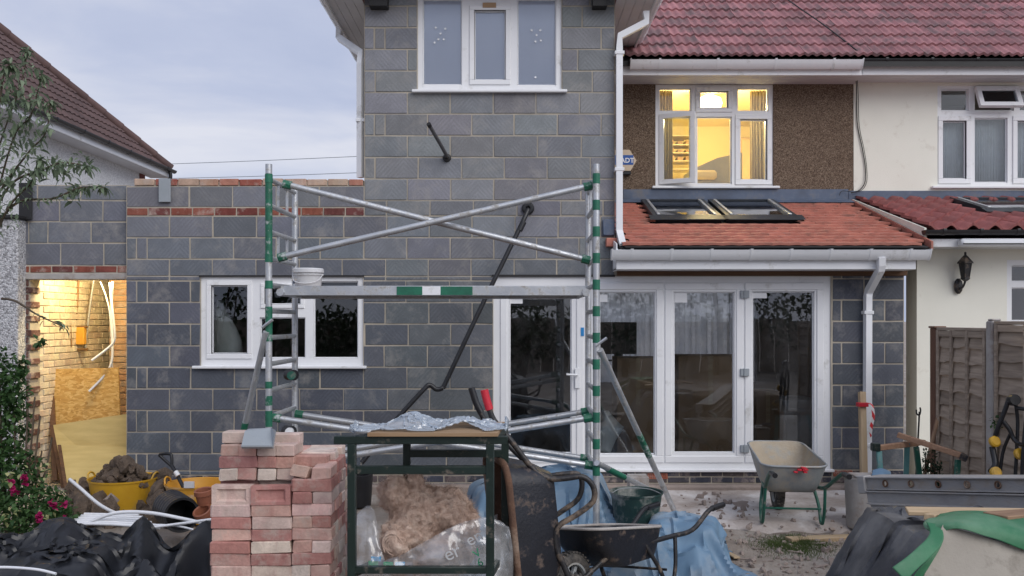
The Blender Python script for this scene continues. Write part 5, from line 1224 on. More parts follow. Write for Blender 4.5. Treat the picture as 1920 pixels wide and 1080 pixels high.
def mat_tarp(name, c1, c2, dirt, rough, amt=.2, weave=220):
    m, t, o = nmat(name); g = G(t); co = g.coords()
    n = g.noise(co, 2.2, 8, .65); col = g.ramp(g.noise(co, 5, 5, .6), [(.3, c2), (.7, c1)])
    d = g.n('ShaderNodeMapRange', {0: n, 1: .62 - amt * .4, 2: .74 - amt * .2, 4: .8}).outputs[0]
    col = g.mix(d, col, (*dirt, 1)); b = g.n('ShaderNodeBsdfPrincipled', {'Base Color': col, 'Roughness': g.n('ShaderNodeMapRange', {0: d, 3: rough, 4: .85}).outputs[0], 'Specular IOR Level': .5})
    cre = g.n('ShaderNodeTexNoise', {'Vector': co, 'Scale': 5.0, 'Detail': 5, 'Roughness': .5, 'Distortion': .4}, noise_type='RIDGED_MULTIFRACTAL', normalize=True).outputs[0]
    t.links.new(g.bump(g.math('ADD', cre, g.math('MULTIPLY', g.noise(co, weave, 2), .12)), .35, .012), b.inputs['Normal']); t.links.new(b.outputs[0], o.inputs[0]); return m
M['blue_tarp'] = mat_tarp('blue tarpaulin', (.16, .265, .375), (.115, .205, .31), (.35, .375, .38), .5, .34)
M['black_sheet'] = mat_tarp('black polythene', (.014, .016, .021), (.010, .011, .014), (.03, .031, .033), .40, .1)
M['grey_sheet'] = mat_tarp('dusty dark membrane', (.055, .058, .068), (.035, .037, .045), (.20, .20, .20), .5, .38)
M['green_sheet'] = mat_tarp('green membrane', (.03, .17, .075), (.022, .125, .058), (.13, .25, .16), .6, .25)
def H_blue(x, y):
    h = np.zeros_like(x)
    for a in ((.10, 6.95, .42, .30, .50, 8, .25), (.42, 7.05, .34, .3, .56, 8, -.2), (.75, 6.9, .22, .35, .36, 1.2, .3), (-.22, 6.85, .2, .3, .36, 1.1, .2), (1.28, 6.4, .26, .22, .33, 8, -.3), (1.0, 6.15, .34, .26, .34, 1.1, .4), (1.3, 6.05, .2, .16, .22, 1.2, .1), (.98, 6.85, .3, .28, .16, 8), (.55, 6.4, .2, .2, .3, 1.2)): h = np.maximum(h, lump(x, y, *a))
    return h + .012 * np.sin(x * 23 + y * 9) * np.sin(y * 31)
cl = cloth(118, 100, grid0(-.66, 1.72, 5.6, 7.5, 118, 100, .60), 1.30, H_blue, 110, 7, seed=4, wind=.02, bend=.03)
tag(cloth_mesh('blue_tarpaulin', cl, M['blue_tarp']), 'crumpled blue tarpaulin draped over a heap in front of the doors', 'tarpaulin')
def H_blk(x, y):
    h = np.full_like(x, .10)
    for a in ((-2.85, 5.45, .42, .55, .54, 1.5, .5), (-2.36, 5.55, .18, .5, .54, 1.4, .3), (-3.2, 5.35, .4, .5, .48, 1.5, -.3), (-1.98, 5.6, .17, .45, .50, 1.4, -.4), (-2.5, 4.95, .5, .3, .40, 1.1, .7), (-3.1, 4.8, .5, .35, .36, 1.1, -.6), (-2.7, 5.2, .3, .5, .42, 6, .2), (-2.15, 5.1, .2, .4, .40, 1.1, 1.0), (-3.4, 5.1, .2, .5, .40, 1.0, .2)): h = np.maximum(h, lump(x, y, *a))
    return h
cl = cloth(128, 108, grid0(-3.75, -1.72, 4.35, 6.05, 128, 108, .66), 1.34, H_blk, 90, 7, seed=9, wind=.016, bend=.07)
tag(cloth_mesh('black_polythene', cl, M['black_sheet']), 'glossy crumpled black polythene sheet heaped beside the brick stack', 'plastic sheet')
# ------------------------------------------------------------------ lumpy bodies
def icos(sub=2):
    bm = bmesh.new(); bmesh.ops.create_icosphere(bm, subdivisions=sub, radius=1.0)
    v = [x.co.copy() for x in bm.verts]; f = [tuple(y.index for y in x.verts) for x in bm.faces]; bm.free(); return v, f
ICO2, ICO3 = icos(2), icos(3)
def fused(parts, voxel):                             # ellipsoids fused into one skin
    q = MB()
    for (c_, r_, rot) in parts:
        T = Matrix.Translation(c_) @ Euler(rot).to_matrix().to_4x4() @ Matrix.Diagonal((*r_, 1)); q.add([T @ v for v in ICO3[0]], ICO3[1])
    me = bpy.data.meshes.new('tmp'); me.from_pydata(q.v, [], q.f); o = bpy.data.objects.new('tmp', me); COL.objects.link(o)
    m_ = o.modifiers.new('r', 'REMESH'); m_.mode = 'VOXEL'; m_.voxel_size = voxel
    dg = bpy.context.evaluated_depsgraph_get(); me2 = bpy.data.meshes.new_from_object(o.evaluated_get(dg)); bpy.data.objects.remove(o); return me2
def roughen(me, amp, sc_list, seed=0.0):
    ns = [v.normal.copy() for v in me.vertices]
    for v, n in zip(me.vertices, ns):
        d = 0
        for a, s in sc_list: d += a * mnoise.noise(v.co * s + Vector((seed, 0, seed)))
        v.co += n * d * amp
    for p_ in me.polygons: p_.use_smooth = True
    me.update()
# insulation
def mat_wool():
    m, t, o = nmat('mineral wool'); g = G(t); co = g.coords((1, 1, 1.0), rnd=False)
    n = g.noise(co, 9, 9, .72, .8); n2 = g.noise(co, 60, 6, .75)
    col = g.ramp(n, [(.28, (.40, .26, .195)), (.48, (.63, .46, .37)), (.7, (.75, .61, .51))])
    b = g.n('ShaderNodeBsdfPrincipled', {'Base Color': col, 'Roughness': 1.0, 'Specular IOR Level': .05})
    t.links.new(g.bump(g.math('ADD', n, g.math('MULTIPLY', n2, .5)), 1.0, .03), b.inputs['Normal']); t.links.new(b.outputs[0], o.inputs[0]); return m
M['wool'] = mat_wool()
wl_parts = [(at(785, 960, 4.72), (.17, .16, .13), (0, .3, 0)), (at(742, 930, 4.68), (.085, .10, .11), (0, -.2, 0)), (at(840, 955, 4.75), (.14, .14, .11), (0, .5, 0)), (at(868, 980, 4.75), (.10, .12, .09), (0, .6, 0)),
            (at(772, 1000, 4.62), (.15, .09, .085), (0, .35, .3)), (at(745, 1020, 4.55), (.085, .07, .078), (0, .2, .2)), (at(780, 910, 4.72), (.05, .06, .07), (0, 0, 0)), (at(800, 1030, 4.8), (.25, .2, .2), (0, 0, 0))]
ins = empty('insulation_roll', 'torn roll of brown mineral wool insulation bulging from its bag', 'insulation', loc=at(800, 1050, 4.75))
me = fused(wl_parts, .011); roughen(me, .035, [(.7, 6), (.6, 14), (.6, 34), (.3, 70)], 2.0)
wo = child(link('wool', me, M['wool']), ins)
rr = random.Random(5); q = MB()
vlist = list(me.vertices)
for k in range(26000):
    v = vlist[rr.randrange(len(vlist))]; n = v.normal; d = (n + Vector((rr.uniform(-1, 1), rr.uniform(-1, 1), rr.uniform(-1, 1))) * .9).normalized(); L = rr.uniform(.008, .028) * (1.8 if rr.random() < .08 else 1); s = d.cross(Vector((rr.uniform(-1, 1), rr.uniform(-1, 1), rr.uniform(-1, 1)))).normalized() * .0009
    q.add([v.co - d * .004 - s, v.co - d * .004 + s, v.co + d * L + n * .004], [(0, 1, 2)])
fo = q.build('wool_fibres', M['wool']); fo['kind'] = 'stuff'; child(fo, ins)
# spiral end of the roll
q = MB(); c0 = at(738, 1022, 4.49); sp = []
for k in range(70):
    th = k * .42; r_ = (.006 + .055 * k / 70) * (1 + .15 * math.sin(k * .9)); sp.append(c0 + Vector((r_ * math.cos(th) * 1.05, -.012 + .012 * math.sin(k * 1.7) * .3, r_ * math.sin(th))))
q.tube(sp, [.004] * 70, 5); child(q.build('rolled_end', M['wool'], smooth=60), ins)
# torn printed bag around it
def mat_bag():
    m, t, o = nmat('printed polythene bag'); g = G(t); co = g.coords(rnd=False)
    d = g.n('ShaderNodeBsdfDiffuse', {0: (.66, .68, .70, 1)}).outputs[0]; tl = g.n('ShaderNodeBsdfTranslucent', {0: (.66, .68, .70, 1)}).outputs[0]
    s = g.n('ShaderNodeMixShader', {0: .3, 1: d, 2: tl}).outputs[0]
    s = g.n('ShaderNodeMixShader', {0: .32, 1: s, 2: g.n('ShaderNodeBsdfGlossy', {'Roughness': .16, 'Normal': g.bump(g.n('ShaderNodeTexNoise', {'Vector': co, 'Scale': 9.0, 'Detail': 4.0}, noise_type='RIDGED_MULTIFRACTAL').outputs[0], .8, .03)}).outputs[0]}).outputs[0]
    a = g.n('ShaderNodeMapRange', {0: g.noise(co, 4, 6, .65), 1: .32, 2: .7, 3: .06, 4: .48}).outputs[0]
    s = g.n('ShaderNodeMixShader', {0: a, 1: g.n('ShaderNodeBsdfTransparent').outputs[0], 2: s}).outputs[0]
    t.links.new(s, o.inputs[0]); return m
M['bag'] = mat_bag()
q = MB(); nth, nz_ = 72, 16; vs = []
bcx, bcy = -.475, 4.80
for j in range(nz_):
    t = j / (nz_ - 1)
    for i in range(nth):
        th = 2 * math.pi * i / nth                       # th: 0 = +x, -pi/2 = towards viewer
        rim = .50 + .13 * math.cos(th) + .05 * math.sin(2 * th + .6) + .03 * math.sin(5 * th) + (-.14 * math.exp(-((th - 4.25) / .4) ** 2)) + .10 * math.exp(-((th - 3.4) / .35) ** 2) + .05 * math.exp(-((th - 5.4) / .4) ** 2)
        z = .02 + (rim - .02) * t
        k = 1 + .06 * math.sin(5 * th + 6 * t) + .04 * math.sin(11 * th - 9 * t) + .05 * mnoise.noise(Vector((math.cos(th) * 3, math.sin(th) * 3, t * 4))) - .10 * t * t
        vs.append((bcx + .43 * k * math.cos(th), bcy + .27 * k * math.sin(th), z))
q.add(vs, [(j * nth + i, j * nth + (i + 1) % nth, (j + 1) * nth + (i + 1) % nth, (j + 1) * nth + i) for j in range(nz_ - 1) for i in range(nth)])
bag = empty('insulation_bag', 'clear torn polythene bag with pale print under the steel bench', 'bag', loc=(bcx, bcy, 0))
bo = child(q.build('bag_skin', M['bag'], smooth=180), bag); m_ = bo.modifiers.new('t', 'SOLIDIFY'); m_.thickness = .001
def flap(rows, seed):
    rr_ = [catmull(r_, 8) for r_ in rows]; n = len(rr_[0]); cols = [catmull([r_[i] for r_ in rr_], 8) for i in range(n)]; m_ = len(cols[0]); q = MB()
    q.add([c_[j] + Vector((0, 1, .3)) * (.022 * mnoise.noise(c_[j] * 8 + Vector((seed, 0, 0))) + .022 * abs(mnoise.noise(c_[j] * 17 + Vector((0, seed, 0)))) + .010 * mnoise.noise(c_[j] * 41)) for c_ in cols for j in range(m_)], [(i * m_ + j, i * m_ + j + 1, (i + 1) * m_ + j + 1, (i + 1) * m_ + j) for i in range(n - 1) for j in range(m_ - 1)])
    o = child(q.build('bag_flap', M['bag'], smooth=40), bag); s_ = o.modifiers.new('t', 'SOLIDIFY'); s_.thickness = .001
flap([[at(722, 1052, 4.47), at(770, 1032, 4.47), at(830, 998, 4.5), at(880, 976, 4.55), at(925, 974, 4.6), at(955, 990, 4.62)], [at(722, 1066, 4.46), at(775, 1062, 4.45), at(832, 1040, 4.47), at(885, 1025, 4.52), at(930, 1030, 4.58), at(962, 1040, 4.6)], [at(715, 1090, 4.45), at(770, 1110, 4.43), at(830, 1110, 4.45), at(885, 1110, 4.5), at(930, 1120, 4.56), at(962, 1120, 4.6)]], 3.0)
flap([[at(655, 975, 4.62), at(680, 955, 4.6), at(697, 952, 4.6), at(706, 985, 4.55)], [at(652, 1020, 4.58), at(676, 1010, 4.52), at(700, 1010, 4.5), at(714, 1030, 4.48)], [at(650, 1075, 4.5), at(672, 1070, 4.46), at(700, 1066, 4.45), at(724, 1062, 4.45)]], 8.0)
M['print_w'] = mat('white print', (.56, .57, .58), None, 5, .5, 0); M['print_g'] = mat('green print', (.02, .32, .14), None, 5, .5, 0)
def bag_text(body, size, px, py, mt, tilt):
    p = at(px, py, 4.45); text(body, size, (p.x, 4.44, p.z), (math.pi / 2, tilt, 0), mt, bag, 'bag_print', .0006, .0)
bag_text('er', .10, 838, 1052, M['print_w'], -.42); bag_text('en', .09, 880, 1024, M['print_w'], -.5); bag_text('V', .06, 893, 1046, M['print_g'], -.6); bag_text('6', .06, 898, 1062, M['print_g'], -.4)
q = MB()
for k, (a, b, c_) in enumerate(((705, 1048, 'b'), (728, 1058, 'g'), (750, 1058, 'b'), (700, 1056, 'g'))):
    p = at(a, b, 4.47); MB().box((p.x - .025, 4.468, p.z - .012), (p.x + .025, 4.472, p.z + .012), 0, None).build('seam_tag', M['print_g'] if c_ == 'g' else mat('blue print', (.05, .32, .6), None, 5, .5, 0), bag).matrix_parent_inverse = bag.matrix_basis.inverted()
# clear plastic strips on the bench
M['clear'] = mat_sheer('crumpled clear film', (.62, .70, .78), .5, .25)
bz = ZB + .062
def H_b(x, y):
    inside = (x > -.80) & (x < -.03) & (y > 4.35) & (y < 4.86)
    return np.where(inside, bz + .07 * np.exp(-((x + .52) / .10) ** 2 - ((y - 4.6) / .12) ** 2) + .045 * np.exp(-((x + .25) / .09) ** 2 - ((y - 4.6) / .12) ** 2), bz - .6)
for k, (x0, x1, y0, y1, rot, sl_, nm, sd_) in enumerate(((-.90, -.40, 4.36, 4.66, .1, 1.32, 'clear plastic film folded over the corner of the bench next to the bricks', 3), (-.52, -.06, 4.46, 4.82, .35, 1.5, 'crumpled clear plastic film in the middle of the bench top', 6), (-.25, .06, 4.40, 4.7, .5, 1.2, 'clear plastic film hanging off the bench by the upturned barrow', 8))):
    cl = cloth(46, 36, grid0(x0, x1, y0, y1, 46, 36, bz + .05 + .02 * k, rot), sl_, H_b, 60, 6, seed=sd_, wind=.02, bend=.02, fric=.85)
    tag(cloth_mesh('plastic_film', cl, M['clear'], .0015, 1), nm, 'plastic film', 'plastic film on the bench')

# ------------------------------------------------------------------ wheelbarrows
def tray_mesh(L0=-.36, L1=.60, W=.31, b0=-.22, b1=.24, bw=.20, zr=.62, zr1=.70, zb=.33, n=10, t=.006):
    """rounded open pan: returns outer+inner shell"""
    def ring(x0, x1, hw, hw1, z0, z1, rad):
        pts = []
        for (cx_, cy_, a0) in ((x1 - rad, hw1 - rad, 0), (x0 + rad, hw - rad, 90), (x0 + rad, -hw + rad, 180), (x1 - rad, -hw1 + rad, 270)):
            for k in range(6):
                a = math.radians(a0 + 90 * k / 5); x = cx_ + rad * math.cos(a); pts.append(Vector((x, cy_ + rad * math.sin(a), z0 + (z1 - z0) * (x - x0) / (x1 - x0))))
        return pts
    rs = []
    for k in range(7):
        u = k / 6; e_ = u ** .8
        rs.append(ring(b0 + (L0 - b0) * e_, b1 + (L1 - b1) * e_ , bw + (W - bw) * e_, bw * .95 + (W * .93 - bw * .95) * e_, zb + (zr - zb) * u, zb + (zr1 - zb) * u, .07 + .05 * u))
    return rs
def tray(parent, mo, mi, mr, T, rim_r=.010, **k):
    rs = tray_mesh(**k); m_ = len(rs[0]); c_ = sum(rs[-1], Vector()) / m_
    for nm, mt, off in (('tray', mo, 0), ('tray_lining', mi, .006)):
        q = MB(); vs = []
        for r_ in rs:
            cc = sum(r_, Vector()) / m_
            for p in r_: d = (p - cc); d.z = 0; vs.append(T @ (p - d.normalized() * off + Vector((0, 0, off))))
        fs = [(j * m_ + i, j * m_ + (i + 1) % m_, (j + 1) * m_ + (i + 1) % m_, (j + 1) * m_ + i) for j in range(len(rs) - 1) for i in range(m_)]; fs.append(tuple(range(m_)))
        q.add(vs, fs); child(q.build(nm, mt, smooth=50), parent)
    q = MB().tube([T @ p for p in rs[-1]], rim_r, 7, closed=True); child(q.build('rim', mr, smooth=60), parent)
def wheel(parent, c, axis, r, w_, mt_r='galv'):
    axis = Vector(axis).normalized(); Q = Vector((0, 0, 1)).rotation_difference(axis).to_matrix().to_4x4(); T = Matrix.Translation(c) @ Q
    q = MB(); prof = []
    for k in range(16):
        a = 2 * math.pi * k / 16; prof.append((r - w_ / 2 + (w_ / 2) * math.cos(a), (w_ / 2) * math.sin(a) * 1.05))
    prof.append(prof[0]); q.lathe(prof, 36, T); ty = child(q.build('tyre', M['rubber'], smooth=60), parent)
    tr = MB()
    for k in range(36):
        a = 2 * math.pi * k / 36
        for s in (-1, 1):
            Tk = T @ Matrix.Rotation(a, 4, 'Z'); b = MB().box((r - .008, -.006, s * .006), (r + .004, .006, s * w_ * .4), .001, Tk)
            tr.add(b.v, b.f)
    o = tr.build('tread', M['rubber']); o['kind'] = 'stuff'; child(o, parent)
    ri = r - w_ * .9
    q = MB().lathe([(ri, -w_ * .42), (ri + .012, -w_ * .44), (ri + .012, w_ * .44), (ri, w_ * .42), (ri - .008, 0), (ri, -w_ * .42)], 30, T); child(q.build('rim_ring', M[mt_r], smooth=50), parent)
    for k in range(7):
        Tk = T @ Matrix.Rotation(2 * math.pi * k / 7, 4, 'Z'); child(MB().box((.022, -.012, -.014), (ri, .012, .014), .004, Tk).build('spoke', M[mt_r]), parent)
    child(MB().tube([T @ Vector((0, 0, -w_ * .9)), T @ Vector((0, 0, w_ * .9))], .026, 12).build('hub', M['black_metal'], smooth=50), parent)
def barrow(name, label, loc, head, mo, mi, mr, mf, grips, hz=.56, pitch=0.0, wr=.18, legs=True, tr=None, wx=.58, roll=0.0, stays=True):
    e_ = empty(name, label, 'wheelbarrow', 'wheelbarrows', loc=loc)
    T = Matrix.Translation(loc) @ Matrix.Rotation(head, 4, 'Z') @ Matrix.Rotation(pitch, 4, 'Y') @ Matrix.Rotation(roll, 4, 'X')
    tray(e_, mo, mi, mr, T, **(tr or {})); V = lambda x, y, z: T @ Vector((x, y, z))
    wheel(e_, V(wx, 0, wr), T.to_3x3() @ Vector((0, 1, 0)), wr, .085)
    for s in (-1, 1):
        pts = catmull([V(wx, s * .075, wr), V(wx - .12, s * .10, wr + .06), V(.22, s * .17, .315), V(-.25, s * .235, .325), V(-.5, s * .265, hz - .11), V(-.72, s * .28, hz - .01), V(-.90, s * .28, hz)], 5)
        child(MB().tube(pts, .0165, 10).build('handle', mf, smooth=60), e_)
        if grips: child(MB().tube([V(-.76, s * .28, hz - .005), V(-.91, s * .28, hz)], .021, 10).build('grip', grips, smooth=60), e_)
        if legs:
            child(MB().tube(catmull([V(-.02, s * .21, .32), V(-.10, s * .245, .15), V(-.155, s * .25, .02), V(-.19, s * .25, .012), V(-.225, s * .25, .03), V(-.28, s * .25, .15), V(-.32, s * .245, .34)], 4), .014, 8).build('leg', mf, smooth=60), e_)
        if stays: child(MB().tube([V(.30, s * .14, .29), V(.42, s * .16, .56)], .012, 7).build('stay', mf, smooth=60), e_)
    child(MB().tube([V(-.17, -.25, .13), V(-.17, .25, .13)], .009, 7).build('cross_bar', mf), e_)
    return e_, T
bg_, T = barrow('wheelbarrow', 'grey galvanised wheelbarrow with green legs parked on the patio', (2.44, 7.62, .045), math.radians(84), M['galv'], M['galv_in'], M['galv'], M['md_green'], M['black_pl'], hz=.54, tr=dict(zb=.28, zr=.52, zr1=.60, L1=.60, W=.275), wx=.42, stays=False)
q = MB(); rr = random.Random(1)
for k in range(9):
    c_ = T @ Vector((-.385, -.02 + rr.uniform(-.06, .06), .50 + rr.uniform(-.02, .02)))
    q = MB().box((c_.x - rr.uniform(.008, .02), c_.y - .016, c_.z - .006), (c_.x + rr.uniform(.008, .02), c_.y + .02, c_.z + .008), .002); child(q.build('red_paint_mark', M['red_pl']), bg_)
barrow('wheelbarrow', 'black wheelbarrow on its wheel with long handles beside the blue tarpaulin', (.74, 5.70, .0), math.radians(226), M['black_tray'], M['black_tray'], M['conc'], M['black_metal'], M['black_pl'], hz=.44, wr=.18, tr=dict(zb=.22, zr=.40, zr1=.50, L0=-.24, L1=.48, W=.25, b0=-.16), wx=.5, roll=math.radians(8), stays=False)
# upturned barrow: forward axis down, pan opening to the brick stack
ub = empty('wheelbarrow', 'upturned black wheelbarrow standing on its nose with red handle grip', 'wheelbarrow', 'wheelbarrows', loc=(.1, 5.02, 0))
T = Matrix(((0, 0, -1, .40), (0, -1, 0, 5.02), (-1, 0, 0, .66), (0, 0, 0, 1)))
T = Matrix.Translation((.1, 5.02, .5)) @ Matrix.Rotation(math.radians(-6), 4, 'Y') @ Matrix.Rotation(math.radians(14), 4, 'Z') @ Matrix.Translation((-.1, -5.02, -.5)) @ T
tray(ub, M['black_tray'], M['rust_rim'], M['rust_rim'], T, L0=-.36, L1=.62, W=.30, zr=.44, zr1=.44, zb=.16, b0=-.26, b1=.28, bw=.21, rim_r=.02)
for D, dx, dy, nm in ((4.84, 0, 0, 'n'), (5.26, -24, -4, 'f')):
    P_ = lambda a, b: at(a + dx * (1 if b < 850 else .9), b + dy, D)
    if nm == 'n': path = [(909, 735), (914, 755), (926, 788), (958, 826), (998, 878), (1028, 897), (1060, 897), (1092, 894), (1112, 912), (1112, 940), (1080, 966), (1050, 984), (1041, 1003), (1044, 1030), (1056, 1058), (1066, 1084), (1072, 1120)]
    else: path = [(909, 733), (918, 762), (935, 795), (965, 826), (1005, 868), (1040, 895), (1075, 893), (1105, 893), (1113, 912), (1105, 940), (1076, 962), (1052, 980), (1046, 1003), (1052, 1040), (1064, 1084)]
    child(MB().tube(catmull([P_(*p) for p in path], 4), .0165, 10).build('handle', M['black_metal'], smooth=60), ub)
    if nm == 'n': child(MB().tube(catmull([P_(908, 731), P_(912, 748), P_(918, 768)], 3), .0225, 12).build('grip', M['red_pl'], smooth=60), ub)
    else: child(MB().tube(catmull([P_(908, 731), P_(916, 757), P_(926, 778)], 3), .021, 12).build('grip', M['black_pl'], smooth=60), ub)
child(MB().tube([at(1066, 1086, 4.84), at(1050, 1080, 5.26)], .012, 8).build('axle', M['black_metal']), ub)
wheel(ub, at(1070, 1130, 5.05), (0, 1, 0), .17, .08)

# ------------------------------------------------------------------ tubs, buckets, bins
def tub(name, label, px, D, z0, rt, rb, h, mt, wob=.03, handles=True, inside=None, tilt=(0, 0, 0), cat='tub', group=None, th=.006):
    c_ = Vector((X_(px, D), D, z0)); e_ = empty(name, label, cat, group, loc=c_); T = Matrix.Translation(c_) @ Euler(tilt).to_matrix().to_4x4()
    pr_ = [(.001, 0), (rb, 0), (rb + (rt - rb) * .5, h * .48), (rt, h), (rt + .008, h + .004), (rt + .006, h - .012), (rt - th, h - .004), (rb + (rt - rb) * .5 - th, h * .48), (rb - th, th), (.001, th)]
    child(MB().lathe(pr_, 36, T, wob).build('body', mt, smooth=40), e_)
    if handles:
        for a in handles if isinstance(handles, tuple) else (0, math.pi):
            Tr = T @ Matrix.Rotation(a, 4, 'Z'); child(MB().tube(catmull([Tr @ Vector((rt, -.07, h)), Tr @ Vector((rt + .01, -.05, h + .035)), Tr @ Vector((rt + .015, 0, h + .05)), Tr @ Vector((rt + .01, .05, h + .035)), Tr @ Vector((rt, .07, h))], 5), .009, 7).build('handle', mt, smooth=60), e_)
    return e_, T
def clods(name, label, items, mt, kind=None, cat='rubble', sub=ICO2, amp=.6):
    q = MB()
    for (c_, s) in items:
        T = Matrix.Translation(c_) @ Euler((R.random() * 6, R.random() * 6, R.random() * 6)).to_matrix().to_4x4() @ Matrix.Diagonal((s * R.uniform(.7, 1.4), s * R.uniform(.6, 1.1), s * R.uniform(.45, .8), 1)); sd_ = Vector((R.random() * 50, R.random() * 50, 0))
        q.add([T @ (v * (1 + amp * mnoise.noise(v * 1.6 + sd_) + amp * .7 * mnoise.noise(v * 4 + sd_))) for v in sub[0]], sub[1])
    return tag(q.build(name, mt, smooth=35), label, cat, kind=kind)
t1, _ = tub('rubble_tub', 'yellow flexible tub heaped with brown clay clods', 231, 7.95, .02, .29, .225, .33, M['yellow'], .03, True, cat='tub', group='flexible tubs')
pile = []
for k in range(60):
    a, r_ = R.random() * 6.28, math.sqrt(R.random()) * .24; pile.append((Vector((X_(231, 7.95) + r_ * math.cos(a), 7.95 + r_ * math.sin(a), .30 + (.24 - r_) * .75 + R.uniform(0, .03))), R.uniform(.03, .075)))
for (a, b, s) in ((200, 880, .07), (225, 866, .07), (250, 878, .07), (262, 885, .07), (236, 872, .08), (215, 895, .08)): pile.append((at(a, b, 7.85), s))
clods('clay_clods', 'brown clay clods piled in the yellow tub', pile, M['earth'], 'stuff')
t2, _ = tub('orange_tub', 'orange yellow flexible tub beside the brick stack', 372, 7.7, .02, .27, .2, .33, M['orange'], .05, (math.pi,), group='flexible tubs')
child(MB().box((X_(345, 7.43), 7.425, Z_(915, 7.43)), (X_(364, 7.43), 7.44, Z_(903, 7.43))).build('torn_label', M['curtain']), t2)
sp_ = empty('spade', 'black handled spade leaning in the orange tub', 'spade', loc=at(330, 890, 7.75))
child(MB().tube([at(322, 873, 7.78), at(332, 890, 7.72), at(352, 930, 7.6)], .017, 8).build('shaft', M['black_pl'], smooth=60), sp_)
child(MB().tube(catmull([at(322, 874, 7.78), at(304, 858, 7.8), at(300, 852, 7.8), at(318, 851, 7.8), at(322, 858, 7.79), at(322, 873, 7.78)], 5), .014, 8).build('handle', M['black_pl'], smooth=60), sp_)
child(MB().tube([at(329, 884, 7.7), at(334, 892, 7.69)], .022, 8).build('collar', M['upvc2'], smooth=60), sp_)
heap = []
for k in range(130):
    a = R.uniform(128, 325); D = R.uniform(7.4, 8.7); base = .16 * math.exp(-((a - 165) / 45) ** 2) + .26 * math.exp(-((a - 305) / 22) ** 2) + .08
    heap.append((Vector((X_(a, D), D, R.uniform(0, base))), R.uniform(.03, .10)))
for (a, b, D) in ((160, 955, 7.5), (185, 962, 7.4), (205, 950, 7.45), (180, 945, 7.6), (150, 965, 7.3)): heap.append((at(a, b, D), .10))
clods('earth_rubble', 'clods of brown earth and rubble lying round the tubs', heap, M['earth'], 'stuff')
board('broken_slab', 'broken grey slab propped against the yellow tub', M['footing'], [at(186, 944, 7.5), at(208, 924, 7.55), at(216, 930, 7.5), at(192, 954, 7.42)], .06)
# green bucket
gb, T = tub('green_bucket', 'mortar splashed dark green bucket on the blue tarpaulin', 1193, 6.72, .155, .20, .155, .31, mat('splashed green bucket', (.02, .06, .055), (.015, .04, .037), 5, .5, .2, 40, dirt=(.30, .30, .28), dirt_amt=.35, dscale=5), .0, False, cat='bucket')
child(MB().tube(catmull([T @ Vector((-.20, 0, .29)), T @ Vector((-.1, .12, .31)), T @ Vector((.1, .12, .31)), T @ Vector((.20, 0, .29))], 5), .004, 6).build('handle', M['galv'], smooth=60), gb)
# plaster-caked bin
tub('plaster_bin', 'round plaster-caked bin beside the green trestle', 1622, 7.4, .03, .165, .15, .43, M['conc'], .02, False, cat='bin')
tag(MB().box((X_(1598, 7.4), 7.2, .462), (X_(1650, 7.4), 7.5, .478), .005).build('mixing_board', M['conc']), 'mortar covered board lying across the plaster-caked bin', 'board')
# black drainage pipe
dp = empty('drainage_pipe', 'wide ribbed black drainage pipe lying open towards the brick stack', 'pipe', loc=at(330, 985, 6.9))
ax = Vector((-.55, .83, -.02)).normalized(); c0 = at(341, 966, 6.75); Q = Matrix.Translation(c0) @ Vector((0, 0, 1)).rotation_difference(ax).to_matrix().to_4x4()
pr_ = [(.118, 0), (.132, 0)]
for k in range(18): pr_.append((.132 if k % 3 == 0 else .142 if k % 3 == 1 else .142, .02 + k * .022))
pr_ += [(.13, .44), (.118, .44), (.118, 0)]
child(MB().lathe(pr_, 40, Q).build('pipe_body', mat('black ribbed pipe', (.022, .023, .027), (.015, .015, .018), 6, .42, .15, 40, dirt=(.14, .13, .12), dirt_amt=.12), smooth=30), dp)
child(MB().lathe([(.001, .40), (.1185, .40), (.1185, .41), (.001, .41)], 30, Q).build('dark_end_disc', M['black_pl']), dp)  # disc added inside so that the pipe opening reads dark
child(MB().lathe([(.118, -.002), (.136, -.004), (.137, .012), (.118, .012)], 40, Q).build('rim', M['black_pl'], smooth=30), dp)
for (px, py, D, tl, nm) in ((384, 938, 6.85, .15, 'upper'), (386, 972, 6.8, .5, 'lower')):
    cp = empty('clay_pot', '%s small terracotta collar pot wedged beside the brick stack' % nm, 'pot', 'terracotta pots', loc=at(px, py, D)); Tq = Matrix.Translation(at(px, py, D)) @ Euler((tl, -tl * .5, 0)).to_matrix().to_4x4()
    child(MB().lathe([(.001, -.03), (.058, -.03), (.062, .02), (.066, .045), (.074, .05), (.074, .085), (.066, .09), (.056, .085), (.05, .0), (.001, -.01)], 24, Tq).build('body', M['terra'], smooth=35), cp)
    child(MB().lathe([(.0565, .083), (.0505, .0), (.001, -.008)], 24, Tq).build('dark_lining', M['lead_dark'], smooth=35), cp)
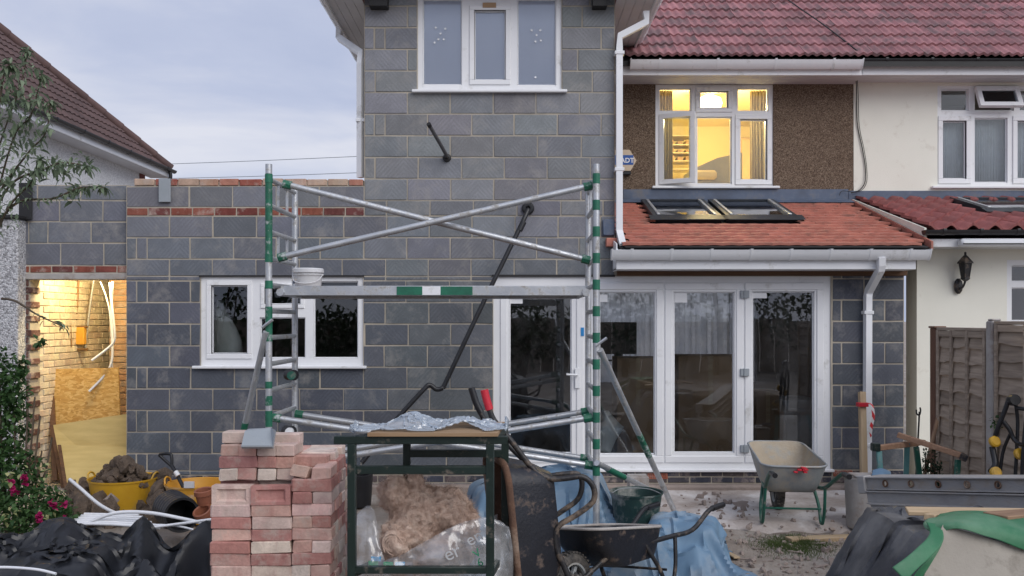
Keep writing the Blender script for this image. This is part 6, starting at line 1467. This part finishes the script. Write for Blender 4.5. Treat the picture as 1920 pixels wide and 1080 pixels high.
# white pipes
def wpipe(label, pts, r=.012, k=7): pipe('plastic_pipe', label, pts, r, M['whitepipe'], group='white plastic pipes', k=k, n=8)
wpipe('white plastic pipe rising to a free end before the passage boards', [at(131, 899, 7.2), at(150, 915, 7.1), at(185, 945, 6.95), at(220, 963, 6.8), at(262, 972, 6.7)], .014)
wpipe('white plastic pipe arching over the black drainage pipe', [at(168, 980, 6.2), at(200, 966, 6.2), at(235, 960, 6.2), at(285, 962, 6.2), at(340, 972, 6.2), at(402, 986, 6.2)], .013)
for k in range(6):
    wpipe('white plastic pipe in the flat bundle, %s' % ['nearest the polythene', 'second from the polythene', 'third from the polythene', 'fourth from the polythene', 'fifth from the polythene', 'farthest from the polythene'][k], [at(128 + 6 * k, 982 - 3.6 * k, 6.15 + .05 * k), at(210, 983 - 3.6 * k, 6.15 + .05 * k), at(300 - 8 * k, 990 - 5 * k, 6.15 + .05 * k)], .0115, 3)
wpipe('white plastic pipe running behind the brick stack from the bundle', [at(262, 992, 6.1), at(330, 983, 6.1), at(410, 972, 6.1)], .010)
wpipe('thin white plastic pipe lying low beside the ribbed drainage pipe', [at(270, 984, 6.15), at(330, 986, 6.12), at(372, 996, 6.05)], .008)
wpipe('white plastic pipe lying across the black polythene', [at(-30, 1064, 4.75), at(20, 1064, 4.75), at(70, 1068, 4.72), at(105, 1076, 4.7)], .008)
# ------------------------------------------------------------------ covered heap at the right: colliders, membrane, boards, panel
def H_r(x, y):
    h = np.zeros_like(x)
    h = np.maximum(h, np.clip((x - 1.74) / .36, 0, 1) ** .8 * .69 * np.clip((y - 3.95) / .22, 0, 1) * np.clip((5.25 - y) / .15, 0, 1)); return h
cl = cloth(84, 84, grid0(1.40, 2.85, 3.75, 5.35, 84, 84, .80), 1.16, H_r, 110, 7, seed=2, wind=.02, bend=.04)
tag(cloth_mesh('dark_membrane', cl, M['grey_sheet'], .003), 'dusty dark grey membrane draped over the covered heap', 'membrane')
hb = MB().box((2.16, 4.2, 0), (4.05, 5.1, .67), .03)
tag(hb.build('covered_heap', M['earth']), 'hidden block of building materials under the dark membrane', 'heap')
def loft(name, label, rows, mt, cat, k=6, th=.004, amp=.0, group=None, seed=0):
    rr_ = [catmull(r_, k) for r_ in rows]; n = len(rr_[0]); cols = [catmull([r_[i] for r_ in rr_], k) for i in range(n)]; m_ = len(cols[0])
    q = MB(); q.add([c_[j] + Vector((mnoise.noise(c_[j] * 9 + Vector((seed, 0, 0))), mnoise.noise(c_[j] * 9 + Vector((0, 9, seed))), mnoise.noise(c_[j] * 7 + Vector((seed, 5, 5))))) * amp for c_ in cols for j in range(m_)], [(i * m_ + j, i * m_ + j + 1, (i + 1) * m_ + j + 1, (i + 1) * m_ + j) for i in range(n - 1) for j in range(m_ - 1)])
    o = q.build(name, mt, smooth=180); s = o.modifiers.new('t', 'SOLIDIFY'); s.thickness = th
    return tag(o, label, cat, group)
loft('green_membrane', 'green membrane folded over the front of the covered heap',
     [[at(1762, 962, 4.28), at(1800, 958, 4.28), at(1850, 958, 4.3), at(1930, 966, 4.3), at(2050, 985, 4.2)],
      [at(1736, 976, 4.10), at(1790, 966, 4.10), at(1850, 968, 4.08), at(1930, 984, 4.05), at(2050, 1005, 4.05)],
      [at(1736, 990, 4.02), at(1790, 978, 3.98), at(1850, 988, 3.97), at(1930, 1008, 3.96), at(2050, 1035, 3.96)],
      [at(1758, 1006, 4.0), at(1795, 991, 3.95), at(1850, 1007, 3.94), at(1930, 1034, 3.94), at(2050, 1065, 3.94)]], M['green_sheet'], 'membrane', amp=.012)
loft('green_flap', 'loose green membrane strip hanging down in front of the dark membrane',
     [[at(1738, 980, 4.03), at(1744, 1000, 3.97), at(1722, 1024, 3.9), at(1694, 1048, 3.86), at(1672, 1064, 3.84)],
      [at(1764, 985, 4.0), at(1770, 1012, 3.93), at(1748, 1042, 3.87), at(1720, 1066, 3.83), at(1696, 1090, 3.81)]], M['green_sheet'], 'membrane', amp=.006)
loft('green_flap', 'dark folded green membrane edge along the pale panel',
     [[at(1768, 1016, 3.96), at(1745, 1045, 3.9), at(1718, 1072, 3.88), at(1700, 1100, 3.88)], [at(1772, 1022, 3.99), at(1752, 1052, 3.93), at(1732, 1076, 3.9), at(1720, 1100, 3.9)]], M['green_sheet'], 'membrane', amp=.004)
pan = [at(1768, 984, 3.98), at(1935, 1034, 3.96), at(2080, 1080, 3.95), at(2080, 1250, 3.80), at(1690, 1250, 3.80), at(1735, 1072, 3.9)]
tag(MB().prism(pan, (0, .02, 0)).build('pale_panel', mat('pale weathered panel', (.40, .37, .32), (.31, .285, .245), 2.2, .85, .3, 50, dirt=(.20, .18, .15), dirt_amt=.12)), 'large pale weathered panel leaning under the green membrane', 'panel')
def plank(name, label, p, q, w_, h, mt=None, cat='plank', group=None, c=.003):
    o = MB(); L = (Vector(q) - Vector(p)).length
    o.bar((0, 0, 0), (0, L, 0), w_, h, c); me = o.mesh(name); t_ = (Vector(q) - Vector(p)).normalized()
    ob = link(name, me, mt or M['timber_y'], None, p); up = Vector((0, 0, 1)) if abs(t_.z) < .95 else Vector((0, 1, 0)); a = t_.cross(up).normalized(); b = a.cross(t_)
    ob.matrix_world = Matrix(((a.x, t_.x, b.x, p[0]), (a.y, t_.y, b.y, p[1]), (a.z, t_.z, b.z, p[2]), (0, 0, 0, 1)))
    return tag(ob, label, cat, group)
M['timber_y'] = mat_wood('sawn board', (.52, .40, .26), (.38, .27, .16), 1)
M['timber_old'] = mat_wood('old brown board', (.30, .19, .12), (.18, .11, .07), 1)
M['timber_red'] = mat_wood('reddish trestle timber', (.42, .26, .17), (.28, .16, .10), 1)
plank('timber_plank', 'long pale plank lying along the top of the covered heap', at(1700, 958, 4.62), at(1960, 962, 4.42), .13, .022, group='planks on the covered heap')
plank('timber_plank', 'pale plank end poking out under the green membrane fold', at(1742, 970, 4.25), at(1800, 958, 4.8), .05, .03, group='planks on the covered heap')
plank('timber_plank', 'short brown plank on the green membrane at the picture edge', at(1866, 968, 4.15), at(1990, 958, 4.5), .12, .022, M['timber_old'], group='planks on the covered heap')
# ------------------------------------------------------------------ stack of steel shutter boards
A0, A1 = at(1617, 895, 6.3), at(1960, 897, 5.18)
dv_ = (A1 - A0); Ls = dv_.length; dn = dv_.normalized(); sideways = dn.cross(Vector((0, 0, 1))).normalized(); upn = sideways.cross(dn)
if sideways.y > 0: sideways = -sideways
for k in range(3):
    sb = empty('steel_shutter', '%s grey steel shutter board %s' % (('top', 'middle', 'lowest')[k], ('with a row of oval holes', 'of the stack by the fence', 'of the stack by the fence')[k]), 'steel board', 'stacked steel shutter boards', loc=A0 - upn * (.1 * k + .1))
    o_ = A0 - upn * (.088 * k + (.01 if k else 0)) + dn * (.03 * k) + sideways * (.012 * k)
    hgt = .085
    TT = Matrix(((dn.x, -sideways.x, upn.x, o_.x), (dn.y, -sideways.y, upn.y, o_.y), (dn.z, -sideways.z, upn.z, o_.z), (0, 0, 0, 1)))
    hs = [] if k else [.19 + .205 * i for i in range(12)]
    mb = MB()
    for (a, b, c_, d) in minus((0, -hgt, Ls, 0), [(h - .016, -.058, h + .016, -.026) for h in hs]): mb.box((a, 0, b), (c_, .008, d), 0, TT)
    child(mb.build('web', M['steel']), sb)
    child(MB().box((0, -.018, -.006), (Ls, .2, .004), .002, TT).build('flange', M['steel']), sb); child(MB().box((0, -.018, -hgt - .003), (Ls, .2, -hgt + .005), .002, TT).build('flange', M['steel']), sb)
    for h in hs:
        rg = MB(); pr_ = [TT @ Vector((h + .02 * math.cos(a) * .9, -.006, -.042 + .021 * math.sin(a))) for a in [2 * math.pi * i / 14 for i in range(14)]]
        child(MB().tube(pr_, .0055, 6, closed=True).build('hole_rim', M['rust_rim'], smooth=60), sb)
    if k == 0: child(MB().box((-.03, -.03, -hgt - .03), (.035, .06, .012), .006, TT).build('end_plate', M['steel']), sb)
for t in (.15, .55, .95):
    p = A0 + dn * Ls * t
    tag(MB().box((p.x - .05, p.y - .03, 0), (p.x + .05, p.y + .15, p.z - .275), .008).build('timber_bearer', M['timber_old']), 'old timber bearer under the steel shutter boards, %s' % {.15: 'near the bin', .55: 'halfway along', .95: 'by the fence'}[t], 'timber')
# ------------------------------------------------------------------ timber leaning, tape
plank('timber_post', 'pale sawn timber leaning upright against the white downpipe', at(1621, 945, 8.55), at(1616, 735, 8.80), .06, .06, M['timber_y'])
loft('barrier_tape', 'red and white barrier tape tied round the leaning timber', [[at(1625, 756, 8.74), at(1632, 762, 8.7), at(1634, 785, 8.7), at(1630, 805, 8.69), at(1632, 820, 8.7)], [at(1634, 757, 8.76), at(1638, 768, 8.72), at(1639, 785, 8.72), at(1637, 800, 8.7), at(1634, 818, 8.7)]],
     (lambda: (lambda m, t, o: (lambda g: (t.links.new(g.n('ShaderNodeBsdfPrincipled', {'Base Color': g.mix(g.n('ShaderNodeMapRange', {0: g.n('ShaderNodeTexWave', {'Vector': g.coords(rnd=False), 'Scale': 5.0, 'Distortion': .6}, bands_direction='DIAGONAL').outputs['Fac'], 1: .47, 2: .53}).outputs[0], (.65, .03, .04, 1), (.75, .73, .73, 1)), 'Roughness': .4}).outputs[0], o.inputs[0]), m)[1])(G(t)))(*nmat('barrier tape')))(), 'tape', amp=.006)
tag(MB().box(at(1611, 760, 8.74) - Vector((.02, .035, .012)), at(1624, 757, 8.74) + Vector((.012, .035, .012)), .003).build('tape_knot', M['red_pl']), 'red knot of barrier tape on the leaning timber', 'tape')
plank('timber_length', 'pale sawn timber length lying on the ground before the patio', at(1478, 1014, 7.0), at(1640, 1008, 7.2), .10, .05, M['timber_y'])
plank('timber_offcut', 'thin pale wood offcut lying on the dirt beside the tarpaulin', at(1352, 1030, 6.75), at(1382, 1046, 6.4), .05, .014, M['timber_y'])
plank('concrete_slab', 'flat pale concrete slab lying beside the doorstep', at(1372, 950, 8.3), at(1442, 950, 8.3), .34, .07, M['footing'], 'slab')
plank('kerb_stone', 'pinkish stone block standing below the doors behind the green bucket', at(1178, 905, 8.4), at(1214, 905, 8.4), .2, .14, M['conc'], 'stone')
# ------------------------------------------------------------------ trestle with timber jaws
ts_ = empty('trestle', 'folding green trestle with two reddish timber jaws before the neighbour fence', 'trestle', loc=at(1725, 980, 7.6))
for (a, b, D0, c_, d, D1, w_) in ((1683, 815, 7.75, 1808, 856, 7.45, .05), (1645, 840, 7.6, 1732, 829, 7.85, .05)):
    q = MB().bar(at(a, b, D0), at(c_, d, D1), w_, .045, .004); child(q.build('jaw', M['timber_red']), ts_)
q = MB().bar(at(1800, 855, 7.44), at(1813, 860, 7.42), .07, .06, .006); child(q.build('jaw_clamp', M['black_metal']), ts_)
q = MB().bar(at(1634, 838, 7.6), at(1649, 838, 7.6), .06, .07, .006); child(q.build('jaw_clamp', M['dk_green']), ts_)
for (a, b, D0, c_, d, D1, m_) in ((1648, 846, 7.6, 1656, 975, 7.5, 'teal'), (1718, 838, 7.8, 1732, 960, 7.9, 'md_green'), (1796, 862, 7.45, 1790, 985, 7.4, 'md_green'), (1701, 830, 7.75, 1697, 960, 8.0, 'teal')):
    q = MB().bar(at(a, b, D0), at(c_, d, D1), .045, .03, .003); child(q.build('leg', M[m_]), ts_)
q = MB().bar(at(1655, 930, 7.52), at(1790, 940, 7.42), .03, .03, .003); child(q.build('stretcher', M['md_green']), ts_)
loft('blue_rag', 'small blue plastic rag caught at the foot of the trestle', [[at(1635, 885, 7.4), at(1650, 880, 7.4), at(1668, 886, 7.4)], [at(1633, 893, 7.35), at(1652, 892, 7.3), at(1670, 893, 7.35)]], M['blue_tarp'], 'rag', amp=.02)
rod = empty('hooked_rod', 'thin rusty rod with a forked top standing behind the trestle', 'rod', loc=at(1716, 900, 8.3))
child(MB().tube([at(1714, 960, 8.3), at(1724, 772, 8.35)], .009, 6).build('shaft', M['black_metal']), rod)
child(MB().tube(catmull([at(1718, 768, 8.35), at(1719, 776, 8.35), at(1724, 778, 8.35), at(1726, 770, 8.35), at(1725, 764, 8.35)], 4), .008, 6).build('fork', M['black_metal']), rod)
plank('pole', 'weathered round wooden pole leaning against the fence post', at(1722, 940, 8.1), at(1769, 736, 8.5), .035, .035, M['timber_old'], 'pole', c=.012)
# ------------------------------------------------------------------ fence
def fence_panel(label, y0, y1, x, zt, zb, nb, batt):
    f_ = empty('lap_fence', label, 'fence', 'fence panels along the garden', loc=(x, (y0 + y1) / 2, 0))
    h = (zt - zb) / nb
    for k in range(nb):
        q = MB(); n = 14; vs = []
        for i in range(n + 1):
            u = i / n; yy = y0 + (y1 - y0) * u; wv = .010 * math.sin(u * 9 + k * 2.1) + .006 * math.sin(u * 23 + k); z0 = zb + k * h
            vs += [(x - .042, yy, z0 - .02 + wv), (x - .012, yy, z0 + h + wv * .3), (x - .002, yy, z0 + h + wv * .3), (x - .030, yy, z0 - .02 + wv)]
        fs = [(i * 4 + a, i * 4 + (a + 1) % 4, i * 4 + 4 + (a + 1) % 4, i * 4 + 4 + a) for i in range(n) for a in range(4)] + [(0, 1, 2, 3), tuple(n * 4 + a for a in (3, 2, 1, 0))]
        q.add(vs, fs); child(q.build('fence_board', M['fence'], smooth=30), f_)
    for t in batt:
        yy = y0 + (y1 - y0) * t; child(MB().box((x - .060, yy - .018, zb), (x - .040, yy + .018, zt), .003).build('batten', M['fence']), f_)
    child(MB().box((x - .05, y0, zt), (x + .02, y1, zt + .03), .004).build('capping_rail', M['fence']), f_)
    child(MB().box((x - .05, y0, zt - .06), (x - .022, y1, zt - .003), .004).build('top_rail', M['fence']), f_)
FXR = 4.2
fence_panel('weathered brown lap fence panel between the brown and concrete posts', 7.54, 8.42, FXR, 1.70, .05, 12, (.03, .36, .68, .97))
fence_panel('weathered brown lap fence panel at the picture edge beyond the concrete post', 5.6, 7.42, FXR, 1.76, .05, 12, (.02, .25, .5, .75, .98))
fp = empty('fence_post', 'brown timber fence post against the cream wall', 'post', loc=(FXR, 8.48, 0)); child(MB().box((FXR - .06, 8.43, 0), (FXR + .04, 8.53, 1.72), .006).build('shaft', M['fence_post']), fp); child(MB().box((FXR - .07, 8.42, 1.72), (FXR + .05, 8.54, 1.74), .004).build('cap', M['fence_post']), fp)
fp = empty('concrete_post', 'pale concrete fence post between the two fence panels', 'post', loc=(FXR, 7.48, 0)); child(MB().box((FXR - .06, 7.43, 0), (FXR + .04, 7.53, 1.79), .01).build('shaft', M['conc']), fp); child(MB().box((FXR - .05, 7.44, 1.79), (FXR + .03, 7.52, 1.81), .008).build('cap', M['conc']), fp)
# ------------------------------------------------------------------ folded black trolley frame with yellow hubs
tl_ = empty('folded_trolley', 'folded black tubular trolley with yellow hubs leaning by the fence', 'trolley', loc=at(1880, 900, 6.4))
def tt(pts, r=.014, m_='black_pl', nm='tube', k=4): child(MB().tube(catmull(pts, k), r, 8).build(nm, M[m_], smooth=60), tl_)
tt([at(1904, 750, 6.4), at(1893, 748, 6.4), at(1884, 770, 6.42), at(1872, 800, 6.45), at(1860, 835, 6.5)], .017)
tt([at(1904, 756, 6.4), at(1908, 790, 6.4), at(1906, 850, 6.4), at(1902, 920, 6.4)], .013); tt([at(1881, 790, 6.42), at(1893, 806, 6.4), at(1902, 825, 6.38), at(1918, 834, 6.3), at(1935, 822, 6.2)], .016)
tt([at(1906, 765, 6.38), at(1925, 768, 6.3), at(1945, 776, 6.2)], .015); tt([at(1860, 838, 6.5), at(1866, 870, 6.45), at(1858, 884, 6.4)], .022); tt([at(1895, 812, 6.4), at(1880, 850, 6.45), at(1872, 920, 6.45)], .012); tt([at(1925, 770, 6.3), at(1918, 850, 6.3), at(1915, 930, 6.3)], .013)
for (a, b, D) in ((1865, 828, 6.46), (1912, 851, 6.34), (1867, 886, 6.38)):
    p = at(a, b, D); child(MB().lathe([(.001, -.022), (.03, -.022), (.042, -.012), (.042, .012), (.03, .022), (.001, .022)], 16, Matrix.Translation(p) @ Euler((1.2, .3, 0)).to_matrix().to_4x4()).build('hub', M['yellow'], smooth=40), tl_)
p = at(1900, 750, 6.39); child(MB().lathe([(.001, -.03), (.04, -.03), (.045, 0), (.04, .03), (.001, .03)], 14, Matrix.Translation(p) @ Euler((1.4, .2, 0)).to_matrix().to_4x4()).build('pivot', M['black_pl'], smooth=40), tl_)

# ------------------------------------------------------------------ vegetation
LEAFV = [(0, 0, 0), (.5, .25, .06), (1, 0, -.05), (.5, -.25, .06), (.5, 0, 0)]
def leaf(q, p, d, L, wd=.4, droop=.2, rr=R):
    d = d.normalized(); s = d.cross(Vector((rr.uniform(-.4, .4), rr.uniform(-.4, .4), 1))).normalized(); n = s.cross(d)
    m1 = p + d * L * .35 + n * L * .04; m2 = p + d * L * .72 - n * L * droop * .25; tip = p + d * L - n * L * droop
    q.add([p, m1 + s * L * wd * .5, m2 + s * L * wd * .36, tip, m2 - s * L * wd * .36, m1 - s * L * wd * .5, m1 - n * L * .05, m2 - n * L * .05], [(0, 1, 6), (1, 2, 7, 6), (2, 3, 7), (0, 6, 5), (6, 7, 4, 5), (7, 3, 4)])
def rnd_dir(rr): 
    while True:
        v = Vector((rr.uniform(-1, 1), rr.uniform(-1, 1), rr.uniform(-1, 1)))
        if .1 < v.length < 1: return v.normalized()
M['leaf_b'] = mat_leaf('grey green leaf', (.23, .29, .19), (.10, .145, .085)); M['leaf_d'] = mat_leaf('deep green leaf', (.075, .15, .045), (.025, .065, .02)); M['leaf_t'] = mat_leaf('garden tree leaf', (.05, .08, .03), (.02, .035, .014))
M['stem'] = mat('brown stem', (.10, .075, .05), (.06, .045, .03), 10, .9, .2); M['stem_g'] = mat('green grey stem', (.16, .19, .11), (.10, .12, .07), 10, .9, .2)
M['petal'] = mat_leaf('magenta petal', (.50, .02, .14), (.30, .01, .10)); M['petal_y'] = mat_leaf('pale yellow leaf', (.42, .42, .20), (.25, .28, .12))
# tall arching shrub in the corner
rr = random.Random(21); bs = empty('tall_shrub', 'tall grey green shrub with drooping leaves arching over the block wall', 'shrub', loc=at(5, 1000, 6.3))
stems = [[(-60, 1000, 6.4), (-50, 700, 6.35), (-35, 480, 6.3), (-8, 300, 6.25), (38, 160, 6.2), (52, 95, 6.2)], [(-40, 560, 6.3), (-18, 420, 6.3), (25, 260, 6.2), (58, 215, 6.15), (78, 140, 6.1)], [(-40, 520, 6.3), (-10, 380, 6.25), (50, 290, 6.15), (85, 250, 6.1), (95, 190, 6.1)],
         [(-40, 470, 6.3), (15, 352, 6.2), (80, 318, 6.1), (120, 305, 6.0), (166, 312, 6.0)], [(-40, 480, 6.3), (25, 385, 6.2), (100, 372, 6.1), (150, 352, 6.0), (196, 352, 6.0)], [(-40, 540, 6.3), (10, 400, 6.2), (60, 340, 6.15), (75, 300, 6.1)], [(-20, 640, 6.3), (-8, 300, 6.2), (5, 150, 6.2), (20, 120, 6.2)],
         [(4, 560, 6.3), (30, 565, 6.2), (70, 590, 6.1), (118, 612, 6.0)]]
q = MB(); lf = MB()
for si, st in enumerate(stems):
    ps = catmull([at(*p) for p in st], 8); n = len(ps); child(MB().tube(ps, [.008 * (1 - .8 * i / n) + .002 for i in range(n)], 6).build('stem', M['stem'], smooth=60), bs)
    i0 = int(n * (.55 if si == 0 else .62 if si == 7 else .25))
    for i in range(i0, n):
        for k in range(3 if si < 7 else 1):
            d = rnd_dir(rr); d.z = d.z * .5 - .35; leaf(lf, ps[i] + rnd_dir(rr) * .015, d, rr.uniform(.035, .085), .34, .35, rr)
    for k in range(12 if si != 7 else 3):
        d = rnd_dir(rr); d.z -= .3; leaf(lf, ps[-1], d, rr.uniform(.05, .10), .34, .35, rr)
for (a, b) in ((20, 190), (40, 195), (10, 240), (40, 235), (60, 255), (15, 290), (30, 180), (5, 210), (55, 175), (45, 270), (8, 330), (62, 330), (62, 312), (125, 305), (150, 300), (130, 335), (142, 362), (100, 300), (118, 318), (160, 306), (10, 150), (30, 150), (12, 410), (5, 380), (0, 260), (25, 215), (70, 290), (85, 310), (50, 130), (66, 190), (35, 310), (2, 120), (80, 235), (20, 345)):
    c_ = at(a, b, 6.1 + rr.uniform(-.1, .15))
    for k in range(13):
        d = rnd_dir(rr); d.z -= .4; leaf(lf, c_ + rnd_dir(rr) * .06, d, rr.uniform(.035, .09), .36, .35, rr)
child(lf.build('leaves', M['leaf_b']), bs)
# rose bush below
rb_ = empty('rose_bush', 'leafy green rose bush with magenta flowers before the roughcast wall', 'bush', loc=at(40, 1080, 6.6)); lf = MB()
for (a, b, D, rx, rz_, n) in ((-8, 700, 6.7, .20, .2, 330), (22, 740, 6.6, .13, .2, 260), (0, 800, 6.6, .22, .24, 400), (-25, 860, 6.5, .28, .3, 420), (35, 885, 6.5, .20, .16, 300), (20, 950, 6.3, .36, .2, 540), (95, 945, 6.4, .13, .12, 170), (70, 985, 6.2, .3, .14, 300), (120, 965, 6.3, .1, .1, 90), (40, 690, 6.7, .05, .08, 40), (75, 640, 6.8, .03, .03, 14)):
    c_ = at(a, b, D)
    for k in range(int(n * 1.8)):
        d = rnd_dir(rr); r_ = rr.random() ** .45; p = c_ + Vector((d.x * rx * r_, d.y * rx * .9 * r_, d.z * rz_ * r_)); p.z = max(p.z, .02); dd = d * .7 + rnd_dir(rr); dd.z -= .2; leaf(lf, p, dd, rr.uniform(.028, .06), .6, .25, rr)
child(lf.build('leaves', M['leaf_d']), rb_)
for k in range(14):
    a = rr.uniform(-20, 100); ps = catmull([at(20 + rr.uniform(-20, 30), 1090, 6.4), at(a * .6 + 10, 950, 6.5), at(a, rr.uniform(680, 900), 6.6)], 5); child(MB().tube(ps, .007, 5).build('stem', M['stem']), rb_)
for i_, (a, b) in enumerate(((22, 902), (48, 905), (30, 925), (97, 943), (103, 950), (78, 968), (72, 975), (122, 947), (124, 972), (24, 915), (46, 896))):
    c_ = at(a, b, 6.02 if a > 60 else 6.15); fl_ = MB()
    for k in range(16): leaf(fl_, c_ + rnd_dir(rr) * .008, rnd_dir(rr) + Vector((0, -.5, .2)), rr.uniform(.022, .04), .9, .1, rr)
    child(fl_.build('flower', M['petal']), rb_)
fl_ = MB()
for k in range(70): 
    c_ = at(rr.choice((10, 30, 85, 95, 60, 20)) + rr.uniform(-14, 14), rr.choice((972, 880, 900, 985, 965)) + rr.uniform(-10, 10), 6.05); leaf(fl_, c_, rnd_dir(rr), rr.uniform(.03, .05), .6, .2, rr)
child(fl_.build('leaves', M['petal_y']), rb_)
# small evergreen by the fence
ev = empty('small_evergreen', 'small dark evergreen plant growing behind the trestle by the fence', 'plant', loc=at(1750, 960, 8.2)); lf = MB()
for (a, y0) in ((1752, 840), (1740, 865), (1735, 845), (1762, 870)):
    for k in range(150):
        t = rr.random(); c_ = at(a + rr.uniform(-9, 9) * (1 - t * .5), 930 - (930 - y0) * t, 8.2 + rr.uniform(-.06, .06)); leaf(lf, c_, rnd_dir(rr) + Vector((0, 0, .4)), rr.uniform(.02, .045), .5, .1, rr)
    child(MB().tube([at(a, 960, 8.2), at(a, y0 + 5, 8.2)], .006, 5).build('stem', M['stem']), ev)
child(lf.build('leaves', mat_leaf('evergreen leaf', (.03, .07, .03), (.012, .03, .014))), ev)
iv = empty('weed_sprig', 'small green weed sprig at the concrete fence post', 'plant', loc=at(1868, 790, 7.2)); lf = MB()
for k in range(36): leaf(lf, at(1868 + rr.uniform(-9, 9), 792 + rr.uniform(-9, 9), 7.3 + rr.uniform(-.03, .03)), rnd_dir(rr), rr.uniform(.02, .045), .6, .2, rr)
child(lf.build('leaves', M['leaf_d']), iv); child(MB().tube(catmull([at(1870, 970, 7.3), at(1872, 880, 7.32), at(1868, 795, 7.3)], 5), .005, 5).build('stem', M['stem']), iv)
# grass patch, chippings, debris
gq = MB()
for k in range(6000):
    a, b = rr.gauss(1490, 34), rr.gauss(1024, 9)
    if b < 1003: continue
    D = 1.8 * F / (b - 600); p = Vector((X_(a, D), D, gz(X_(a, D), D))); L = rr.uniform(.012, .04); d = Vector((rr.uniform(-.6, .6), rr.uniform(-.6, .6), 1)).normalized(); s = Vector((rr.uniform(-1, 1), rr.uniform(-1, 1), 0)).normalized() * .002
    gq.add([p - s, p + s, p + d * L], [(0, 1, 2)])
tag(gq.build('grass', mat_leaf('short grass', (.12, .16, .05), (.06, .09, .03))), 'small patch of short grass by the timber length', 'grass', kind='stuff')
deb = []
for k in range(480):
    a, b = rr.uniform(1240, 1720), rr.uniform(935, 1080); D = 1.8 * F / (b - 600); x = X_(a, D)
    deb.append((Vector((x, D, gz(x, D) + (.04 if D > 7.3 else .005))), rr.choice((.008, .012, .016, .03)) ))
clods('stone_chippings', 'stone chippings and mortar crumbs scattered over the yard', deb, M['footing'], 'stuff')
wch = MB()
for k in range(60):
    a, b = rr.uniform(1340, 1640), rr.uniform(1000, 1080); D = 1.8 * F / (b - 600); x = X_(a, D); L = rr.choice((.01, .015, .02, .03, .06)); th = rr.uniform(-.5, .5) + (math.pi if rr.random() < .5 else 0)
    T = Matrix.Translation((x, D, gz(x, D) + .008)) @ Euler((rr.uniform(-.2, .2), rr.uniform(-.2, .2), th)).to_matrix().to_4x4(); wch.box((-L, -L * .2, -.003), (L, L * .2, .004), 0, T)
tag(wch.build('wood_chips', M['footing']), 'pale wood chips and splinters strewn on the dirt', 'chips', kind='stuff')
# ------------------------------------------------------------------ garden behind the viewer (seen mirrored in the glass)
rr = random.Random(77)
for i_, (x, y, h, w_) in enumerate(((-7.5, -9, 4.2, 2.0), (-3.4, -10, 3.2, 1.8), (.4, -9.5, 2.7, 1.7), (3.6, -9, 3.4, 1.9), (6.6, -10, 4.6, 2.2), (9.8, -9.5, 3.8, 2.0), (5.2, -8, 2.0, 1.2), (-5.4, -7.6, 2.2, 1.4))):
    tr_ = empty('garden_tree', 'leafy garden tree seen only mirrored in the door glass', 'tree', 'garden trees', loc=(x, y, 0)); lf = MB()
    for k in range(1500):
        d = rnd_dir(rr); r_ = rr.random() ** .4; p = Vector((x + d.x * w_ * r_, y + d.y * w_ * .8 * r_, h * .56 + d.z * h * .45 * r_))
        if mnoise.noise(p * .9) < -.12: continue
        leaf(lf, p, rnd_dir(rr), rr.uniform(.14, .26), .6, .2, rr)
    child(lf.build('crown', M['leaf_t']), tr_); child(MB().tube([(x, y, 0), (x + .1, y, h * .4), (x, y + .1, h * .75)], [.12, .09, .03], 8).build('trunk', M['stem'], smooth=60), tr_)
gf = empty('garden_fence', 'dark timber garden fence mirrored in the door glass', 'fence', loc=(0, -11.5, 0))
for k in range(52): child(MB().box((-13 + k * .5, -11.52, 0), (-12.53 + k * .5, -11.48, 1.8 + .03 * (k % 3)), .004).build('fence_board', M['fence']), gf)
